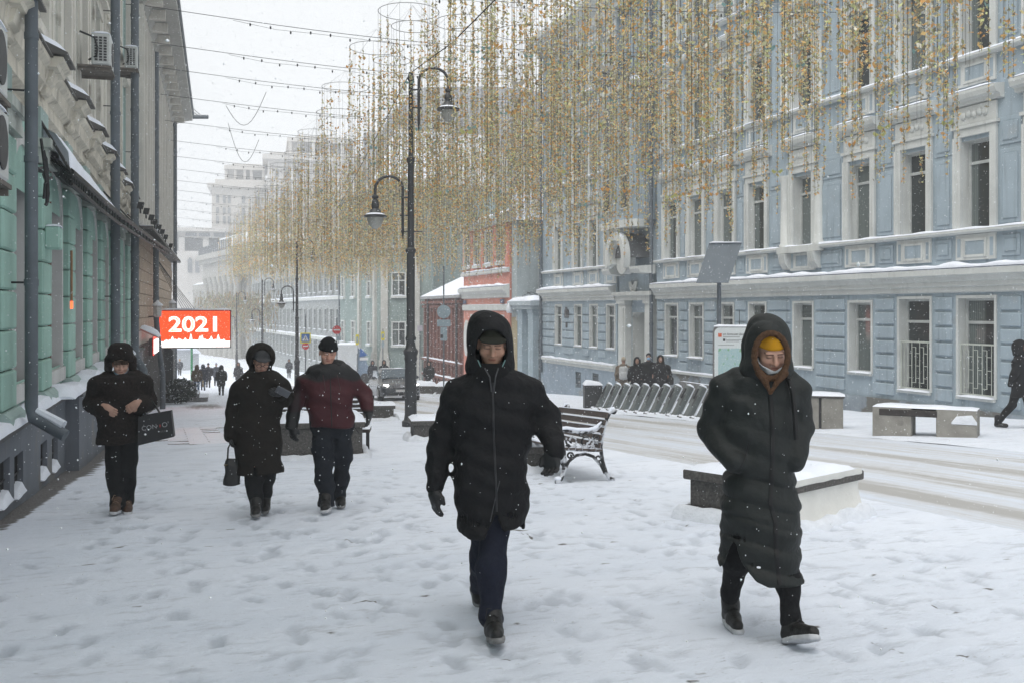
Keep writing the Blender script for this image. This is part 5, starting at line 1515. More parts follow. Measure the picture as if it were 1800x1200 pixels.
def zbot(y): return float(np.interp(y, [5, 12, 22, 33, 45, 54, 84, 110], [5.1, 4.5, 3.65, 3.0, 2.8, 3.0, 3.7, 4.2]))
def zring(y): return float(np.interp(y, [5, 20, 30, 60, 110], [10.2, 9.6, 9.1, 8.95, 9.0]))
# pools of strand meshes (unit 6.4 m long strands trimmed by class)
strand_pool = {}
def strand_mesh(L_):
 L_ = round(L_ * 2) / 2
 lst = strand_pool.setdefault(L_, [])
 if len(lst) < 3:
  V, Q, Cc = strand_arrays(rsg, L_); me = np_mesh('strand', V, Q, GAR, False, {'tint': np.array(Cc)}); lst.append(me); return me
 return lst[rsg.randint(3)]
ring_pool = {}
def ring_strands(L_, r, k):
 """all strands of one hoop as a single mesh (rows far down the street)"""
 L_ = round(L_ * 1.25) / 1.25; key = (L_, r); lst = ring_pool.setdefault(key, [])
 if len(lst) < 2:
  V, Q, Cc = [], [], []
  for i in range(k):
   a = 2 * math.pi * i / k; v, q, c = strand_arrays(rsg, L_ * rsg.uniform(.72, 1.0) , .044, 26)
   o = len(V); V += [(x + r * math.cos(a), y + r * math.sin(a), z) for x, y, z in v]; Q += [tuple(j + o for j in t) for t in q]; Cc += c
  me = np_mesh('strands', V, Q, GAR, False, {'tint': np.array(Cc)}); lst.append(me); return me
 return lst[rsg.randint(2)]
ROWS = [9.5, 13.3, 17.2, 21.4, 25.3, 29.2, 33.0, 36.3, 40.8, 46.3, 51.5, 56.6, 61.5, 67.0, 72.5, 79, 86, 94, 103]
def ring_label(i, j, n):
 return 'wire hoop of autumn leaf light strings hanging over the road'
n_sep = 0
for i, y in enumerate(ROWS):
 xs = [5.75 + 1.72 * j for j in range(6)] if i % 2 == 0 else [5.75 + 1.72 * j + .25 for j in range(6)]
 if y < 16: xs = [x for x in xs if x > 7.5]
 for j, x in enumerate(xs):
  x += rsg.uniform(-.2, .2); yy = y + rsg.uniform(-.5, .5) - .09 * (x - 6)
  zr = zring(y) + rsg.uniform(-.35, .2); L_ = zr - zbot(yy)
  if L_ < 2.5: L_ = 2.5
  r = thing('light_hoop', ring_label(i, j, len(xs)), 'hanging lights', (x, yy, zr), rsg.uniform(0, 6.28), 'hoops of hanging lights over the road')
  put('hoop', hoops[0], r)
  sep = n_sep + 16 <= 288 and 16 < y < 34
  if sep:
   for k in range(16):
    a = 2 * math.pi * (k + rsg.uniform(-.3, .3)) / 16
    put('strand', strand_mesh(L_ * rsg.uniform(.66, 1.0)), r, (.78 * math.cos(a), .78 * math.sin(a), 0), (0, 0, rsg.uniform(0, 6.28)))
   n_sep += 16
  else:
   put('strands', ring_strands(L_, .78, 16), r)['kind'] = 'stuff'
  if rsg.rand() < .75:
   h2_ = put('hoop', hoops[1], r, (rsg.uniform(-.5, .5), rsg.uniform(-.5, .5), -.35))
   put('strands', ring_strands(max(2.5, L_ - .9), .55, 9), r, (h2_.location.x, h2_.location.y, -.35))['kind'] = 'stuff'
# the same lights again, far down beyond the crossing, read as one brown veil
V, Q, Cc = [], [], []
for k in range(2200):
 d = rsg.uniform(125, 190); u = rsg.triangular(338, 470, 610); p = at(u, 545, d); zt = 1.6 + (545 - 522 + rsg.uniform(-9, 9)) / F * d; zb = zt - rsg.uniform(1.5, 6.0)
 for q in range(9):
  z0 = zb + (zt - zb) * rsg.rand(); h = rsg.uniform(.12, .42); w = rsg.uniform(.03, .07); a = rsg.uniform(-.6, .6); o = len(V)
  dx, dy = w * math.cos(a), w * math.sin(a)
  V += [(p.x - dx, p.y - dy, z0), (p.x + dx, p.y + dy, z0), (p.x + dx, p.y + dy, z0 + h), (p.x - dx, p.y - dy, z0 + h)]; Q.append((o, o + 1, o + 2, o + 3))
  Cc += [tuple(PALLET[rsg.choice(len(PALLET), p=PROB)] * .45 + .05)] * 4
o = put('distant_lights', np_mesh('distant_lights', V, Q, GAR, False, {'tint': np.array(Cc)})); tag(o, 'brown veil of hanging leaf lights far beyond the crossing', 'hanging lights', kind='stuff')

for i, y in enumerate(ROWS + [118]):
 if y < 16: continue
 x0 = (-1.4 + .03 * y) if y < 60 else .25
 z0 = zring(y) + .75; m = MB(); n = 16; pts = []
 for k in range(n + 1):
  f = k / n; pts.append((x0 + (18.4 - x0) * f, y - .09 * (x0 + (18.4 - x0) * f - 6), z0 + .25 - .9 * math.sin(math.pi * f) * (.55) - .1 * f))
 m.tube(pts, .009, 4)
 w = m.build('span_wire', WIRE); tag(w, 'taut black wire with small bulbs crossing the sky between the houses', 'wire', 'wires across the street')
 m = MB(); rr = random.Random(i)
 for k in range(1, 26):                     # small bulb sockets clipped along it
  f = .12 + k * .03; j = min(int(f * n), n - 1); a = Vector(pts[j]).lerp(Vector(pts[j + 1]), f * n - j)
  dz = .02 + (.1 if k % 3 == 0 else .03)
  m.lathe([(.012, 0), (.03, -.03), (.02, -.09)], 5, (a.x, a.y, a.z - dz))
 m.tube([(p_[0], p_[1], p_[2] - .04 - .10 * abs(math.sin(q * 1.9))) for q, p_ in enumerate(pts[2:14])], .006, 3)
 m.build('bulbs', WIRE, w)['kind'] = 'stuff'
for (ua, va, ub, vb, d, sag) in ((397, 186, 468, 162, 38, 1.0), (401, 217, 455, 246, 43, 1.3)):
 a, b = at(ua, va, d), at(ub, vb, d); m = MB()
 m.tube([a.lerp(b, f) + Vector((0, 0, -sag * math.sin(math.pi * f))) for f in np.linspace(0, 1, 12)], .010, 4)
 w = m.build('slack_wire', WIRE); tag(w, 'slack loop of wire drooping between two span wires ' + ('higher up' if d < 40 else 'lower down'), 'wire')
m = MB(); a, b, c = at(560, 420, 60), at(720, 130, 25.2), at(930, -60, 14)
m.tube([a, a.lerp(b, .5) + Vector((0, 0, -.2)), b, b.lerp(c, .5) + Vector((0, 0, -.15)), c], .012, 5); tag(m.build('supply_cable', WIRE), 'thick dark cable rising past the top of the nearest lamp post', 'cable')
m = MB(); a = at(322, 206, 60); b = at(366, 206, 60); m.tube([a, b], .12, 4); m.tube([at(312, 178, 60), at(352, 206, 60)], .02, 4); m.tube([at(316, 170, 60), at(356, 206, 60)], .02, 4)
tag(m.build('wire_bracket', PIPE), 'grey bracket arm sticking out from the top of the beige building', 'bracket')

# ------------------------------------------------------------------ planters and concrete blocks
GRAN = mat('dark granite', (.085, .08, .075), .75, .35, 40, .35, 80, dirt=((.16, .15, .14), 30, .55, .6))
GRAN_L = mat('grey concrete', (.26, .25, .225), .85, .18, 5, .3, 40, dirt=((.15, .14, .13), 2.5, .55, .7))
BLOWN = mat('wind blown snow', (.66, .655, .62), .85, .05, 6, .5, 20, dirt=((.40, .38, .35), 3, .68, .5))
def skirt(m, w, d, seed, lo=.07, hi=.16, out=.17):
 """rough heap of snow banked round a box of half size w, d"""
 pts = []; n = 44
 per = [(-w, -d), (w, -d), (w, d), (-w, d)]
 for k in range(n):
  f = k / n * 4; i = int(f); a, b = per[i], per[(i + 1) % 4]; pts.append((a[0] + (b[0] - a[0]) * (f - i), a[1] + (b[1] - a[1]) * (f - i)))
 vs = []
 for k, (x, y) in enumerate(pts):
  h = lo + (hi - lo) * (.5 + .9 * mnoise.noise(Vector((k * .45, seed, 0)))); o = out * (.75 + .5 * mnoise.noise(Vector((k * .6, seed + 3, 0))))
  l = math.hypot(x, y); nx, ny = x / l, y / l
  vs += [(x * .97, y * .97, h), (x + nx * o * .3, y + ny * o * .3, h * 1.0), (x + nx * o * .75, y + ny * o * .75, h * .55), (x + nx * o, y + ny * o, -.03)]
 fs = [(k * 4 + q, ((k + 1) % n) * 4 + q, ((k + 1) % n) * 4 + q + 1, k * 4 + q + 1) for k in range(n) for q in range(3)]
 m.add(vs, fs)
def planter(label, p, rz, w, d, h, seed, blown=False, mound=.06, stone=None, slope=-.055):
 r = thing('stone_planter', label, 'planter', p, rz, 'stone planters along the pavement')
 st_ = stone or GRAN
 m = MB(); m.box(-w + .05, w - .05, -d + .05, d - .05, -.1, h - .09, .01); m.build('body', st_, r)
 m = MB(); m.box(-w, w, -d, d, h - .089, h, .012); m.build('rim', st_, r)
 m = MB(); m.box(-w - .03, w + .03, -d - .03, d + .03, -.12, .035, .015); m.build('foot', st_, r)
 m = MB(); n = 12
 vs = []
 for i in range(n + 1):
  for j in range(n + 1):
   x = -w + 2 * w * i / n; y = -d + 2 * d * j / n; e = min(i, n - i, j, n - j)
   hh = (0 if e == 0 else mound * (.75 if e == 1 else 1) * (1 + .5 * mnoise.noise(Vector((x * 3, y * 3, seed)))))
   vs.append((x * .995, y * .995, h + .002 + hh))
 m.add(vs, [(i * (n + 1) + j, (i + 1) * (n + 1) + j, (i + 1) * (n + 1) + j + 1, i * (n + 1) + j + 1) for i in range(n) for j in range(n)])
 rs_ = random.Random(seed)
 for _ in range(5): m.ball((rs_.uniform(-w * .7, w * .7), rs_.uniform(-d * .7, d * .7), h + mound), (.035, .03, .03), 6, 4)
 m.build('top_snow', SNOW, r, True)
 m = MB(); skirt(m, w, d, seed); m.build('snow_bank', SNOW_ROUGH, r, True)
 if blown:
  m = MB(); rows = 9; cols = 16; vs = []
  for i in range(cols + 1):
   for j in range(rows + 1):
    f = j / rows; x = -w + .06 + (2 * w - .12) * i / cols; z = .03 + (h - .0) * f
    y = -d - (.018 + .02 * mnoise.noise(Vector((x * 5, z * 6, seed))) + .10 * (1 - f) ** 3) + (.055 if f < .78 else .0) * (1 if j < rows - 1 else 1)
    if f >= .8: y = -d - .008 - .008 * mnoise.noise(Vector((x * 9, z * 9, 1)))
    vs.append((x, y, z))
  m.add(vs, [(i * (rows + 1) + j, (i + 1) * (rows + 1) + j, (i + 1) * (rows + 1) + j + 1, i * (rows + 1) + j + 1) for i in range(cols) for j in range(rows)])
  m.build('blown_snow', BLOWN, r, True)
 return r
# the near planter: front corner towards the camera
fc = Vector((5.07, 7.28)); rc = Vector((6.22, 7.76)); lc = Vector((4.62, 8.36))
cx_, cy_ = (rc + lc) / 2; ang = math.atan2(rc.y - fc.y, rc.x - fc.x)
planter('low dark granite planter plastered with snow behind the man in the long coat', (cx_, cy_, gz(cy_)), ang, (rc - fc).length / 2, (lc - fc).length / 2, .44, 3, True)
def planter_px(label, u0, u1, vb, h, depth, seed, d, **k):
 a = on_ground(u0, d); b = on_ground(u1, d); w = (b - a).length / 2; c = (a + b) / 2
 t = TH + math.atan(((u0 + u1) / 2 - U0) / F); p = c + Vector((math.sin(t), math.cos(t), 0)) * depth
 return planter(label, (p.x, p.y, gz(p.y)), -t + k.pop('yaw', 0), w, depth, h, seed, **k)
planter_px('granite planter block at the foot of the nearest lamp post', 719, 800, 772, .42, .45, 5, 19.6, yaw=.1)
planter_px('long low granite planter beside the man in the red jacket', 627, 695, 738, .45, .45, 7, 27.8)
planter_px('dark granite planter under the far end of the iron bench', 880, 957, 813, .36, .4, 9, 13.4, yaw=.1)
planter_px('tall dark planter with a snowed up bench behind the walking couple', 488, 642, 800, .62, .55, 11, 15.9, mound=.12)
planter_px('snowy planter far behind the walking couple, beside their heads', 560, 640, 722, .55, .5, 13, 31)
for i, (u, d, lab) in enumerate(((735, 52, 'snow covered stone block at the kerb beside the brick house'), (800, 50, 'rough snowy stone block behind the hooded man'), (430, 95, 'distant snowy stone planter beyond the orange screen'), (560, 84, 'distant snowy planter by the crossing'), (372, 104, 'distant white snowy block beneath the orange screen'))):
 p = on_ground(u, d); planter(lab, p, -.3, 1.0, .5, .5, 20 + i, mound=.2)

# slatted bench, snowed up, behind the couple
def slat_bench(label, p, rz, L_, seat_z=.45, n_seat=7, n_back=5, iron_ends=False):
 r = thing('park_bench', label, 'bench', p, rz)
 W_ = mat('wet bench slat', (.06, .048, .042), .6, .25, 6, .2, 30, stretch=(8, 1, 8))
 return r, W_
r, W_ = slat_bench('', on_ground(566, 17.4), -.25, 2.2)
r['label'] = 'slatted bench buried in snow between the woman and the man in red'
for i in range(6):
 m = MB(); m.box(-.8, .8, .15, .18, .62 + i * .075, .665 + i * .075); o = m.build('slat', W_, r)
 m = MB(); snow_strip(m, -.8, .8, .13, .19, .666 + i * .075, .025, i, n=9); m.build('slat_snow', SNOW, o, True)
for s in (-.78, .78):
 m = MB(); m.box(s - .03, s + .03, .181, .23, 0, 1.12); m.build('post', METAL_D, r)
m = MB(); m.box(-.85, .85, -.4, .12, .38, .44); m.build('seat', W_, r)
m = MB(); snow_strip(m, -.85, .85, -.42, .12, .441, .12, 3, n=12); m.build('seat_snow', SNOW, r, True)

# cast iron park bench beside the hooded man
bench = thing('park_bench', 'cast iron park bench with snowy brown slats beside the black coated man', 'bench', (4.86, 11.14, gz(11.14)), R(-4.0))
# local x: 0.33 = back (away from the house), -x = front, y runs down the street
SLAT = mat('brown bench slat', (.085, .066, .057), .6, .25, 6, .25, 30, stretch=(8, 1, 8), spec=.4)
CAST = mat('snow crusted cast iron', (.02, .02, .021), .5, .3, 6, .2, 40, snow=.02, dirt=((.62, .64, .68), 9, .46, .95))
def bench_end(y):
 m = MB()
 back = [(.335, .02), (.30, .04), (.26, .12), (.22, .25), (.20, .42), (.23, .60), (.285, .76), (.33, .84), (.38, .86)]
 front = [(-.36, .02), (-.325, .05), (-.29, .13), (-.27, .26), (-.28, .40)]
 arm = [(-.31, .57), (-.335, .60), (-.32, .635), (-.24, .64), (-.10, .615), (.05, .61), (.14, .63), (.22, .70), (.255, .74)]
 seat = [(-.29, .42), (-.1, .40), (.1, .385), (.2, .38)]
 arch = [(-.27, .16), (-.22, .26), (-.12, .33), (0, .345), (.10, .31), (.2, .20), (.25, .10)]
 def cv(pts, r0=.022, yy=.0): m.tube([(x, y + yy, z) for x, z in pts], r0, 7)
 cv(back, .024); cv(front, .026); cv(arm, .024); cv(seat, .02); cv(arch, .02)
 cv([(-.28, .40), (-.30, .5), (-.31, .57)], .022)
 m.ball((-.365, y, .022), .04, 8, 5); m.ball((.35, y, .022), .035, 8, 5); m.ball((.385, y, .855), (.04, .03, .04), 8, 5)
 def scroll(cx, cz, r_, turns=1.4, a0=0, sgn=1):
  n = 18; cv([(cx + r_ * (1 - .75 * i / n) * math.cos(a0 + sgn * turns * 2 * math.pi * i / n), cz + r_ * (1 - .75 * i / n) * math.sin(a0 + sgn * turns * 2 * math.pi * i / n)) for i in range(n + 1)], .012)
 scroll(-.17, .51, .085, 1.3, 2.6); scroll(.02, .50, .095, 1.4, .4, -1); scroll(.15, .52, .06, 1.2, 2.0); scroll(-.05, .58, .03, 1, 0)
 scroll(.17, .29, .05, 1.2, 1.0, -1); scroll(-.2, .33, .045, 1.2, 0); scroll(.0, .42, .03, 1, 1)
 for a in np.linspace(-.22, .16, 6): cv([(a, .40), (a + .03, .44), (a + .0, .47)], .012)
 cv([(-.25, .46), (-.2, .42), (-.13, .46)], .014); cv([(.18, .44), (.21, .5), (.2, .58)], .014)
 e = m.build('bench_end', CAST, bench, True)
 m = MB(); m.tube([(x, y, z + .026) for x, z in arm[1:-1]], [.012, .026, .026, .026, .026, .026, .014], 7); m.tube([(.30, y, .80), (.345, y, .885), (.39, y, .892)], [.012, .026, .02], 6)
 m.ball((-.36, y, .06), (.05, .035, .03), 8, 5); m.build('rail_snow', SNOW, e, True)
BL_ = 1.85
dz = gz(11.14 + BL_) - gz(11.14)
bench.rotation_euler = (math.atan2(dz, BL_), 0, R(-3.0))
bench_end(.06); bench_end(BL_ - .06)
for i in range(5):
 f = i / 4; x = .205 + .10 * f ** 1.3; z = .44 + .36 * f; tilt = .22 + .12 * f
 M_ = Matrix.Translation((x, 0, z)) @ Matrix.Rotation(tilt, 4, 'Y')
 m = MB(M_); m.box(-.045, -.022, 0, BL_, -.034, .034, .004); o = m.build('back_slat', SLAT, bench)
 m = MB(M_ @ Matrix.Rotation(R(90), 4, 'Z')); snow_strip(m, 0.02, BL_ - .02, .018, .05, .034, .022, i * 7, n=16); m.build('slat_snow', SNOW, o, True)
for i in range(6):
 x = -.27 + i * .088; z = .425 - .008 * i
 m = MB(); m.box(x - .034, x + .034, 0, BL_, z - .012, z + .012, .004); o = m.build('seat_slat', SLAT, bench)
 m = MB(Matrix.Rotation(R(90), 4, 'Z')); snow_strip(m, .03, BL_ - .02, -x - .036, -x + .03, z + .012, .03, i * 5, n=16); m.build('slat_snow', SNOW, o, True)

# concrete litter bin and concrete bench across the road
binp = Vector((13.1, 17.6, gz(17.5)))
lb = thing('litter_bin', 'square dark concrete litter bin with snow on its lid beside the concrete bench', 'bin', binp, -R(36))
m = MB(); m.box(-.36, -.12, -.3, .3, 0, .66, .01); m.box(-.07, .36, -.3, .3, 0, .66, .01); m.build('body', GRAN_L, lb)
m = MB(); m.box(-.119, -.071, -.28, .28, .02, .62); m.build('slot', IRON, lb)
m = MB(); m.box(-.39, .39, -.33, .33, .661, .70, .01); m.build('lid', GRAN, lb)
m = MB(); snow_strip(m, -.40, .40, -.34, .34, .70, .07, 4, n=8); m.build('lid_snow', SNOW, lb, True)
a = Vector((12.5, 15.37)); b = Vector((13.24, 14.03)); ang = math.atan2(b.y - a.y, b.x - a.x)
cb = thing('concrete_bench', 'bench of two concrete blocks with a dark seat plank, snow on top', 'bench', (12.5, 15.37, gz(15.1)), ang + .22)
Lb = 1.78
for x0, x1 in ((0, .68), (Lb - .68, Lb)):
 m = MB(); m.box(x0, x1, 0, .62, -.05, .53, .012); m.build('block', GRAN_L, cb)
m = MB(); m.box(.12, Lb - .66, -.012, .6, .38, .50, .008); m.build('plank', mat('dark wet plank', (.035, .03, .028), .6, .3, 8, .2, 40), cb)
m = MB(); snow_strip(m, .0, Lb, .0, .62, .53, .06, 2, n=14); m.build('top_snow', SNOW, cb, True)
m = MB(); m.box(.681, Lb - .681, .1, .5, -.02, .3); m.build('snow_drift', SNOW_ROUGH, cb) if False else None
m = MB(); snow_strip(m, Lb - .42, Lb, -.016, .02, .28, .25, 5, n=5); m.build('blown_snow', SNOW_ROUGH, cb, True)

# ------------------------------------------------------------------ bicycle docking row, its terminal with map and solar panel
DOCK = mat('grey green dock', (.135, .155, .155), .5, .12, 6, .1, 40, streak=.2, dirt=((.45, .47, .49), 7, .64, .8))
y0, y1, x0_, x1_ = 30.6, 21.9, 13.72, 13.08
dprot = None
for i in range(12):
 f = i / 11 * .985; y = y0 + (y1 - y0) * f; x = x0_ + (x1_ - x0_) * f
 lab = ('first', 'second', 'third', 'fourth', 'fifth', 'sixth', 'seventh', 'eighth', 'ninth', 'tenth', 'eleventh', 'last')[i] + ' slanting grey bicycle dock, counted from the dark end box'
 if dprot is None:
  dprot = thing('bicycle_dock', lab, 'bicycle dock', (x, y, gz(y)), R(-16), 'row of empty bicycle docks')
  M_ = Matrix.Rotation(R(27), 4, 'Y')
  m = MB(M_); m.box(-.08, .08, -.23, .23, -.12, .90, .03); m.build('post', DOCK, dprot)
  m = MB(M_); m.box(-.085, .085, -.12, -.205, .3, .62, .01); m.box(-.12, -.071, -.08, .08, .5, .8, .01); m.build('lock', METAL_D, dprot)
  m = MB(M_); snow_strip(m, -.075, .075, -.2, .2, .9, .06, 4, n=4); m.build('top_snow', SNOW, dprot, True)
  m = MB(M_); m.tube([(.075, -.205, .12), (.08, -.21, .5), (.075, -.2, .9)], [.012, .024, .024], 6); m.tube([(.075, .19, .3), (.08, .19, .86)], [.012, .02], 6); m.build('edge_snow', SNOW_ROUGH, dprot, True)
  m = MB(); m.box(-.25, .35, -.22, .22, -.1, .02, .01); m.build('base_plate', METAL_D, dprot)
  m = MB(); skirt(m, .16, .2, 3, .03, .07, .12); m.build('snow_bank', SNOW, dprot, True)
 else: dup(dprot, (x, y, gz(y)), R(-16), lab)
eb = thing('dock_end_box', 'dark end box of the docking row capped with a lump of snow', 'box', (13.75, 31.1, gz(31.1)), R(-16))
m = MB(); m.box(-.3, .3, -.25, .25, -.1, .78, .02); m.build('body', METAL_D, eb)
m = MB(); snow_strip(m, -.32, .32, -.27, .27, .78, .16, 6, n=7); m.build('top_snow', SNOW, eb, True)

kd = 24.3; kp = on_ground(1255, kd)
kt = TH + math.atan((1255 - U0) / F)
ki = thing('bike_terminal', 'bicycle hire terminal with a city map on its white front, snow on top', 'terminal', kp, -kt + R(2))
KW = 1.05; KH = 2.32; zb_ = 0
m = MB(); n = 8; rr_ = .14
out_ = [(-.02, 0), (-.02, KH - rr_)] + [(-.02 + rr_ * (1 - math.cos(t)), KH - rr_ + rr_ * math.sin(t)) for t in np.linspace(.2, math.pi / 2, 5)] + [(KW - rr_ + rr_ * math.sin(t), KH - rr_ + rr_ * math.cos(t)) for t in np.linspace(0, math.pi / 2 - .2, 5)] + [(KW, KH - rr_), (KW, 0)]
m.prism(out_, 1, .0, .35); m.build('housing', mat('terminal grey', (.17, .172, .175), .5, .1, 4, .05, 30), ki)
ins = [(x * .94 + .03, z * .965 + .04) for x, z in out_]
m = MB(); m.prism(ins, 1, -.012, -.001); m.build('front_panel', mat('terminal white', (.62, .66, .67), .4, .04, 3, 0), ki)
mapm = bpy.data.materials.new('city map'); mapm.use_nodes = True
N = mapm.node_tree.nodes; L = mapm.node_tree.links; tcn = N.new('ShaderNodeTexCoord'); vo = N.new('ShaderNodeTexVoronoi'); vo.feature = 'DISTANCE_TO_EDGE'; vo.inputs['Scale'].default_value = 26
L.new(tcn.outputs['Generated'], vo.inputs['Vector']); cr = N.new('ShaderNodeValToRGB'); cr.color_ramp.elements[0].position = .02; cr.color_ramp.elements[0].color = (.55, .60, .58, 1); cr.color_ramp.elements[1].position = .06; cr.color_ramp.elements[1].color = (.30, .47, .50, 1)
L.new(vo.outputs['Distance'], cr.inputs['Fac']); n2 = N.new('ShaderNodeTexNoise'); n2.inputs['Scale'].default_value = 9; L.new(tcn.outputs['Generated'], n2.inputs['Vector'])
mr = N.new('ShaderNodeMapRange'); mr.inputs['From Min'].default_value = .6; mr.inputs['From Max'].default_value = .66; L.new(n2.outputs['Fac'], mr.inputs['Value'])
mx = N.new('ShaderNodeMix'); mx.data_type = 'RGBA'; mx.inputs['B'].default_value = (.20, .40, .22, 1); L.new(mr.outputs['Result'], mx.inputs['Factor']); L.new(cr.outputs['Color'], mx.inputs['A']); L.new(mx.outputs['Result'], N['Principled BSDF'].inputs['Base Color'])
m = MB(); m.box(.1, .96, -.016, -.0125, .78, 1.78); mp_ = m.build('map', mapm, ki)
m = MB(); m.box(.1, .96, -.0165, -.0125, .70, .775); m.build('yellow_strip', mat('yellow strip', (.62, .47, .04), .5, .05, 3, 0), ki)
m = MB(); m.box(.10, .185, -.016, -.0125, 2.05, 2.14); m.build('logo', mat('orange red badge', (.58, .12, .05), .5, .05, 3, 0), ki)
INK = mat('black ink', (.03, .03, .035), .6, 0, 1, 0)
INKG = mat('grey ink', (.30, .32, .33), .6, 0, 1, 0)
put('lettering', text_mesh('ул. Большая Дмитровка, 5/6', .062, INK, .001, 'LEFT', .001), ki, (.215, -.0135, 2.115), (R(90), 0, 0))
m = MB(); m.box(.215, .27, -.015, -.0125, 1.95, 2.01); m.build('pictogram', INK, ki)
m = MB()
for z, a, b in ((2.055, .215, .62), (1.985, .29, .72), (1.95, .29, .6), (1.86, .1, .48)): m.box(a, b, -.0145, -.0125, z - .012, z + .006)
m.build('small_print', INKG, ki)
m = MB(); snow_strip(m, .0, KW - .02, -.015, .35, KH - .02, .07, 4, n=9); m.build('top_snow', SNOW, ki, True)
m = MB(); rs_ = np.random.RandomState(5)
m.add([(.58, -.03, .82), (.98, -.03, .80), (.98, -.03, 1.42), (.9, -.035, 1.36), (.78, -.03, 1.18), (.64, -.03, 1.12), (.56, -.03, 1.18), (.5, -.03, 1.16), (.56, -.03, 1.02)], [(0, 1, 2, 3, 4, 5, 6, 7, 8)])
m.add([(.58, -.0125, .82), (.98, -.0125, .80), (.98, -.0125, 1.42), (.5, -.0125, 1.16)], [(0, 1, 2, 3)])
m.build('stuck_snow', SNOW_ROUGH, ki)
m = MB(); m.tube([(.62, .2, KH), (.62, .2, KH + .38)], .008, 5); m.build('aerial', IRON, ki)
sp_ = thing('solar_panel', 'tilted solar panel on a grey mast rising behind the bicycle terminal', 'solar panel', on_ground(1264, kd + .35), -TH - math.atan((1264 - U0) / F))
zt = lambda v: ZC - (v - V0) / F * (kd + .35) - sp_.location.z; xx = lambda u: (u - 1264) / F * (kd + .35)
m = MB(); m.tube([(0, 0, 0), (0, 0, zt(462))], .055, 10); m.tube([(0, 0, zt(475)), (0, -.02, zt(452))], .1, 8); m.build('mast', PIPE, sp_, True)
c_ = [(xx(1225), -.25, zt(497)), (xx(1280), -.25, zt(497)), (xx(1303), .10, zt(427)), (xx(1247), .10, zt(427))]
nrm = (Vector(c_[1]) - Vector(c_[0])).cross(Vector(c_[3]) - Vector(c_[0])).normalized() * .05
m = MB(); m.add([Vector(p) + nrm * 0 - Vector((0, .09, 0)) for p in c_] + [Vector(p) - nrm - Vector((0, .09, 0)) for p in c_], [(0, 1, 2, 3), (7, 6, 5, 4), (0, 4, 5, 1), (1, 5, 6, 2), (2, 6, 7, 3), (3, 7, 4, 0)])
m.build('panel', mat('panel back', (.16, .19, .22), .5, .06, 3, .03, 20), sp_)
m = MB(); snow_strip(m, xx(1247), xx(1303), -.04, .10, zt(427), .05, 3, n=8); m.build('top_snow', SNOW, sp_, True)

# ------------------------------------------------------------------ road signs
S_BACK = mat('sign back', (.25, .32, .36), .5, .08, 3, 0); S_RED = mat('sign red', (.50, .03, .035), .45, .05, 3, 0); S_WH = mat('sign white', (.62, .63, .64), .45, .05, 3, 0); S_YE = mat('sign yellow', (.62, .55, .02), .45, .05, 3, 0); S_BL = mat('sign blue', (.035, .12, .36), .45, .05, 3, 0)
def sign_post(label, u, d, ztop):
 p = on_ground(u, d); t = TH + math.atan((u - U0) / F); r = thing('road_sign', label, 'road sign', p, -t)
 m = MB(); m.tube([(0, .03, 0), (0, .03, ztop)], .035, 8); m.build('post', PIPE, r, True); return r, p
def disc(r, z, rad, y, ma, name, th=.015, seg=28):
 m = MB(); m.prism([(rad * math.cos(2 * math.pi * i / seg), z + rad * math.sin(2 * math.pi * i / seg)) for i in range(seg)], 1, y - th, y); return m.build(name, ma, r)
def no_entry(r, z, rad):
 o = disc(r, z, rad, -.01, S_RED, 'disc'); m = MB(); m.box(-rad * .72, rad * .72, -.032, -.0255, z - rad * .17, z + rad * .17); m.build('white_bar', S_WH, o)
d = 66
r, p = sign_post('yellow framed pedestrian crossing sign above a small no entry sign', 537, d, 4.9)
zz = lambda v, dd, p: ZC - (v - V0) / F * dd - p.z
zc = zz(594, d, p); h = .34
m = MB(); m.box(-h, h, -.03, -.01, zc - h, zc + h); o = m.build('yellow_board', S_YE, r)
m = MB(); m.box(-h * .78, h * .78, -.036, -.0305, zc - h * .78, zc + h * .78); m.build('blue_field', S_BL, o)
m = MB(); m.prism([(-h * .62, zc - h * .55), (h * .62, zc - h * .55), (0, zc + h * .6)], 1, -.042, -.0365); m.build('white_triangle', S_WH, o)
m = MB(); z_ = zc - .05
m.ball((0.0, -.045, z_ + .15), (.025, .004, .03), 8, 4); m.tube([(0, -.045, z_ + .11), (-.01, -.045, z_)], .02, 5); m.tube([(-.01, -.045, z_), (-.09, -.045, z_ - .13)], .015, 5); m.tube([(-.01, -.045, z_), (.07, -.045, z_ - .13)], .015, 5); m.tube([(0, -.045, z_ + .09), (-.07, -.045, z_ + .02)], .012, 5); m.tube([(0, -.045, z_ + .09), (.07, -.045, z_ + .03)], .012, 5)
m.build('walking_figure', INK, o); no_entry(r, zz(608, d, p), .23)
r, p = sign_post('round red no entry sign on its own post before the grey house', 592, 60, 4.4); no_entry(r, zz(580, 60, p), .26)
m = MB(); zc = zz(595, 60, p); m.box(-.02, .24, -.03, -.01, zc - .12, zc + .12); m.build('plate', S_BACK, r)
r, p = sign_post('grey backs of a round and two square signs before the brick house', 780, 47, 6.2)
disc(r, zz(548, 47, p), .32, -.01, S_BACK, 'round_sign')
m = MB(); zc = zz(568, 47, p); m.box(-.32, .32, -.03, -.01, zc - .16, zc + .16); m.build('wide_plate', S_BACK, r)
m = MB(); zc = zz(586, 47, p); m.box(-.16, .16, -.03, -.01, zc - .34, zc + .3); m.build('long_plate', S_BACK, r)
m = MB(); zc = zz(591, 47, p); m.box(-.15, -.03, -.045, -.031, zc - .08, zc + .08); m.build('small_box', INK, r)
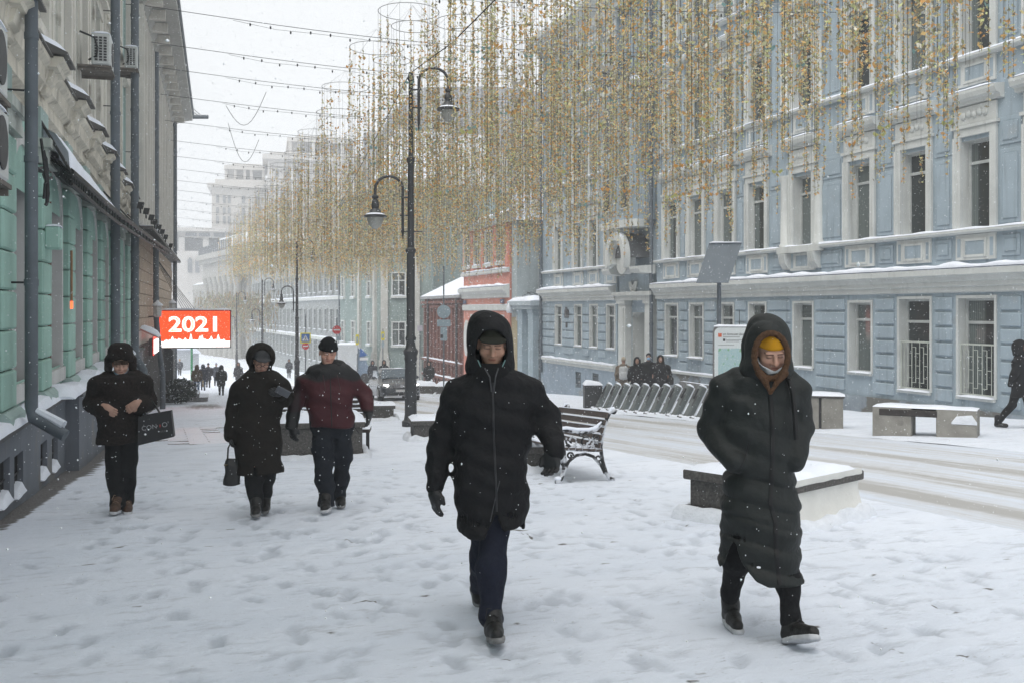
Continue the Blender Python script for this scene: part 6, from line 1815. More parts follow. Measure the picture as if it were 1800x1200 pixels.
for u, v0, v1, d, lab in ((628, 588, 606, 74, 'narrow yellow edged board on a post beside the white van'), (673, 583, 598, 70, 'narrow yellow edged board above an oval sign before the green corner house')):
 r, p = sign_post(lab, u, d, zz(v0, d, p)); r.children[0].scale = (1, 1, 1)
 z0, z1 = zz(v1, d, p), zz(v0, d, p); m = MB(); m.box(-.12, .12, -.04, -.01, z0, z1); o = m.build('yellow_board', S_YE, r)
 m = MB(); m.box(-.08, .08, -.046, -.0405, z0 + .16, z1 - .16); m.build('grey_field', S_BACK, o)
 if u == 673:
  m = MB(); zc = zz(605, d, p); m.prism([(.10 * math.cos(2 * math.pi * i / 16), zc + .26 * math.sin(2 * math.pi * i / 16)) for i in range(16)], 1, -.03, -.01); m.build('oval_plate', S_BACK, r)
r, p = sign_post('faded lilac notice board fixed beside the corner pilaster', 738, 72, zz(572, 72, p))
m = MB(); z0, z1 = zz(582, 72, p), zz(572, 72, p); m.box(-.18, .2, -.03, -.01, z0, z1); m.build('board', mat('lilac board', (.42, .40, .45), .6, .1, 4, 0), r)

# ------------------------------------------------------------------ white van with a blue emblem, parked behind the couple
vp = on_ground(619, 76); van = thing('delivery_van', 'white box van with a blue emblem parked behind the man in red', 'van', vp, -TH - math.atan((619 - U0) / F))
vz = lambda v: zz(v, 76, vp); vx = lambda u: (u - 619) / F * 76
m = MB(); m.box(vx(594), vx(629), 0, 4.2, .55, vz(606), .05); m.build('box_body', mat('van white', (.55, .58, .60), .5, .06, 2, 0), van)
m = MB(); m.prism([(vx(629) + .02, .5), (vx(650), .5), (vx(650), 1.15), (vx(646), 1.35), (vx(640), vz(618)), (vx(629) + .02, vz(612))], 1, .2, 4.0); m.build('cab', mat('van cab', (.20, .27, .36), .4, .1, 2, 0, snow=.1), van)
m = MB(); m.prism([(vx(632), vz(627)), (vx(646), vz(624)), (vx(633), vz(611))], 1, .12, .19); m.build('blue_emblem', S_BL, van)
m = MB(); m.box(vx(632), vx(647), .13, .195, vz(633), vz(628)); m.build('pale_stripe', S_WH, van)
for x in (vx(600), vx(642)):
 m = MB(); m.tube([(x, .1, .4), (x, .45, .4)], .4, 16); m.build('wheel', IRON, van, True)
m = MB(); snow_strip(m, vx(594), vx(629), 0, 4.2, vz(606), .14, 4, n=8); m.build('roof_snow', SNOW, van, True)

# low white stalls far down the street
for u, d, w, h, lab in ((318, 118, 2.6, 2.4, 'distant white stall with a snowy roof below the orange screen'), (335, 126, 2.0, 1.8, 'small distant white stall, next to the taller one')):
 p = on_ground(u, d); r = thing('market_stall', lab, 'stall', p, -.02)
 m = MB(); m.box(-w / 2, w / 2, 0, 2, 0, h); m.build('body', mat('stall grey', (.4, .42, .44), .8, .1, 2, 0), r)
 m = MB(); m.prism([(-w / 2 - .3, h), (w / 2 + .3, h), (0, h + 1.2)], 1, -.3, 2.3); m.build('roof', SNOW, r)
gp = on_ground(337, 80); r = thing('green_pole', 'thin green post standing under the orange screen', 'post', gp)
m = MB(); m.tube([(0, 0, 0), (0, 0, 4.0)], .09, 8); m.build('pole', mat('green paint', (.03, .2, .09), .5, .1, 3, 0), r, True)
m = MB(); m.box(-.35, .35, -.35, .35, 0, .3, .03); m.build('foot', GRAN, r)
# ------------------------------------------------------------------ smooth solid modelling for people and the car: a field sampled on a grid, meshed by surface nets
def surface_nets(Fd, ax):
 X, Y, Z = ax; ins = Fd < 0
 c = [ins[i:ins.shape[0] - 1 + i, j:ins.shape[1] - 1 + j, k:ins.shape[2] - 1 + k] for i in (0, 1) for j in (0, 1) for k in (0, 1)]
 allin = np.logical_and.reduce(c); anyin = np.logical_or.reduce(c); mix = anyin & ~allin
 ii, jj, kk = np.nonzero(mix)
 if len(ii) == 0: return np.zeros((0, 3)), np.zeros((0, 4), int)
 val = {};
 for i in (0, 1):
  for j in (0, 1):
   for k in (0, 1): val[(i, j, k)] = Fd[ii + i, jj + j, kk + k]
 acc = np.zeros((len(ii), 3)); cnt = np.zeros(len(ii))
 corners = list(val)
 for a in corners:
  for d in range(3):
   if a[d] == 1: continue
   b = list(a); b[d] = 1; b = tuple(b)
   va, vb = val[a], val[b]; cr = (va < 0) != (vb < 0)
   t = np.where(cr, va / np.where(cr, va - vb, 1), 0)
   p = [np.full(len(ii), float(q)) for q in a]; p[d] = t
   for q in range(3): acc[:, q] += np.where(cr, p[q], 0)
   cnt += cr
 acc /= cnt[:, None]
 gx = X[ii] + acc[:, 0] * (X[ii + 1] - X[ii]); gy = Y[jj] + acc[:, 1] * (Y[jj + 1] - Y[jj]); gz_ = Z[kk] + acc[:, 2] * (Z[kk + 1] - Z[kk])
 V = np.stack([gx, gy, gz_], -1)
 idx = -np.ones(mix.shape, np.int64); idx[ii, jj, kk] = np.arange(len(ii))
 quads = []
 # x edges
 e = ins[:-1, 1:-1, 1:-1] != ins[1:, 1:-1, 1:-1]; i, j, k = np.nonzero(e); s = ins[i, j + 1, k + 1]
 q = np.stack([idx[i, j, k], idx[i, j + 1, k], idx[i, j + 1, k + 1], idx[i, j, k + 1]], -1); q[~s] = q[~s][:, ::-1]; quads.append(q)
 e = ins[1:-1, :-1, 1:-1] != ins[1:-1, 1:, 1:-1]; i, j, k = np.nonzero(e); s = ins[i + 1, j, k + 1]
 q = np.stack([idx[i, j, k], idx[i, j, k + 1], idx[i + 1, j, k + 1], idx[i + 1, j, k]], -1); q[~s] = q[~s][:, ::-1]; quads.append(q)
 e = ins[1:-1, 1:-1, :-1] != ins[1:-1, 1:-1, 1:]; i, j, k = np.nonzero(e); s = ins[i + 1, j + 1, k]
 q = np.stack([idx[i, j, k], idx[i + 1, j, k], idx[i + 1, j + 1, k], idx[i, j + 1, k]], -1); q[~s] = q[~s][:, ::-1]; quads.append(q)
 return V, np.concatenate(quads)

class G:
 """sampling grid"""
 def __init__(s, lo, hi, h, axes=None):
  s.ax = axes or [np.arange(a, b + h, h) for a, b in zip(lo, hi)]
  s.P = tuple(np.reshape(a, [-1 if q == i else 1 for q in range(3)]).astype(np.float32) for i, a in enumerate(s.ax))
 def mesh(s, d, name, mats, color=None, smooth_it=1):
  d = np.broadcast_to(d, tuple(len(a) for a in s.ax))
  V, Q = surface_nets(np.ascontiguousarray(d), s.ax)
  if smooth_it and len(V):
   e = np.concatenate([Q[:, [0, 1]], Q[:, [1, 2]], Q[:, [2, 3]], Q[:, [3, 0]]])
   for _ in range(smooth_it):
    sm = np.zeros_like(V); n = np.zeros(len(V))
    np.add.at(sm, e[:, 0], V[e[:, 1]]); np.add.at(n, e[:, 0], 1)
    V = V * .5 + .5 * sm / np.maximum(n, 1)[:, None]
  at_ = {'tint': color(V)} if color else None
  return np_mesh(name, V, Q, mats, True, at_)

def smin(a, b, k):
 h = np.clip(.5 + .5 * (b - a) / k, 0, 1); return b + (a - b) * h - k * h * (1 - h)
def smax(a, b, k): return -smin(-a, -b, k)
def ell(P, c, r, Rm=None):
 x, y, z = P[0] - c[0], P[1] - c[1], P[2] - c[2]
 if Rm is not None:
  x, y, z = (Rm[0][0] * x + Rm[1][0] * y + Rm[2][0] * z, Rm[0][1] * x + Rm[1][1] * y + Rm[2][1] * z, Rm[0][2] * x + Rm[1][2] * y + Rm[2][2] * z)
 k0 = np.sqrt((x / r[0]) ** 2 + (y / r[1]) ** 2 + (z / r[2]) ** 2)
 k1 = np.sqrt((x / r[0] ** 2) ** 2 + (y / r[1] ** 2) ** 2 + (z / r[2] ** 2) ** 2)
 return k0 * (k0 - 1) / np.maximum(k1, 1e-6)
def cone(P, a, b, ra, rb):
 a = np.array(a, float); b = np.array(b, float); d = b - a; dd = float(d @ d)
 x, y, z = P[0] - a[0], P[1] - a[1], P[2] - a[2]
 t = np.clip((x * d[0] + y * d[1] + z * d[2]) / dd, 0, 1)
 return np.sqrt((x - t * d[0]) ** 2 + (y - t * d[1]) ** 2 + (z - t * d[2]) ** 2) - (ra + (rb - ra) * t)
def chain(P, pts, rs, k=.03):
 d = None
 for a, b, ra, rb in zip(pts, pts[1:], rs, rs[1:]):
  c = cone(P, a, b, ra, rb); d = c if d is None else smin(d, c, k)
 return d
def rbox(P, c, h, r=.01, Rm=None):
 x, y, z = P[0] - c[0], P[1] - c[1], P[2] - c[2]
 if Rm is not None:
  x, y, z = (Rm[0][0] * x + Rm[1][0] * y + Rm[2][0] * z, Rm[0][1] * x + Rm[1][1] * y + Rm[2][1] * z, Rm[0][2] * x + Rm[1][2] * y + Rm[2][2] * z)
 qx, qy, qz = np.abs(x) - h[0] + r, np.abs(y) - h[1] + r, np.abs(z) - h[2] + r
 return np.sqrt(np.maximum(qx, 0) ** 2 + np.maximum(qy, 0) ** 2 + np.maximum(qz, 0) ** 2) + np.minimum(np.maximum(qx, np.maximum(qy, qz)), 0) - r
def loft(P, tab, p=2.5):
 """solid with super-elliptic sections; tab rows (z, x0, x1, y0, y1)"""
 tab = sorted(tab); T = np.array(tab, float); z = P[2]
 f = lambda c: np.interp(z, T[:, 0], T[:, c]).astype(np.float32)
 x0, x1, y0, y1 = f(1), f(2), f(3), f(4)
 rx, ry = (x1 - x0) / 2, (y1 - y0) / 2
 k = (np.abs((P[0] - (x0 + x1) / 2) / rx) ** p + np.abs((P[1] - (y0 + y1) / 2) / ry) ** p) ** (1 / p)
 return np.maximum((k - 1) * np.minimum(rx, ry), np.maximum(T[0, 0] - z, z - T[-1, 0]))
def folds(P, f=9., seed=0., amp=.008, sl=.7):
 """soft cloth folds: warped slanting waves"""
 x, y, z = P
 w = 1.4 * np.sin(5.1 * x + 3 * z + seed) + 1.2 * np.sin(6.3 * y - 4.2 * z + seed * 1.7)
 return amp * (np.sin(f * z * 2.2 + f * sl * x + w + seed) + .6 * np.sin(f * 1.7 * x - f * 1.1 * z + 1.3 * w + seed * 2.3) + .4 * np.sin(f * 2.7 * y + f * 1.9 * z + w * .7 + seed))
def rotm(yaw=0., pitch=0., roll=0.):
 """columns are the local axes; yaw turns about z, pitch nods the face (-y side) down, roll tilts"""
 M = Matrix.Rotation(yaw, 3, 'Z') @ Matrix.Rotation(pitch, 3, 'X') @ Matrix.Rotation(roll, 3, 'Y'); return np.array(M)

def head_field(P, c, Rm, s=1.0, fem=False):
 x, y, z = P[0] - c[0], P[1] - c[1], P[2] - c[2]
 x, y, z = ((Rm[0][0] * x + Rm[1][0] * y + Rm[2][0] * z) / s, (Rm[0][1] * x + Rm[1][1] * y + Rm[2][1] * z) / s, (Rm[0][2] * x + Rm[1][2] * y + Rm[2][2] * z) / s)
 Q = (x, y, z); ax_ = (np.abs(x), y, z)
 d = ell(Q, (0, .012, .035), (.075, .095, .092))
 d = smin(d, ell(Q, (0, -.025, -.045), (.062, .062, .07)), .035)
 d = smin(d, ell(Q, (0, -.07, -.088), (.027, .022, .022)), .03)              # chin
 d = smin(d, ell(ax_, (.043, -.055, -.018), (.026, .028, .024)), .025)      # cheekbones
 d = smin(d, ell(ax_, (.028, -.078, .034), (.028, .014, .010)), .015)       # brow
 d = smax(d, -ell(ax_, (.031, -.100, .013), (.020, .020, .013)), .012)      # sockets
 d = smin(d, ell(ax_, (.031, -.073, .012), (.0165, .013, .0115)), .004)     # lids
 n = smin(cone(Q, (0, -.085, .022), (0, -.108, -.02), .008, .0135), ell(ax_, (.012, -.094, -.024), (.011, .012, .009)), .008)
 d = smin(d, n, .012)
 d = smin(d, ell(Q, (0, -.082, -.047), (.023, .013, .0065)), .006)
 d = smin(d, ell(Q, (0, -.079, -.059), (.019, .013, .007)), .006)
 d = smax(d, -ell(Q, (0, -.098, -.0528), (.024, .012, .0018)), .003)
 d = smin(d, ell(ax_, (.078, .012, .0), (.010, .022, .032)), .008)          # ears
 return d * s
def head_tint(c, Rm, s, skin, brow=(.03, .022, .018), lip=None):
 skin = np.array(skin); lip = np.array(lip if lip is not None else skin * [.85, .55, .55]); brow = np.array(brow)
 def f(V):
  Q = (V - np.array(c)) @ Rm / s; x, y, z = np.abs(Q[:, 0]), Q[:, 1], Q[:, 2]
  C = np.tile(skin, (len(V), 1)); red = np.exp(-((x - .04) / .02) ** 2 - ((z + .02) / .02) ** 2) * .25 + np.exp(-(x / .016) ** 2 - ((z + .018) / .014) ** 2) * .3
  C = C * (1 - red[:, None] * np.array([.05, .3, .35]))
  def mixin(w, col): nonlocal C; w = np.clip(w, 0, 1)[:, None] * (y < -.03)[:, None]; C = C * (1 - w) + col * w
  zb = .031 - .0025 * ((x - .03) / .02) ** 2
  mixin(np.exp(-((z - zb) / .0042) ** 4) * ((x > .010) & (x < .053)) * .85, brow)
  mixin(np.exp(-((z - .0095) / .0026) ** 2) * ((x > .016) & (x < .047)) * .9, brow * .7)      # closed lash line of lowered lids
  mixin(np.exp(-((z + .053) / .0085) ** 4) * np.clip(1 - (x / .023) ** 4, 0, 1) * .8, lip)
  mixin(np.exp(-((z + .0528) / .0016) ** 2) * (x < .021) * .7, lip * .35)
  mixin(np.exp(-((x - .0085) / .004) ** 2 - ((z + .0295) / .0028) ** 2) * .8, skin * .25)
  return C
 return f

SKIN = attr_mat('skin', 'tint', .55, .35, bump=.1, bscale=300)
def cloth(name, col, rough=.85, sheen=.0, bscale=260, bump=.25, var=.12, spec=.2, snow=0.0):
 return mat(name, col, rough, var, 9, bump, bscale, sheen=sheen, spec=spec, snow=snow)

def glove_field(P, w, d, n, side, s=1.0, curl=.5):
 """hand from wrist w pointing along d, palm facing n; side +1 puts the thumb on the +cross side"""
 d = np.array(Vector(d).normalized()); n = np.array(n, float); n = n - d * (n @ d); n /= np.linalg.norm(n); c = np.cross(d, n) * side
 w = np.array(w, float)
 at_ = lambda a, b, e: w + (d * a + c * b + n * e) * s
 f = smin(cone(P, at_(.0, 0, 0), at_(.03, 0, 0), .030 * s, .034 * s), smin(cone(P, at_(.035, .022, .004), at_(.085, .03, .006), .022 * s, .020 * s), cone(P, at_(.035, -.02, .002), at_(.08, -.028, .004), .021 * s, .018 * s), .03 * s), .03 * s)
 f = smin(f, cone(P, at_(.05, .0, .0), at_(.085, 0, .002), .026 * s, .022 * s), .02 * s)
 for b, L_, r in ((.032, .068, .0115), (.011, .078, .012), (-.011, .072, .0115), (-.031, .055, .0105)):
  a0 = at_(.082, b, .002); l1 = L_ * .5; c1 = curl * .55; c2 = curl * 1.25; c3 = curl * 1.8
  p1 = at_(.082 + l1 * math.cos(c1), b * 1.12, l1 * math.sin(c1)); l2 = L_ * .32
  p2 = p1 + (d * math.cos(c2) + n * math.sin(c2)) * l2 * s; l3 = L_ * .26; p3 = p2 + (d * math.cos(c3) + n * math.sin(c3)) * l3 * s
  f = smin(f, chain(P, [a0, p1, p2, p3], [r * 1.1 * s, r * s, r * .95 * s, r * .8 * s], .006 * s), .006 * s)
 t0 = at_(.028, .026, .008); t1 = at_(.058, .05, .022); t2 = at_(.088, .052, .034)
 return smin(f, chain(P, [t0, t1, t2], [.018 * s, .0145 * s, .011 * s], .01 * s), .010 * s)
def hand_obj(name, m_, parent, w, d, n, side, s=1.0, curl=.5, tint=None, h=.0048):
 w = np.array(w); g = G(w - .16 * s, w + .16 * s, h)
 dv = np.array(Vector(d).normalized())
 f = glove_field(g.P, w, d, n, side, s, curl)
 return put(name, g.mesh(f, name, m_, tint, 1), parent)

def boot_obj(name, m_, parent, heel, toe, ankle, s=1.0, sole=None, h=.0075, shaft=.055, lace=None):
 """boot lying from heel to toe (points on the sole line) with its shaft rising to the ankle point"""
 heel = np.array(heel, float); toe = np.array(toe, float); d = toe - heel; L_ = np.linalg.norm(d); d /= L_
 up = np.array(ankle, float) - heel; up = up - d * (up @ d); up /= np.linalg.norm(up); c = np.cross(d, up)
 at_ = lambda a, b, e: heel + d * a * L_ + c * b + up * e
 lo = np.minimum.reduce([heel, toe, np.array(ankle)]) - .11; hi = np.maximum.reduce([heel, toe, np.array(ankle)]) + .11
 g = G(lo, hi, h); P = g.P
 f = smin(cone(P, at_(.15, 0, .045), at_(.5, 0, .05), .043 * s, .042 * s), cone(P, at_(.5, 0, .048), at_(.86, 0, .04), .044 * s, .036 * s), .03)
 f = smin(f, cone(P, at_(.12, 0, .05), at_(.2, 0, .12), .042 * s, .046 * s), .03)
 f = smin(f, cone(P, at_(.2, 0, .10), np.array(ankle), .048 * s, shaft * s), .03)
 x, y, z = P[0] - heel[0], P[1] - heel[1], P[2] - heel[2]
 e = x * up[0] + y * up[1] + z * up[2]
 f = np.maximum(f + folds(P, 16, 2, .0025), .012 - e)
 o = put(name, g.mesh(f, name, m_, None, 1), parent)
 q = smin(cone(P, at_(.12, 0, .012), at_(.5, 0, .012), .045 * s, .042 * s), cone(P, at_(.5, 0, .012), at_(.87, 0, .014), .047 * s, .040 * s), .03)
 q = np.maximum(q, np.maximum(e - .030, -.002 - e))
 put('sole', g.mesh(q, 'sole', sole, None, 1), o)
 if lace is not None:
  m = MB()
  for k in range(5):
   a = .56 - k * .075; zt = .088 + k * .018
   m.tube([at_(a, -.025, zt - .006), at_(a - .01, 0, zt + .012), at_(a, .025, zt - .006)], .0035, 4)
  m.tube([at_(.3, .0, .165), at_(.34, .03, .17), at_(.42, .045, .12)], .003, 4)
  m.build('laces', lace, o)
 return o

class Fig:
 """converts photo pixels to a figure's local frame: x to the right, -y towards the camera, z up from the snow"""
 def __init__(s, label, u0, d, group=None, dz=0.0, vf=None):
  s.u0 = u0; s.d = d
  p = at(u0, V0, d); zg = ZC - (vf - V0) / F * d if vf is not None else gz(p.y) + dz
  s.zg = zg; t = TH + math.atan((u0 - U0) / F)
  s.r = math.hypot(p.x, p.y)                             # true distance
  s.root = thing('person', label, 'person', (p.x, p.y, zg), -t, group)
 def X(s, u, y=0.): return (u - s.u0) / F * (s.d + y)
 def Z(s, v, y=0.): return ZC - (v - V0) / F * (s.d + y) - s.zg
 def p(s, u, v, y=0.): return (s.X(u, y), y, s.Z(v, y))
 def tab(s, rows, y=0.): return [(s.Z(v, y), s.X(a, y), s.X(b, y), y0 + y, y1 + y) for v, a, b, y0, y1 in rows]
def bounds(pts, pad):
 A = np.array(pts); return A.min(0) - pad, A.max(0) + pad
def zrefine(lo, hi, h, zlo, zhi, hf):
 """axis from lo to hi with fine steps between zlo and zhi"""
 return np.concatenate([np.arange(lo, zlo, h), np.arange(zlo, zhi, hf), np.arange(zhi, hi + h, h)])
def body_obj(fig, head_c, Rm, hs, skin, neck, sh_l, sh_r, el_l, el_r, wr_l, wr_r, hip_l, hip_r, kn_l, kn_r, an_l, an_r, hands=None, brow=(.03, .022, .018), lip=None, thin=1.0):
 """one continuous body: head, neck, trunk, arms and legs (mostly under the clothes)"""
 kn_l, kn_r, an_l, an_r = [tuple(np.array(q) + [0, .03, 0]) for q in (kn_l, kn_r, an_l, an_r)]
 pts = [head_c, sh_l, sh_r, el_l, el_r, wr_l, wr_r, hip_l, hip_r, kn_l, kn_r, an_l, an_r]
 lo, hi = bounds(pts, .2)
 hc = np.array(head_c)
 hf = .0042 * hs
 ax_ = [zrefine(lo[0], hi[0], .022, hc[0] - .10, hc[0] + .10, hf), zrefine(lo[1], hi[1], .022, hc[1] - .13, hc[1] + .02, hf), zrefine(lo[2], hi[2], .022, hc[2] - .13, hc[2] + .13, hf)]
 g = G(None, None, None, ax_); P = g.P
 f = head_field(P, head_c, Rm, hs)
 f = smin(f, cone(P, hc + np.array([0, .02, -.07 * hs]), neck, .052 * hs, .055), .02)
 mid = (np.array(hip_l) + np.array(hip_r)) / 2
 f = smin(f, chain(P, [neck, (np.array(neck) + mid) / 2, mid], [.06, .08 * thin, .06 * thin], .05), .05)
 for a, b, c_ in ((sh_l, el_l, wr_l), (sh_r, el_r, wr_r)): f = smin(f, chain(P, [neck, a, b, c_], [.05, .045, .036, .026], .03), .03)
 for a, b, c_ in ((hip_l, kn_l, an_l), (hip_r, kn_r, an_r)): f = smin(f, chain(P, [a, b, c_], [.045, .038, .026], .03), .04)
 return put('body', g.mesh(f, 'body', SKIN, head_tint(head_c, Rm, hs, skin, brow, lip), 1), fig.root)
def ribbon_on(obj_me, pts, w, off, name, m_, parent):
 """a narrow strip (zip, seam) laid on the front of a garment along the x, z points"""
 me = obj_me; bv = BVHTree.FromPolygons([v.co[:] for v in me.vertices], [p.vertices[:] for p in me.polygons])
 rows = []
 for (x, z) in pts:
  r = []
  for s in (-1, -.5, .5, 1):
   h = bv.ray_cast(Vector((x + s * w, -2, z)), Vector((0, 1, 0)))
   if h[0] is None: r = None; break
   r.append((x + s * w, h[0].y - off * (1 if abs(s) < 1 else -.3), z))
  if r: rows.append(r)
 vs = [p for r in rows for p in r]; fs = [(i * 4 + j, i * 4 + j + 1, i * 4 + j + 5, i * 4 + j + 4) for i in range(len(rows) - 1) for j in range(3)]
 m = MB(); m.add(vs, fs); return m.build(name, m_, parent, True)
def lerp_pts(pts, n=40):
 P = [Vector(p) for p in pts]; out = []
 for i in range(n + 1):
  f = i / n * (len(P) - 1); k = min(int(f), len(P) - 2); out.append(tuple(P[k].lerp(P[k + 1], f - k)))
 return out
# ------------------------------------------------------------------ the man in the black hooded coat
SOLE = mat('snowy sole', (.20, .20, .20), .8, .4, 20, .3, 60); SOLE_W = mat('white caked sole', (.50, .51, .53), .8, .2, 20, .4, 60)
BLK = cloth('black coat cloth', (.0075, .0075, .0088), .7, .0, 22, .8, spec=.2)
BLK2 = cloth('black knit', (.010, .010, .011), .9, .0, 400, .6)
LEATH = mat('black leather', (.012, .012, .013), .42, .2, 30, .25, 160, spec=.45)
NAVY = cloth('navy trousers', (.011, .0135, .026), .85, .0, 28, .7)
SOFTBLK = cloth('black trousers', (.0095, .0097, .011), .85, .0, 28, .7)
BOOTB = mat('black boot leather', (.012, .0115, .011), .5, .3, 20, .3, 90, spec=.4)
LACE = mat('boot lace', (.02, .02, .02), .8, .2, 20, 0)

f = Fig('man striding in a long black hooded coat, navy trousers and black gloves', 865, 5.42, vf=1131)
b = .2
hc = f.p(865, 607, b - .01); Rm = rotm(0.03, .30, .03)
body_obj(f, hc, Rm, 1.0, (.47, .275, .195), f.p(864, 655, b + .04), f.p(812, 680, b), f.p(930, 680, b), f.p(774, 760, b + .02), f.p(972, 748, b + .04),
         f.p(764, 850, b - .04), f.p(973, 795, b - .17), f.p(846, 890, b), f.p(880, 890, b), f.p(846, 985, b + .15), f.p(863, 1000, b - .1), f.p(840, 1045, .8), f.p(866, 1085, .05))
rows = [(652, 835, 893, -.11, .12), (662, 815, 915, -.125, .13), (674, 803, 930, -.135, .14), (700, 794, 938, -.155, .155), (740, 793, 938, -.165, .16), (765, 797, 932, -.165, .16),
  (820, 798, 929, -.165, .165), (880, 799, 927, -.175, .18), (925, 802, 924, -.185, .19), (948, 803, 922, -.185, .19)]
g = G(np.array([f.X(735, b), b - .42, f.Z(955, b)]), np.array([f.X(1005, b), b + .34, f.Z(635, b)]), .0105); P = g.P
d = loft(P, f.tab(rows, b), 2.3)
d = smin(d, chain(P, [f.p(822, 676, b), f.p(803, 692, b), f.p(776, 762, b + .03), f.p(764, 852, b - .04)], [.075, .078, .070, .052], .03), .04)
d = smin(d, chain(P, [f.p(906, 674, b), f.p(929, 690, b), f.p(965, 742, b + .04), f.p(974, 790, b - .15)], [.075, .080, .078, .058], .03), .04)
d = smin(d, chain(P, [f.p(838, 662, b - .03), f.p(864, 668, b - .10), f.p(892, 662, b - .03)], [.055, .05, .055], .03), .03)
d = d + folds(P, 9, 1.3, .0065, .9) + folds(P, 23, 4., .0045)
# hem: lower on one flap, open slit over the striding leg
hx = np.array([f.X(u, b) for u in (795, 803, 830, 848, 853, 872, 880, 884, 900, 926, 935)]); hz = np.array([f.Z(v, b) for v in (926, 928, 938, 936, 934, 893, 915, 923, 921, 915, 913)])
hem = np.interp(P[0], hx, hz).astype(np.float32)
front = (P[1] < b)
d = np.maximum(d, np.where(front, hem, f.Z(930, b)) - P[2])
inner = loft(P, [(z, a + .025, c - .025, y0 + .025, y1 - .025) for z, a, c, y0, y1 in f.tab(rows, b)], 2.3)
d = np.maximum(d, -np.maximum(inner, P[2] - f.Z(880, b)))
coat = put('coat', g.mesh(d, 'coat', BLK, None, 1), f.root)
ribbon_on(coat.data, lerp_pts([(f.X(866, b), f.Z(668, b)), (f.X(868, b), f.Z(760, b)), (f.X(872, b), f.Z(845, b)), (f.X(873, b), f.Z(888, b))], 60), .006, .004, 'zip', mat('dark zip', (.03, .03, .033), .4, .2, 40, 0), coat)
for (a, c_) in (((884, 805), (873, 850)), ((873, 850), (868, 890))): pass
ribbon_on(coat.data, lerp_pts([(f.X(878, b), f.Z(835, b)), (f.X(870, b), f.Z(868, b)), (f.X(862, b), f.Z(905, b))], 30), .003, .003, 'edge_piping', mat('grey piping', (.06, .06, .065), .6, .2, 40, 0), coat)
g = G(np.array([f.X(806, b), b - .26, f.Z(675, b)]), np.array([f.X(918, b), b + .24, f.Z(536, b)]), .0075); P = g.P
o_ = ell(P, f.p(862, 604, b + .03), (.133, .165, .180)); o_ = smin(o_, ell(P, f.p(862, 645, b + .01), (.142, .145, .10)), .05)
o_ = smin(o_, ell(P, f.p(850, 575, b + .05), (.09, .12, .09)), .04)
cav = ell(P, f.p(864, 612, b - .115), (.083, .150, .098)); cav = smin(cav, ell(P, f.p(864, 618, b - .02), (.088, .11, .12)), .03)
dh = smax(o_, -cav, .018) + folds(P, 15, 2.2, .0028, .3)
put('hood', g.mesh(dh, 'hood', BLK, None, 1), coat)
# collar standing up to the mouth, cap with a short olive peak
g = G(np.array([f.X(822, b), b - .22, f.Z(690, b)]), np.array([f.X(908, b), b + .1, f.Z(620, b)]), .007); P = g.P
d = ell(P, f.p(864, 655, b - .03), (.105, .135, .078)); d = smax(d, -ell(P, f.p(864, 628, b - .04), (.07, .085, .055)), .012) + folds(P, 22, .4, .0025)
put('collar', g.mesh(d, 'collar', BLK2, None, 1), coat)
for s_ in (-1, 1):
 m = MB(); a = f.p(864 + s_ * 24, 632, b - .17); c_ = f.p(864 + s_ * 19, 644, b - .185); m.tube([a, c_], .0032, 5); m.build('reflective_tab', mat('teal tab', (.12, .22, .22), .5, .1, 10, 0), coat)
 m = MB(); m.tube([f.p(864 + s_ * 12, 646, b - .17), f.p(866 + s_ * 5, 662, b - .19), f.p(866 + s_ * 2, 688, b - .185)], .004, 5); m.build('drawcord', mat('grey piping', (.06, .06, .065)), coat)
g = G(np.array(hc) - [.12, .24, .06], np.array(hc) + [.12, .12, .17], .0065); P = g.P
d = np.maximum(ell(P, np.array(hc) + [0, .012, .05], (.086, .106, .09)), (np.array(hc)[2] + .035) - P[2] + (P[1] - hc[1]) * .1)
brim = np.maximum(ell(P, np.array(hc) + Rm @ np.array([0, -.085, .060]), (.078, .062, .013), Rm), P[1] - (hc[1] - .03))
cap = put('cap', g.mesh(smin(d, brim, .01), 'cap', cloth('dark olive cap', (.017, .018, .013), .9), None, 1), f.root)
hand_obj('glove', LEATH, f.root, f.p(764, 856, b - .045), (.02, -.15, -1), (.75, .35, 0), 1, 1.0, .42)
hand_obj('glove', LEATH, f.root, f.p(972, 788, b - .16), (-.02, -.2, -1), (-.5, -.75, 0), 1, 1.05, .75)
g = G(np.array([f.X(820, .3), -.15, .08]), np.array([f.X(905, .3), .98, f.Z(880, b)]), .011); P = g.P
d = chain(P, [f.p(872, 880, b), f.p(864, 990, b - .10), f.p(863, 1082, .05)], [.098, .080, .068], .03)
d = smin(d, chain(P, [f.p(852, 880, b), f.p(850, 985, b + .18), f.p(842, 1042, .78)], [.095, .074, .058], .03), .015)
d = smin(d, ell(P, f.p(862, 880, b), (.15, .12, .10)), .04); d = d + folds(P, 11, .7, .006) + folds(P, 26, 2, .002)
put('trousers', g.mesh(d, 'trousers', NAVY, None, 1), f.root)
boot_obj('boot', BOOTB, f.root, f.p(868, 1122, .05), f.p(876, 1131, -.22), f.p(865, 1078, .06), 1.0, SOLE, shaft=.060, lace=LACE)
zb = .13
boot_obj('boot', BOOTB, f.root, (f.X(838, .85), .88, zb + .02), (f.X(842, .8), .67, .0), (f.X(840, .9), .86, zb + .16), 1.0, SOLE)

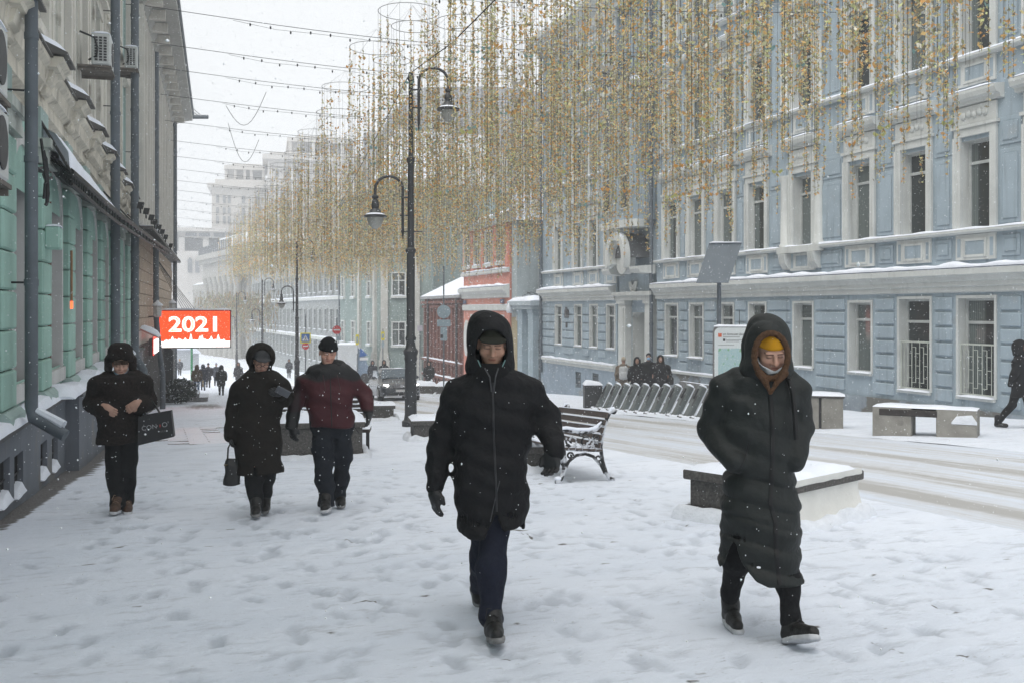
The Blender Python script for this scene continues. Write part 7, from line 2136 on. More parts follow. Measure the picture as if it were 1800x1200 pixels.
# ------------------------------------------------------------------ the young man in the long dark green quilted coat
PUFF = cloth('dark green quilted nylon', (.0135, .0162, .0157), .62, .0, 16, .6, .1, spec=.3)
FUR = mat('brown pile lining', (.105, .054, .028), .95, .3, 60, .9, 220)
f = Fig('young man in long dark green quilted coat, brown lined hood and yellow beanie', 1345, 5.36, vf=1133)
b = .12
hc = f.p(1355, 619, b - .035); Rm = rotm(.28, .42, -.05)
body_obj(f, hc, Rm, .97, (.50, .295, .22), f.p(1346, 662, b + .04), f.p(1292, 680, b), f.p(1388, 680, b), f.p(1252, 758, b + .03), f.p(1406, 748, b + .02),
         f.p(1292, 815, b - .14), f.p(1396, 806, b - .1), f.p(1320, 880, b), f.p(1362, 880, b), f.p(1300, 985, b + .1), f.p(1375, 1000, b - .1), f.p(1285, 1070, .32), f.p(1387, 1095, 0), brow=(.035, .022, .015))
rows = [(652, 1322, 1372, -.12, .11), (662, 1290, 1388, -.13, .13), (676, 1272, 1400, -.14, .14), (700, 1266, 1404, -.16, .155), (740, 1270, 1402, -.17, .16), (780, 1274, 1399, -.175, .165), (819, 1276, 1399, -.18, .17), (870, 1272, 1402, -.19, .18), (920, 1268, 1404, -.195, .185), (960, 1266, 1406, -.20, .19), (990, 1264, 1410, -.20, .19), (1020, 1264, 1415, -.205, .19)]
g = G(np.array([f.X(1222, b), b - .40, f.Z(1026, b)]), np.array([f.X(1434, b), b + .30, f.Z(640, b)]), .0105); P = g.P
d = loft(P, f.tab(rows, b), 2.5)
# quilting: soft bulges between stitched lines below the waist, fainter ones above
zq = P[2] + .035 * np.sin(P[0] * 7) + .25 * P[0] * (P[0] > .02) * .25
seams = [f.Z(v, b) for v in (838, 880, 908, 945, 985)] + [f.Z(v, b) for v in (700, 752, 795)]
q = 0
for i, sz in enumerate(seams): q = q + (.016 if i < 5 else .005) * np.exp(-np.abs(zq - sz) / .010)
d = d + q
d = d + folds(P, 7, .3, .007, 1.1) + folds(P, 19, 3.1, .005)
sl = chain(P, [f.p(1300, 672, b), f.p(1278, 690, b), f.p(1252, 756, b + .02), f.p(1293, 812, b - .15)], [.085, .10, .077, .070], .02)
sr = chain(P, [f.p(1380, 670, b), f.p(1395, 690, b), f.p(1405, 748, b + .02), f.p(1397, 806, b - .10)], [.08, .088, .064, .062], .02)
arms = np.minimum(sl, sr)
arms = arms + .007 * np.abs(np.sin((P[2] * 1.0 + P[0] * .25) * 26)) ** 2 - .004 + folds(P, 12, 5., .004)
d = smin(d, arms, .022)
hx = np.array([f.X(u, b) for u in (1255, 1263, 1268, 1275, 1281, 1291, 1295, 1300, 1306, 1312, 1330, 1351, 1420)]); hz = np.array([f.Z(v, b) for v in (983, 986, 991, 986, 972, 944, 944, 962, 978, 985, 1005, 1014, 1014)])
hem = np.interp(P[0], hx, hz).astype(np.float32)
d = np.maximum(d, np.where(P[1] < b + .05, hem, f.Z(985, b)) - P[2])
inner = loft(P, [(z, a + .03, c - .03, y0 + .03, y1 - .03) for z, a, c, y0, y1 in f.tab(rows, b)], 2.5)
d = np.maximum(d, -np.maximum(inner, P[2] - f.Z(900, b)))
coat = put('coat', g.mesh(d, 'coat', PUFF, None, 1), f.root)
ZIP = mat('black zip', (.006, .006, .0065), .45, .1, 30, .1, 200)
ribbon_on(coat.data, lerp_pts([(f.X(u, b), f.Z(v, b)) for u, v in ((1353, 682), (1356, 730), (1357, 800), (1354, 860), (1353, 872), (1362, 905), (1363, 950), (1369, 1008))], 120), .0145, .004, 'zip', ZIP, coat)
ribbon_on(coat.data, lerp_pts([(f.X(u, b), f.Z(v, b)) for u, v in ((1318, 770), (1312, 795), (1304, 815))], 24), .005, .003, 'pocket_welt', ZIP, coat)
m = MB(); bv = [f.p(1385, 668, b - .13), f.p(1391, 690, b - .16), f.p(1395, 730, b - .165), f.p(1397, 770, b - .16)]; m.tube(bv, .014, 6); m.tube([f.p(1378, 652, b - .02), f.p(1385, 664, b - .11), bv[0]], .014, 6); m.build('bag_strap', ZIP, coat, True)
g = G(np.array([f.X(1290, b), b - .27, f.Z(700, b)]), np.array([f.X(1408, b), b + .25, f.Z(540, b)]), .0072); P = g.P
o_ = ell(P, f.p(1348, 606, b + .03), (.135, .165, .170)); o_ = smin(o_, ell(P, f.p(1346, 650, b + .0), (.150, .16, .10)), .05)
o_ = smin(o_, ell(P, f.p(1343, 576, b + .05), (.08, .11, .075)), .03)
Rh = rotm(.25, .15, 0)
cv_ = ell(P, f.p(1356, 626, b - .13), (.080, .17, .112), Rh); cv_ = smin(cv_, ell(P, f.p(1354, 624, b - .02), (.086, .12, .11)), .03)
dh = smax(o_, -cv_, .02) + folds(P, 12, 2.2, .003, .3) + .006 * np.exp(-((P[1] - (b - .06) + .25 * P[0]) / .012) ** 2)
put('hood', g.mesh(dh, 'hood', PUFF, None, 1), coat)
g = G(np.array([f.X(1300, b), b - .30, f.Z(705, b)]), np.array([f.X(1405, b), b + .1, f.Z(570, b)]), .0062); P = g.P
ring = None; n = 22; pr = []
for i in range(n + 1):
 t = 2 * math.pi * i / n; pt = np.array(f.p(1356, 626, b - .150)) + Rh @ np.array([.090 * math.cos(t), .02 * math.sin(t) + .012, .119 * math.sin(t)]); pr.append(pt)
ring = chain(P, pr, [.0155] * (n + 1), .008)
ring = smin(ring, chain(P, [f.p(1335, 655, b - .15), f.p(1347, 674, b - .165), f.p(1353, 690, b - .17)], [.022, .014, .008], .01), .01)
ring = smin(ring, chain(P, [f.p(1378, 655, b - .15), f.p(1363, 674, b - .165), f.p(1355, 690, b - .17)], [.022, .012, .008], .01), .01)
ring = ring + .003 * np.sin(P[0] * 240) * np.sin(P[2] * 230) * np.sin(P[1] * 250)
put('hood_lining', g.mesh(ring, 'hood_lining', FUR, None, 0), coat)
g = G(np.array(hc) - [.13, .17, .13], np.array(hc) + [.13, .15, .17], .006); P = g.P; c0 = np.array(hc)
x, y, z = P[0] - c0[0], P[1] - c0[1], P[2] - c0[2]; lz = Rm[0][2] * x + Rm[1][2] * y + Rm[2][2] * z; ly = Rm[0][1] * x + Rm[1][1] * y + Rm[2][1] * z
d = ell(P, c0 + Rm @ np.array([0, .012, .045]), (.081, .098, .094), Rm); d = np.maximum(d, .050 - lz); d = d - .004 * np.exp(-((lz - .062) / .012) ** 2)
put('beanie', g.mesh(d, 'beanie', cloth('yellow knit', (.60, .29, .012), .9, 0, 300, .6), None, 1), f.root)
# the face mask pulled down under the chin
sh = np.abs(head_field(P, hc, Rm, .97) - .007) - .004
lx = Rm[0][0] * x + Rm[1][0] * y + Rm[2][0] * z
band = np.maximum(np.abs(lz + .078 - .35 * np.abs(lx) - .10 * (ly + .05)) - .020, ly - .02)
put('face_mask', g.mesh(smax(sh, band, .004), 'face_mask', mat('white mask', (.78, .80, .84), .8, .05, 30, .1, 200), None, 1), f.root)
g = G(np.array([f.X(1258, .3), -.16, .06]), np.array([f.X(1412, .2), .52, f.Z(880, b)]), .011); P = g.P
d = chain(P, [f.p(1322, 880, b), f.p(1296, 985, b + .08), f.p(1285, 1050, .28)], [.09, .074, .052], .03)
d = smin(d, chain(P, [f.p(1364, 880, b), f.p(1380, 1000, b - .06), f.p(1389, 1084, .03)], [.09, .072, .052], .03), .01)
d = smin(d, ell(P, f.p(1343, 880, b), (.15, .12, .10)), .04); d = d + folds(P, 12, 2.7, .005) + folds(P, 30, 2, .0018)
put('trousers', g.mesh(d, 'trousers', SOFTBLK, None, 1), f.root)
boot_obj('boot', BOOTB, f.root, (f.X(1381, 0), .02, .01), (f.X(1430, 0), -.16, .10), f.p(1388, 1078, .05), .98, SOLE_W, shaft=.050, lace=LACE)
boot_obj('boot', BOOTB, f.root, (f.X(1281, .35), .36, .01), (f.X(1301, .22), .13, .0), f.p(1284, 1055, .33), .95, SOLE_W, shaft=.050, lace=LACE)

# ------------------------------------------------------------------ the woman in the dark fur coat with a shopping bag
FURC = mat('dark brown fur', (.017, .0115, .010), .95, .5, 40, 1.0, 150)
BROWNB = mat('brown boot', (.075, .045, .032), .7, .25, 20, .3, 80)
f = Fig('woman in dark fur hat and fur coat with a black shopping bag', 213, 10.19, vf=903)
b = .1
hc = f.p(212, 641, b - .02); Rm = rotm(.05, .25, 0)
body_obj(f, hc, Rm, .95, (.50, .31, .24), f.p(212, 655, b + .04), f.p(186, 668, b), f.p(242, 668, b), f.p(166, 705, b + .05), f.p(260, 703, b + .05), f.p(186, 716, b - .24), f.p(242, 712, b - .24), f.p(203, 770, b), f.p(224, 770, b), f.p(203, 830, b), f.p(222, 830, b), f.p(207, 885, .05), f.p(222, 880, .15))
rows = [(657, 190, 236, -.10, .12), (662, 176, 250, -.15, .15), (670, 172, 256, -.18, .16), (690, 174, 254, -.19, .17), (715, 177, 250, -.18, .17), (740, 175, 248, -.19, .18), (765, 173, 245, -.195, .19), (782, 172, 244, -.19, .19)]
g = G(np.array([f.X(142, b), b - .44, f.Z(786, b)]), np.array([f.X(284, b), b + .32, f.Z(640, b)]), .0135); P = g.P
d = loft(P, f.tab(rows, b), 2.4)
d = smin(d, chain(P, [f.p(190, 664, b), f.p(178, 676, b), f.p(167, 706, b + .04), f.p(184, 717, b - .20)], [.09, .10, .095, .085], .03), .05)
d = smin(d, chain(P, [f.p(236, 664, b), f.p(247, 676, b), f.p(257, 704, b + .04), f.p(244, 713, b - .20)], [.09, .10, .095, .085], .03), .05)
d = np.maximum(d, f.Z(777, b) - P[2]) + folds(P, 10, 3., .008)
d = d + .007 * np.sin(P[0] * 95 + 3 * np.sin(P[2] * 60)) * np.sin(P[2] * 80 + 2 * np.sin(P[1] * 70)) * np.sin(P[1] * 90 + P[0] * 40)
coat = put('coat', g.mesh(d, 'coat', FURC, None, 0), f.root)
g = G(np.array([f.X(180, b), b - .26, f.Z(668, b)]), np.array([f.X(245, b), b + .2, f.Z(596, b)]), .009); P = g.P
fz = .005 * np.sin(P[0] * 130 + 3 * np.sin(P[2] * 90)) * np.sin(P[2] * 120) * np.sin(P[1] * 130)
d = loft(P, f.tab([(635, 192, 232, -.13, .13), (628, 190, 234, -.14, .14), (612, 191, 232, -.13, .14), (605, 196, 227, -.10, .11), (602, 203, 220, -.05, .06)], b), 2.6)
d = smax(d, -ell(P, f.p(212, 646, b - .10), (.078, .12, .085)), .02)
d = smin(d, np.minimum(cone(P, f.p(193, 632, b + .02), f.p(192, 648, b - .02), .045, .04), cone(P, f.p(231, 632, b + .02), f.p(232, 648, b - .02), .045, .04)), .03)
put('fur_hat', g.mesh(d + fz, 'fur_hat', FURC, None, 0), f.root)
n = 16; pr = [np.array(f.p(212, 665, b + .02)) + np.array([.145 * math.cos(t), .14 * math.sin(t), .035 * math.sin(t)]) for t in np.linspace(0, 2 * math.pi, n + 1)]
d = chain(P, pr, [.045] * (n + 1), .02); put('fur_collar', g.mesh(d + fz, 'fur_collar', FURC, None, 0), coat)
g = G(np.array(hc) - [.11, .15, .13], np.array(hc) + [.11, .1, .05], .006); P = g.P; c0 = np.array(hc)
x, y, z = P[0] - c0[0], P[1] - c0[1], P[2] - c0[2]; lz = Rm[0][2] * x + Rm[1][2] * y + Rm[2][2] * z; ly = Rm[0][1] * x + Rm[1][1] * y + Rm[2][1] * z; lx = Rm[0][0] * x + Rm[1][0] * y + Rm[2][0] * z
band = np.maximum(np.abs(lz + .092 - .28 * np.abs(lx)) - .02, ly - .02)
put('face_mask', g.mesh(smax(np.abs(head_field(P, hc, Rm, .95) - .006) - .004, band, .004), 'face_mask', mat('pale blue mask', (.30, .42, .52), .8, .05, 30, .1, 200), None, 1), f.root)
m = MB(); rs_ = random.Random(4)
for k in range(14):
 a = -.06 + k * .0092; p0 = c0 + Rm @ np.array([a, -.085, .075]); p1 = c0 + Rm @ np.array([a * 1.1 + rs_.uniform(-.006, .006), -.098, .036]); m.tube([p0, (p0 + p1) / 2 + np.array([0, -.008, 0]), p1], .006, 4)
m.build('fringe', mat('brown hair', (.05, .032, .022), .7, .3, 60, .3), f.root, True)
skc = lambda V: np.tile(np.array([.40, .245, .185]), (len(V), 1))
hand_obj('hand', SKIN, f.root, f.p(184, 712, b - .25), (.75, -.15, -.55), (.2, .9, .1), -1, .98, .5, skc)
hand_obj('hand', SKIN, f.root, f.p(243, 707, b - .26), (-.72, -.2, -.45), (-.2, .9, -.2), 1, .98, .6, skc)
g = G(np.array([f.X(180, b), b - .2, .04]), np.array([f.X(246, b), b + .26, f.Z(760, b)]), .0125); P = g.P
d = chain(P, [f.p(202, 762, b), f.p(203, 830, b), f.p(207, 884, .03)], [.105, .088, .075], .03); d = smin(d, chain(P, [f.p(226, 762, b), f.p(224, 830, b), f.p(222, 880, .14)], [.105, .088, .07], .03), .015)
d = smin(d, ell(P, f.p(213, 765, b), (.16, .13, .10)), .04); put('trousers', g.mesh(d + folds(P, 12, 2., .006), 'trousers', SOFTBLK, None, 1), f.root)
boot_obj('boot', BROWNB, f.root, f.p(205, 896, .05), f.p(199, 903, -.18), f.p(207, 880, .05), 1.05, SOLE_W, lace=mat('tan laces', (.3, .22, .16), .8, .2, 20, 0))
boot_obj('boot', BROWNB, f.root, (f.X(221, .15), .16, .0), (f.X(224, 0), -.06, .0), f.p(222, 878, .17), 1.05, SOLE_W, lace=MATS['tan laces'])
# the bag
Ms = f.root
bagr = thing('shopping_bag', 'black paper shopping bag with pale lettering hanging from the fur coated woman\'s arm', 'bag', Ms.location.copy(), Ms.rotation_euler.z)
yb = b - .20; q_ = [f.p(241, 733, yb), f.p(296, 725, yb), f.p(301, 771, yb), f.p(240, 784, yb)]
cx = (Vector(q_[0]) + Vector(q_[1]) + Vector(q_[2]) + Vector(q_[3])) / 4
m = MB(); off = Vector((.02, .13, 0)); n = 5
vs = [Vector(p) for p in q_]; vb = [p + off for p in vs]
m.add(vs + vb, [(0, 1, 2, 3), (7, 6, 5, 4), (1, 5, 6, 2), (0, 3, 7, 4), (3, 2, 6, 7)]); m.build('body', mat('black bag card', (.012, .012, .014), .45, .15, 5, .15, 8, spec=.4), bagr)
a_ = math.atan2(q_[1][2] - q_[0][2], q_[1][0] - q_[0][0])
LETG = mat('silver lettering', (.30, .31, .32), .5, .1, 20, 0)
for t, u, v, s_, mm in (('CON', 259.5, 752.8, .066, LETG), ("O'", 286.5, 749, .072, LETG), ('WEAR', 283, 760.5, .030, mat('dim lettering', (.12, .12, .125), .5, .1, 20, 0))):
 p = f.p(u, v, yb - .006); put('lettering', text_mesh(t, s_, mm, .0015), bagr, p, (R(90), -a_ * 1.0, 0))
m = MB(); p = f.p(277.5, 750.5, yb - .006); m.prism([(p[0] - .008, p[2]), (p[0], p[2] + .02), (p[0] + .008, p[2]), (p[0], p[2] - .02)], 1, yb - .01, yb - .004); m.build('red_emblem', mat('red emblem', (.3, .03, .03), .5, .1, 10, 0), bagr)
m = MB(); A_ = Vector(q_[0]).lerp(Vector(q_[1]), .66); B_ = Vector(q_[0]).lerp(Vector(q_[1]), .22); m.tube([A_, f.p(270, 715, b - .12), f.p(262, 702, b - .1), f.p(250, 715, b - .14), B_], .011, 6); m.build('handle', LEATH, bagr, True)

# ------------------------------------------------------------------ the hooded woman with the handbag
BRC = cloth('dark brown coat', (.0135, .011, .0092), .9, 0, 24, .7, .2)
f = Fig('woman in a dark brown hooded coat and glasses with a handbag', 452, 9.81, vf=909)
b = .12
hc = f.p(459, 636, b - .03); Rm = rotm(.12, .38, .05)
body_obj(f, hc, Rm, .95, (.48, .29, .22), f.p(456, 655, b + .04), f.p(430, 675, b), f.p(484, 675, b), f.p(410, 720, b + .03), f.p(502, 698, b + .05), f.p(407, 762, b), f.p(488, 690, b - .26), f.p(445, 790, b), f.p(470, 790, b), f.p(448, 845, b), f.p(466, 845, b + .1), f.p(450, 890, .02), f.p(466, 872, .3))
rows = [(652, 438, 476, -.11, .12), (660, 425, 490, -.14, .14), (672, 418, 499, -.16, .15), (700, 415, 494, -.17, .16), (730, 414, 492, -.17, .17), (770, 414, 494, -.18, .18), (800, 416, 496, -.19, .19), (834, 418, 497, -.19, .19)]
g = G(np.array([f.X(388, b), b - .42, f.Z(838, b)]), np.array([f.X(522, b), b + .3, f.Z(645, b)]), .0135); P = g.P
d = loft(P, f.tab(rows, b), 2.4)
d = smin(d, chain(P, [f.p(438, 668, b), f.p(424, 684, b), f.p(410, 722, b + .02), f.p(407, 764, b)], [.085, .09, .075, .06], .03), .04)
d = smin(d, chain(P, [f.p(480, 668, b), f.p(492, 680, b), f.p(502, 698, b + .03), f.p(490, 692, b - .22)], [.085, .09, .08, .065], .03), .04)
hem = np.interp(P[0], [f.X(u, b) for u in (410, 420, 445, 447, 449, 451, 470, 500)], [f.Z(v, b) for v in (826, 830, 831, 812, 812, 830, 830, 826)]).astype(np.float32)
d = np.maximum(d, np.where(P[1] < b, hem, f.Z(830, b)) - P[2]) + folds(P, 9, 2., .008, .5) + folds(P, 24, 1., .002)
coat = put('coat', g.mesh(d, 'coat', BRC, None, 1), f.root)
g = G(np.array([f.X(420, b), b - .28, f.Z(672, b)]), np.array([f.X(498, b), b + .24, f.Z(595, b)]), .0095); P = g.P
o_ = smin(ell(P, f.p(458, 627, b + .03), (.145, .16, .145)), ell(P, f.p(457, 657, b + .02), (.14, .12, .07)), .05)
cv_ = ell(P, f.p(460, 640, b - .13), (.098, .16, .140)); o_ = smax(o_, -cv_, .02) + .004 * np.sin(P[0] * 120) * np.sin(P[2] * 130) * np.sin(P[1] * 110)
put('hood', g.mesh(o_, 'hood', BRC, None, 1), coat)
d = ell(P, np.array(hc) + [0, .01, .045], (.098, .11, .105)); d = np.maximum(d, hc[2] + .028 - P[2]); br_ = np.maximum(ell(P, np.array(hc) + Rm @ np.array([0, -.085, .062]), (.080, .058, .012), Rm), P[1] - hc[1] + .03)
put('peaked_cap', g.mesh(smin(d, br_, .012), 'peaked_cap', mat('dusted black cap', (.026, .027, .030), .6, .4, 8, .2, 60), None, 1), f.root)
m = MB()
for s_ in (-1, 1):
 c_ = np.array(hc) + Rm @ np.array([s_ * .034, -.112, .008]); m.tube([c_ + Rm @ np.array([.024 * math.cos(t), 0, .018 * math.sin(t)]) for t in np.linspace(0, 2 * math.pi, 12)[:-1]], .003, 4, False, True)
m.tube([np.array(hc) + Rm @ np.array([-.01, -.115, .01]), np.array(hc) + Rm @ np.array([.01, -.115, .01])], .003, 4)
for s_ in (-1, 1): m.tube([np.array(hc) + Rm @ np.array([s_ * .058, -.11, .012]), np.array(hc) + Rm @ np.array([s_ * .08, 0, .012])], .003, 4)
m.build('glasses', IRON, f.root)
d = ell(P, f.p(458, 671, b - .03), (.13, .13, .06)) + folds(P, 26, 1, .006); put('scarf', g.mesh(d, 'scarf', BLK2, None, 1), coat)
hand_obj('glove', LEATH, f.root, f.p(408, 762, b), (.05, -.1, -1), (.8, -.3, 0), 1, .95, .9, None, .006)
hand_obj('glove', LEATH, f.root, f.p(493, 691, b - .24), (-.5, -.7, .1), (-.5, .3, .5), 1, .95, .7, None, .006)
m = MB(Matrix.Translation(f.p(496, 689, b - .37)) @ Matrix.Rotation(.5, 4, 'Y') @ Matrix.Rotation(.5, 4, 'X')); m.box(-.07, .07, -.008, .008, -.04, .04, .006)
ph = m.build('smartphone', mat('grey phone', (.10, .105, .12), .3, .1, 5, 0)); ph.location = f.root.location; ph.rotation_euler = f.root.rotation_euler; tag(ph, 'grey phone held up in the gloved hand of the hooded woman', 'phone')
g = G(np.array([f.X(425, .1), -.12, .06]), np.array([f.X(492, .3), .5, f.Z(815, b)]), .0125); P = g.P
d = chain(P, [f.p(444, 815, b), f.p(447, 845, b - .03), f.p(450, 888, .0)], [.10, .085, .065], .03); d = smin(d, chain(P, [f.p(474, 815, b), f.p(468, 842, b + .1), f.p(466, 872, .33)], [.1, .08, .06], .03), .015)
d = smin(d, ell(P, f.p(458, 815, b), (.15, .13, .10)), .04); put('trousers', g.mesh(d + folds(P, 12, 5., .005), 'trousers', SOFTBLK, None, 1), f.root)
boot_obj('boot', BOOTB, f.root, f.p(450, 901, .02), f.p(449, 909, -.2), f.p(450, 876, .02), 1.0, SOLE, shaft=.06)
boot_obj('boot', BOOTB, f.root, (f.X(467, .36), .38, .06), (f.X(465, .3), .17, .0), (f.X(467, .36), .40, .26), 1.0, SOLE, shaft=.06)
hb = thing('handbag', 'small black leather handbag with two handles hanging from the hooded woman\'s hand', 'handbag', f.root.location.copy(), f.root.rotation_euler.z)
yb = b - .02; g = G(np.array([f.X(388, yb), yb - .1, f.Z(855, yb)]), np.array([f.X(430, yb), yb + .1, f.Z(795, yb)]), .008); P = g.P
d = loft(P, f.tab([(849, 394.5, 424, -.065, .065), (840, 395, 424, -.07, .07), (815, 398, 422, -.05, .05), (803, 401, 419, -.025, .025)], yb), 3.2) + folds(P, 16, 1, .004)
put('body', g.mesh(d, 'body', LEATH, None, 1), hb)
for dy in (-.03, .03):
 m = MB(); m.tube([f.p(402, 806, yb + dy), f.p(403, 785, yb + dy), f.p(408, 774, yb), f.p(414, 785, yb + dy), f.p(417, 806, yb + dy)], .009, 6); m.build('handle', LEATH, hb, True)
m = MB(); m.lathe([(.018, 0), (.018, .01)], 10, f.p(399, 815, yb - .07)); m.build('buckle', mat('brass buckle', (.12, .09, .05), .4, .1, 5, 0, metal=.6), hb)

# ------------------------------------------------------------------ the man in the dark red jacket
MAR = bpy.data.materials.get('x') or mat('dark red nylon', (.058, .008, .013), .6, .0, 120, .25, spec=.3)
f = Fig('man in a dark red jacket and black knit cap, hands hanging', 576, 10.0, vf=901)
b = .15
hc = f.p(576, 621, b - .03); Rm = rotm(.12, .25, .08)
body_obj(f, hc, Rm, 1.0, (.50, .28, .21), f.p(577, 645, b + .04), f.p(545, 662, b), f.p(612, 662, b), f.p(520, 705, b + .03), f.p(640, 694, b + .04), f.p(516, 750, b - .08), f.p(648, 728, b - .12), f.p(566, 750, b), f.p(600, 750, b), f.p(570, 815, b - .06), f.p(604, 810, b + .05), f.p(573, 880, .05), f.p(598, 862, .38), brow=(.09, .075, .06))
rows = [(640, 556, 600, -.11, .13), (650, 544, 614, -.14, .15), (662, 534, 624, -.16, .16), (690, 534, 622, -.18, .17), (715, 540, 620, -.18, .18), (735, 543, 621, -.18, .18), (751, 545, 620, -.165, .17)]
lo_, hi_ = np.array([f.X(496, b), b - .36, f.Z(756, b)]), np.array([f.X(664, b), b + .32, f.Z(632, b)])
g = G(lo_, hi_, .0125); P = g.P
d = loft(P, f.tab(rows, b), 2.4)
d = smin(d, chain(P, [f.p(550, 656, b), f.p(538, 672, b), f.p(520, 707, b + .02), f.p(515, 748, b - .07)], [.085, .092, .078, .060], .03), .04)
d = smin(d, chain(P, [f.p(606, 655, b), f.p(619, 668, b), f.p(639, 694, b + .03), f.p(647, 724, b - .11)], [.085, .092, .080, .060], .03), .04)
d = np.maximum(d, f.Z(749, b) - P[2]) + folds(P, 9, 4.4, .008, .8) + folds(P, 22, 1., .003)
zy, zc_ = f.Z(668, b), f.Z(716, b)
def jt(V):
 w = np.clip((V[:, 2] - zy - .02 * np.sin(V[:, 0] * 18)) / .03, 0, 1); out_ = np.maximum(np.clip((f.X(534, b) - V[:, 0]) / .02, 0, 1) * np.clip((V[:, 2] - f.Z(700, b) + .2) / .1, 0, 1) * 0, np.clip((zc_ - V[:, 2]) / .03, 0, 1) * (np.abs(V[:, 0] - f.X(581, b)) > .26))
 out_ = np.maximum(out_, np.clip((f.X(532, b) - V[:, 0]) / .03, 0, 1) * .75)
 w = np.maximum(w, out_)[:, None]; return np.array([.046, .0058, .0095]) * (1 - w) + np.array([.0115, .0115, .0125]) * w
coat = put('jacket', g.mesh(d, 'jacket', attr_mat('two tone nylon', 'tint', .6, .3, bump=.9, bscale=22), jt, 1), f.root)
for u0_, u1_ in ((568, 572), (592, 598)): ribbon_on(coat.data, lerp_pts([(f.X(u0_, b), f.Z(656, b)), (f.X(u1_, b), f.Z(684, b))], 20), .005, .003, 'seam_piping', mat('dull piping', (.04, .016, .018), .6, .1, 20, 0), coat)
ribbon_on(coat.data, lerp_pts([(f.X(580, b), f.Z(655, b)), (f.X(583, b), f.Z(746, b))], 40), .006, .003, 'zip', MATS['black zip'], coat)
g = G(np.array([f.X(545, b), b - .2, f.Z(664, b)]), np.array([f.X(616, b), b + .22, f.Z(575, b)]), .0085); P = g.P
d = ell(P, f.p(582, 648, b + .03), (.155, .16, .10)); d = smin(d, ell(P, f.p(589, 643, b + .09), (.12, .09, .07)), .04); d = smax(d, -ell(P, f.p(575, 626, b - .07), (.088, .12, .085)), .015) + folds(P, 18, 2, .005)
put('collar', g.mesh(d, 'collar', BLK, None, 1), coat)
c0 = np.array(hc); x, y, z = P[0] - c0[0], P[1] - c0[1], P[2] - c0[2]; lz = Rm[0][2] * x + Rm[1][2] * y + Rm[2][2] * z
d = np.maximum(ell(P, c0 + Rm @ np.array([0, .012, .055]), (.093, .112, .115), Rm), .042 - lz); d = d - .008 * np.exp(-((lz - .06) / .02) ** 4) - .0015 * np.sin(np.arctan2(y, x) * 60)
put('knit_cap', g.mesh(d, 'knit_cap', BLK2, None, 1), f.root)
hand_obj('glove', LEATH, f.root, f.p(515, 745, b - .08), (.05, -.15, -1), (.6, .5, 0), 1, 1.05, .5, None, .0058)
hand_obj('glove', LEATH, f.root, f.p(648, 722, b - .12), (.0, -.1, -1), (-.8, .2, 0), 1, 1.05, .45, None, .0058)
g = G(np.array([f.X(540, .1), -.12, .06]), np.array([f.X(626, .3), .58, f.Z(736, b)]), .012); P = g.P
d = chain(P, [f.p(566, 742, b), f.p(569, 815, b - .05), f.p(574, 884, .03)], [.122, .098, .082], .03); d = smin(d, chain(P, [f.p(600, 742, b), f.p(602, 806, b + .05), f.p(594, 868, .36)], [.122, .095, .078], .03), .02)
d = smin(d, ell(P, f.p(583, 752, b), (.19, .135, .11)), .04); put('trousers', g.mesh(d + folds(P, 12, 1., .009) + folds(P, 27, 3, .003), 'trousers', cloth('dark jeans', (.012, .0145, .02), .85, 0, 26, .8), None, 1), f.root)
boot_obj('boot', BOOTB, f.root, f.p(575, 892, .05), f.p(571, 901, -.2), f.p(574, 880, .05), 1.12, SOLE_W, lace=LACE)
boot_obj('boot', BOOTB, f.root, (f.X(597, .42), .44, .04), (f.X(600, .3), .2, .0), (f.X(595, .42), .43, .2), 1.08, SOLE)
m = MB(); m.tube([f.p(617, 742, b), f.p(622, 750, b - .02), f.p(630, 762, b - .03)], .006, 4); m.build('drawcord', IRON, f.root)

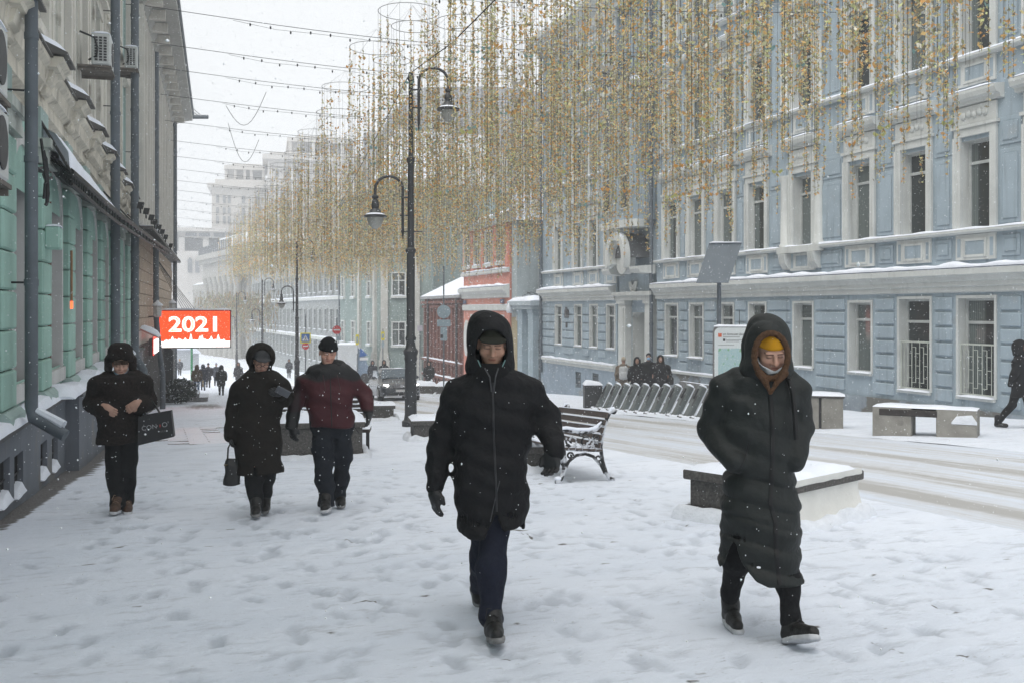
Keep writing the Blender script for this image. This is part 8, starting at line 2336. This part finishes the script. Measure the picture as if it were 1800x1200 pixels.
# ------------------------------------------------------------------ passers-by further off
def passer(label, u, d, H, coatc, legc, face=1, skin=(.34, .2, .15), hat=None, hem=.42, stride=.2, group=None, lean=0., tilt=0., vf=None, dx=0., build=1.0):
 """a walking figure: face 1 comes towards us, -1 walks away, 0 profile"""
 F_ = Fig(label, u, d, group, vf=vf); h = H / 1.75; q = (.016 if d < 25 else .024 if d < 45 else .03)
 yaw = {1: 0., -1: math.pi, 0: math.pi / 2}[face] if face in (1, -1, 0) else face
 F_.root.rotation_euler.z += yaw
 W = build
 hc = (0, -.02, 1.60 * h); Rm = rotm(0, .2, 0)
 g = G((-.5 * W, -.5, 0), (.5 * W, .5, 1.85 * h), q); P = g.P
 hf = head_field(P, hc, Rm, h * 1.03)
 sk = np.array(skin)
 bd = smin(hf, chain(P, [(0, .01, 1.5 * h), (0, 0, 1.2 * h), (0, 0, .9 * h)], [.06 * h, .09, .09], .04), .03)
 for s in (-1, 1):
  bd = smin(bd, chain(P, [(s * .1, 0, .88 * h), (s * .09, -s * stride * .4, .48 * h), (s * .09, -s * stride + (.06 if s > 0 else .1), .10)], [.06, .05, .035], .03), .03)
  bd = smin(bd, chain(P, [(0, 0, 1.4 * h), (s * .2, 0, 1.36 * h), (s * .27, .02, 1.08 * h), (s * .26, -.12 * s * stride * 3, .86 * h)], [.05, .04, .035, .035], .03), .03)
 put('body', g.mesh(bd, 'body', SKIN, lambda V: np.tile(sk, (len(V), 1)), 1), F_.root)
 cm = cloth('coat ' + '%.3f %.3f %.3f' % coatc, coatc, .85, 0, 150, .3, .25, snow=.0)
 c = loft(P, [(hem * h, -.23 * W, .23 * W, -.16, .16), (.8 * h, -.215 * W, .215 * W, -.155, .155), (1.1 * h, -.20 * W, .20 * W, -.15, .15), (1.32 * h, -.23 * W, .23 * W, -.14, .14), (1.42 * h, -.16 * W, .16 * W, -.12, .12), (1.49 * h, -.08, .08, -.09, .1)], 2.4)
 for s in (-1, 1):
  c = smin(c, chain(P, [(s * .17 * W, 0, 1.36 * h), (s * .225 * W, 0, 1.32 * h), (s * .275 * W, .03, 1.08 * h), (s * .27 * W, -.12 * s * stride * 3, .88 * h)], [.075, .08, .068, .055], .03), .03)
 put('coat', g.mesh(c + folds(P, 10, u * .1, .006), 'coat', cm, None, 1), F_.root)
 l = None
 for s in (-1, 1):
  k = chain(P, [(s * .095, 0, .9 * h), (s * .09, -s * stride * .4, .48 * h), (s * .09, -s * stride + (.06 if s > 0 else .1), .09)], [.1, .078, .06], .03); l = k if l is None else smin(l, k, .01)
 put('trousers', g.mesh(l + folds(P, 12, u * .2, .005), 'trousers', cloth('legs ' + '%.3f %.3f %.3f' % legc, legc, .85, 0, 150, .3), None, 1), F_.root)
 for s in (-1, 1):
  yk = -s * stride + (.06 if s > 0 else .1)
  bt = smin(cone(P, (s * .09, yk + .02, .05), (s * .10, yk - .16, .045), .05, .045), cone(P, (s * .09, yk + .01, .05), (s * .09, yk + .01, .2), .05, .055), .02)
  put('boot', g.mesh(np.maximum(bt, .004 - P[2]), 'boot', BOOTB, None, 1), F_.root)
 if hat:
  kind, hcx = hat; hm = cloth('hat ' + '%.3f %.3f %.3f' % hcx, hcx, .9, 0, 150, .3)
  if kind == 'hood':
   o_ = smin(ell(P, (0, .02, 1.61 * h), (.135, .15, .165)), ell(P, (0, .0, 1.48 * h), (.15, .14, .09)), .05); o_ = smax(o_, -ell(P, (0, -.15, 1.60 * h), (.085, .15, .11)), .015)
   put('hood', g.mesh(o_, 'hood', hm, None, 1), F_.root)
  else:
   o_ = np.maximum(ell(P, (0, .005, 1.645 * h), (.098, .115, .12)), 1.625 * h - P[2] + .0 * P[0]); put('hat', g.mesh(o_, 'hat', hm, None, 1), F_.root)
 return F_, h
DK = (.013, .013, .015); DKB = (.020, .018, .017)
passer('man in a dark parka striding along the blue wall past the concrete bench', 1794, 19.75, 1.74, (.014, .014, .016), (.012, .012, .013), 1.25, hat=('hood', (.014, .014, .016)), hem=.62, stride=.30)
F_, h_ = passer('person in a camouflage jacket and beige trousers with a pale backpack, seen from behind', 1096, 38.0, 1.74, (.16, .13, .10), (.26, .21, .17), -1, hat=('hat', (.38, .33, .26)), hem=.78, stride=.08)
bp_ = thing('backpack', 'pale grey backpack on the back of the person in camouflage', 'backpack', F_.root.location.copy(), F_.root.rotation_euler.z)
g = G((-.25, .05, .8), (.25, .42, 1.5), .02); d = rbox(g.P, (0, .23, 1.15), (.17, .10, .25), .09); d = smin(d, rbox(g.P, (0, .32, 1.05), (.13, .05, .13), .05), .02); put('body', g.mesh(d, 'body', cloth('pale grey canvas', (.42, .43, .44), .8, 0, 40, .3), None, 1), bp_)
for s in (-1, 1):
 m = MB(); m.tube([(s * .1, .12, 1.38), (s * .12, .0, 1.45), (s * .12, -.15, 1.35), (s * .14, -.15, 1.05), (s * .13, .1, .95)], .025, 5); m.build('strap', IRON, bp_)
passer('dark clad person turned sideways, on the near side of the masked man by the docks', 1120, 36.5, 1.70, DK, (.03, .04, .06), 1.0, hat=('hood', DK), hem=.75, stride=.08, build=1.1)
F_, h_ = passer('man in a black coat with a pale blue face mask standing behind the bicycle docks', 1140, 36.0, 1.84, DK, DK, 1, hat=('hat', (.02, .02, .022)), hem=.62, stride=.06, build=1.15)
m = MB(); m.ball((0, -.115, 1.565 * h_), (.065, .035, .05), 10, 6); m.build('face_mask', mat('sky blue mask', (.25, .43, .62), .8, .05, 20, 0), F_.root, True)
F_, h_ = passer('person in a black coat and big fur hood with a shoulder bag', 1161, 35.2, 1.74, DK, DK, 1, hat=('hood', (.02, .017, .015)), hem=.5, stride=.06, build=1.25)
hb2 = thing('shoulder_bag', 'black shoulder bag at the hip of the person in the fur hood', 'bag', F_.root.location.copy(), F_.root.rotation_euler.z)
g = G((.1, -.25, .6), (.6, .25, 1.1), .022); put('body', g.mesh(rbox(g.P, (.36, .0, .85), (.10, .16, .14), .06), 'body', LEATH, None, 1), hb2)
m = MB(); m.tube([(.34, -.1, .95), (.22, -.12, 1.2), (.12, -.05, 1.45), (.25, .1, 1.2), (.36, .1, .95)], .015, 5); m.build('strap', LEATH, hb2)
passer('lone person in a black coat with a bag, waiting by the dark red brick wall', 754, 57, 1.74, DK, DK, 1, hat=('hood', DK), hem=.5, stride=.05)
passer('tiny walker with fair hair, farthest off under the orange screen', 316, 104, 1.7, (.03, .032, .04), DK, 1, hem=.7, hat=('hat', (.35, .22, .08)))
F_, h_ = passer('person walking away in a brown jacket and blue jeans carrying a tan bag', 346, 60, 1.74, (.065, .047, .03), (.07, .11, .17), -1, hat=('hood', (.07, .05, .03)), hem=.75)
tb_ = thing('tote_bag', 'tan tote bag carried by the walker in blue jeans', 'bag', F_.root.location.copy(), F_.root.rotation_euler.z)
g = G((-.5, -.3, .3), (0, .3, .95), .025); put('body', g.mesh(rbox(g.P, (-.34, -.05, .6), (.06, .17, .2), .03), 'body', cloth('tan canvas', (.33, .26, .17), .8, 0, 40, .2), None, 1), tb_)
m = MB(); m.tube([(-.34, -.15, .78), (-.33, -.05, .95), (-.34, .08, .78)], .012, 4); m.build('handle', LEATH, tb_)
passer('walker in a dark blue grey coat just ahead of the one in jeans', 357, 66, 1.72, (.022, .025, .035), (.04, .06, .10), -1, hat=('hood', (.022, .025, .035)), hem=.7)
passer('taller dark walker in the middle of the small distant crowd', 366, 72, 1.78, (.024, .024, .03), DK, -1, hat=('hat', (.02, .02, .025)), hem=.55)
passer('walker with a pale hat and grey coat in the distant crowd', 380, 76, 1.76, (.05, .055, .07), (.02, .025, .04), -1, hat=('hat', (.25, .28, .33)), hem=.65)
passer('person in a long black coat walking away, closest of the distant crowd', 389, 57, 1.72, (.012, .012, .013), DK, -1, hat=('hood', (.012, .012, .013)), hem=.52, stride=.12)
passer('grey coated masked person facing us beside the hooded woman, far back', 419, 73, 1.78, (.035, .037, .042), DK, 1, hat=('hood', (.04, .042, .048)), hem=.5)
passer('faint distant walker between the couple, near the second lamp post', 508, 92, 1.75, (.03, .032, .04), DK, 1, hat=('hood', (.03, .03, .035)), hem=.5)
passer('hooded figure just showing over the roof of the dark car', 675, 62, 1.85, (.02, .022, .026), DK, 1, hat=('hood', (.02, .022, .026)), hem=.5)
passer('shadowy figure left of the hooded one, behind the man in red', 655, 66, 1.8, (.03, .034, .044), DK, 1, hat=('hood', (.03, .034, .044)), hem=.5)
# ------------------------------------------------------------------ dark saloon car with its headlights on
cp_ = on_ground(706, 44.4); cp_.z = gz(cp_.y)
car = thing('parked_car', 'dark saloon car driving up the snowy street with its headlights on', 'car', cp_, R(-2.0)); car.name = 'saloon_car'
sl_ = math.atan2(gz(cp_.y + 4.6) - gz(cp_.y), 4.6); car.rotation_euler = (sl_, 0, R(-3))
CARP = mat('dark car paint', (.022, .026, .034), .25, .1, 2, .02, 40, spec=.5, coat=.5)
g = G((-1.02, -.15, .1), (1.02, 4.95, 1.55), .035); P = g.P
yk = [0, .12, .5, 1.3, 1.5, 3.6, 4.3, 4.75, 4.85]
top = np.interp(P[1], [0, .08, .4, 1.25, 1.45, 3.9, 4.6, 4.85], [.62, .70, .80, .93, .97, 1.02, .98, .85]).astype(np.float32)
wid = np.interp(P[1], [0, .1, .4, 1.2, 3.8, 4.6, 4.85], [.72, .82, .90, .93, .93, .86, .74]).astype(np.float32)
bd = np.maximum(np.maximum(np.abs(P[0]) - wid + .10 * np.clip((P[2] - .6) / .4, 0, 1), P[2] - top + .12 * (np.abs(P[0]) / .9) ** 3), np.maximum(.20 - P[2], np.maximum(-P[1], P[1] - 4.85)))
roof = np.interp(P[1], [1.35, 2.15, 2.6, 3.4, 4.2], [.95, 1.40, 1.455, 1.42, 1.0]).astype(np.float32)
cw = .80 - .30 * np.clip((P[2] - .95) / .5, 0, 1)
cb_ = np.maximum(np.maximum(np.abs(P[0]) - cw, P[2] - roof + .06 * (np.abs(P[0]) / .6) ** 4), np.maximum(.6 - P[2], np.maximum(1.3 - P[1], P[1] - 4.25)))
d = smin(bd, cb_, .05)
for yw in (.85, 3.75): d = smax(d, -(np.sqrt((P[1] - yw) ** 2 + (P[2] - .33) ** 2) - .36 + 2 * np.clip(.55 - np.abs(P[0]), 0, 9)), .02)
put('body', g.mesh(d, 'body', CARP, None, 1), car)
CG = mat('car glass', (.07, .10, .125), .1, .15, 5, .05, 30, spec=.6)
m = MB(); m.add([(-.70, 1.46, .98), (.70, 1.46, .98), (.55, 2.13, 1.385), (-.55, 2.13, 1.385), (-.70, 1.40, .985), (.70, 1.40, .985), (.55, 2.07, 1.395), (-.55, 2.07, 1.395)], [(4, 5, 6, 7), (0, 3, 2, 1), (0, 1, 5, 4), (1, 2, 6, 5), (2, 3, 7, 6), (3, 0, 4, 7)]); ws = m.build('windscreen', CG, car)
m = MB(); m.tube([(-.5, 1.40, 1.0), (.0, 1.47, 1.06)], .012, 4); m.tube([(.0, 1.40, 1.0), (.5, 1.47, 1.06)], .012, 4); m.build('wiper', IRON, ws)
for s in (-1, 1):
 m = MB(); m.prism([(1.75, 1.0), (3.5, 1.03), (3.2, 1.36), (2.3, 1.36)], 0, *sorted((s * .70, s * .785)));
 m.build('side_window', CG, car)
 m = MB(); m.ball((s * 1.0, 1.6, 1.02), (.10, .06, .075), 8, 5); m.tube([(s * .85, 1.62, .98), (s * 1.0, 1.6, 1.0)], .02, 5); m.build('mirror', CARP, car, True)
 m = MB(); m.ball((s * .66, .10, .68), (.17, .10, .075), 12, 6); hl = m.build('headlight', mat('headlight glass', (.35, .37, .4), .15, .1, 4, 0, spec=.6), car, True)
 m = MB(); m.ball((s * .64, .01, .69), (.075, .03, .045), 10, 5); m.ball((s * .74, .05, .71), (.06, .03, .03), 8, 4); m.build('lit_bulb', glow_mat('headlight glow', (1., .96, .88), 9.), hl, True)
 for yw in (.85, 3.75):
  m = MB(); m.tube([(s * .70, yw, .33), (s * .93, yw, .33)], .33, 20); w = m.build('wheel', mat('snowy tyre', (.02, .02, .021), .8, .3, 10, .3, 40, snow=.05), car, True)
  m = MB(); m.tube([(s * .931, yw, .33), (s * .945, yw, .33)], .21, 14); m.build('rim', mat('grey alloy', (.25, .25, .26), .4, .1, 5, 0, metal=.5), w, True)
m = MB(); m.box(-.38, .38, -.04, .06, .56, .76, .02); gr_ = m.build('grille', IRON, car)
m = MB()
for z in (.585, .63, .675, .72): m.box(-.36, .36, -.05, -.041, z, z + .018)
m.lathe([(.075, 0), (.075, .012)], 14)
for i in range(len(m.v) - 28, len(m.v)): x, y, z = m.v[i]; m.v[i] = (x, -.052 - z, y + .66)
m.build('chrome_bar', mat('chrome', (.5, .5, .52), .2, .1, 5, 0, metal=.9), gr_)
m = MB(); m.box(-.26, .26, -.05, -.02, .40, .51); m.build('number_plate', mat('frosted plate', (.5, .5, .5), .6, .1, 10, 0), car)
m = MB(); m.box(-.75, .75, -.03, .05, .22, .245); m.build('bumper_strip', MATS['chrome'], car)
m = MB(); m.box(-.62, .62, -.015, .08, .26, .37, .02); m.build('lower_grille', IRON, car)
m = MB(); snow_strip(m, -.52, .52, 2.2, 3.4, 1.42, .05, 5, n=8); m.build('roof_snow', SNOW, car, True)
# ------------------------------------------------------------------ falling snow and the haze it makes
rsn = np.random.RandomState(77)
def flakes(n, lo, hi, r0, r1):
 c = rsn.uniform(lo, hi, (n, 3)); keep = (c[:, 2] > np.interp(c[:, 1], _GY, _GZ) + .05) & (np.linalg.norm(c - [0, 0, ZC], axis=1) > 1.3); c = c[keep]; n = len(c)
 r = rsn.uniform(r0, r1, n) * np.where(rsn.rand(n) < .06, 1.7, 1)
 O = np.array([(1, 0, 0), (-1, 0, 0), (0, 1, 0), (0, -1, 0), (0, 0, 1), (0, 0, -1)], float)
 q = rsn.uniform(.6, 1.5, (n, 6, 1))
 V = c[:, None, :] + O[None] * r[:, None, None] * q
 T = np.array([(0, 2, 4), (2, 1, 4), (1, 3, 4), (3, 0, 4), (2, 0, 5), (1, 2, 5), (3, 1, 5), (0, 3, 5)])
 return V.reshape(-1, 3), (T[None] + (np.arange(n) * 6)[:, None, None]).reshape(-1, 3)
FL = bpy.data.materials.new('snowflake'); FL.use_nodes = True
b_ = FL.node_tree.nodes['Principled BSDF']; b_.inputs['Base Color'].default_value = (.9, .92, .95, 1); b_.inputs['Roughness'].default_value = .8
b_.inputs['Specular IOR Level'].default_value = .1; b_.inputs['Subsurface Weight'].default_value = 0
parts_ = [flakes(16000, (-3, 1.0, -1.2), (8, 7, 5), .0009, .0022), flakes(34000, (-3, 5, -2), (16, 18, 9), .0017, .0042), flakes(34000, (-2, 16, -3.5), (18.2, 42, 12), .004, .0085), flakes(22000, (0, 42, -5), (19, 95, 14), .008, .017)]
off = 0; VV = []; TT = []
for v, t in parts_: VV.append(v); TT.append(t + off); off += len(v)
o = put('falling_snow', np_mesh('falling_snow', np.concatenate(VV), np.concatenate(TT), FL, False)); tag(o, 'snowflakes drifting down all over the street', 'snow', kind='stuff')

m = MB(); m.box(-200, 260, -30, 400, -9.2, 60)
hm = bpy.data.materials.new('snow haze'); hm.use_nodes = True; nt = hm.node_tree; nt.nodes.clear()
ou = nt.nodes.new('ShaderNodeOutputMaterial'); pv = nt.nodes.new('ShaderNodeVolumePrincipled')
pv.inputs['Color'].default_value = (.93, .95, .97, 1); pv.inputs['Density'].default_value = .0021; pv.inputs['Anisotropy'].default_value = 0.0
nt.links.new(pv.outputs['Volume'], ou.inputs['Volume'])
hz_ = m.build('haze', hm); tag(hz_, kind='stuff'); hz_['label'] = 'pale haze of blowing snow'
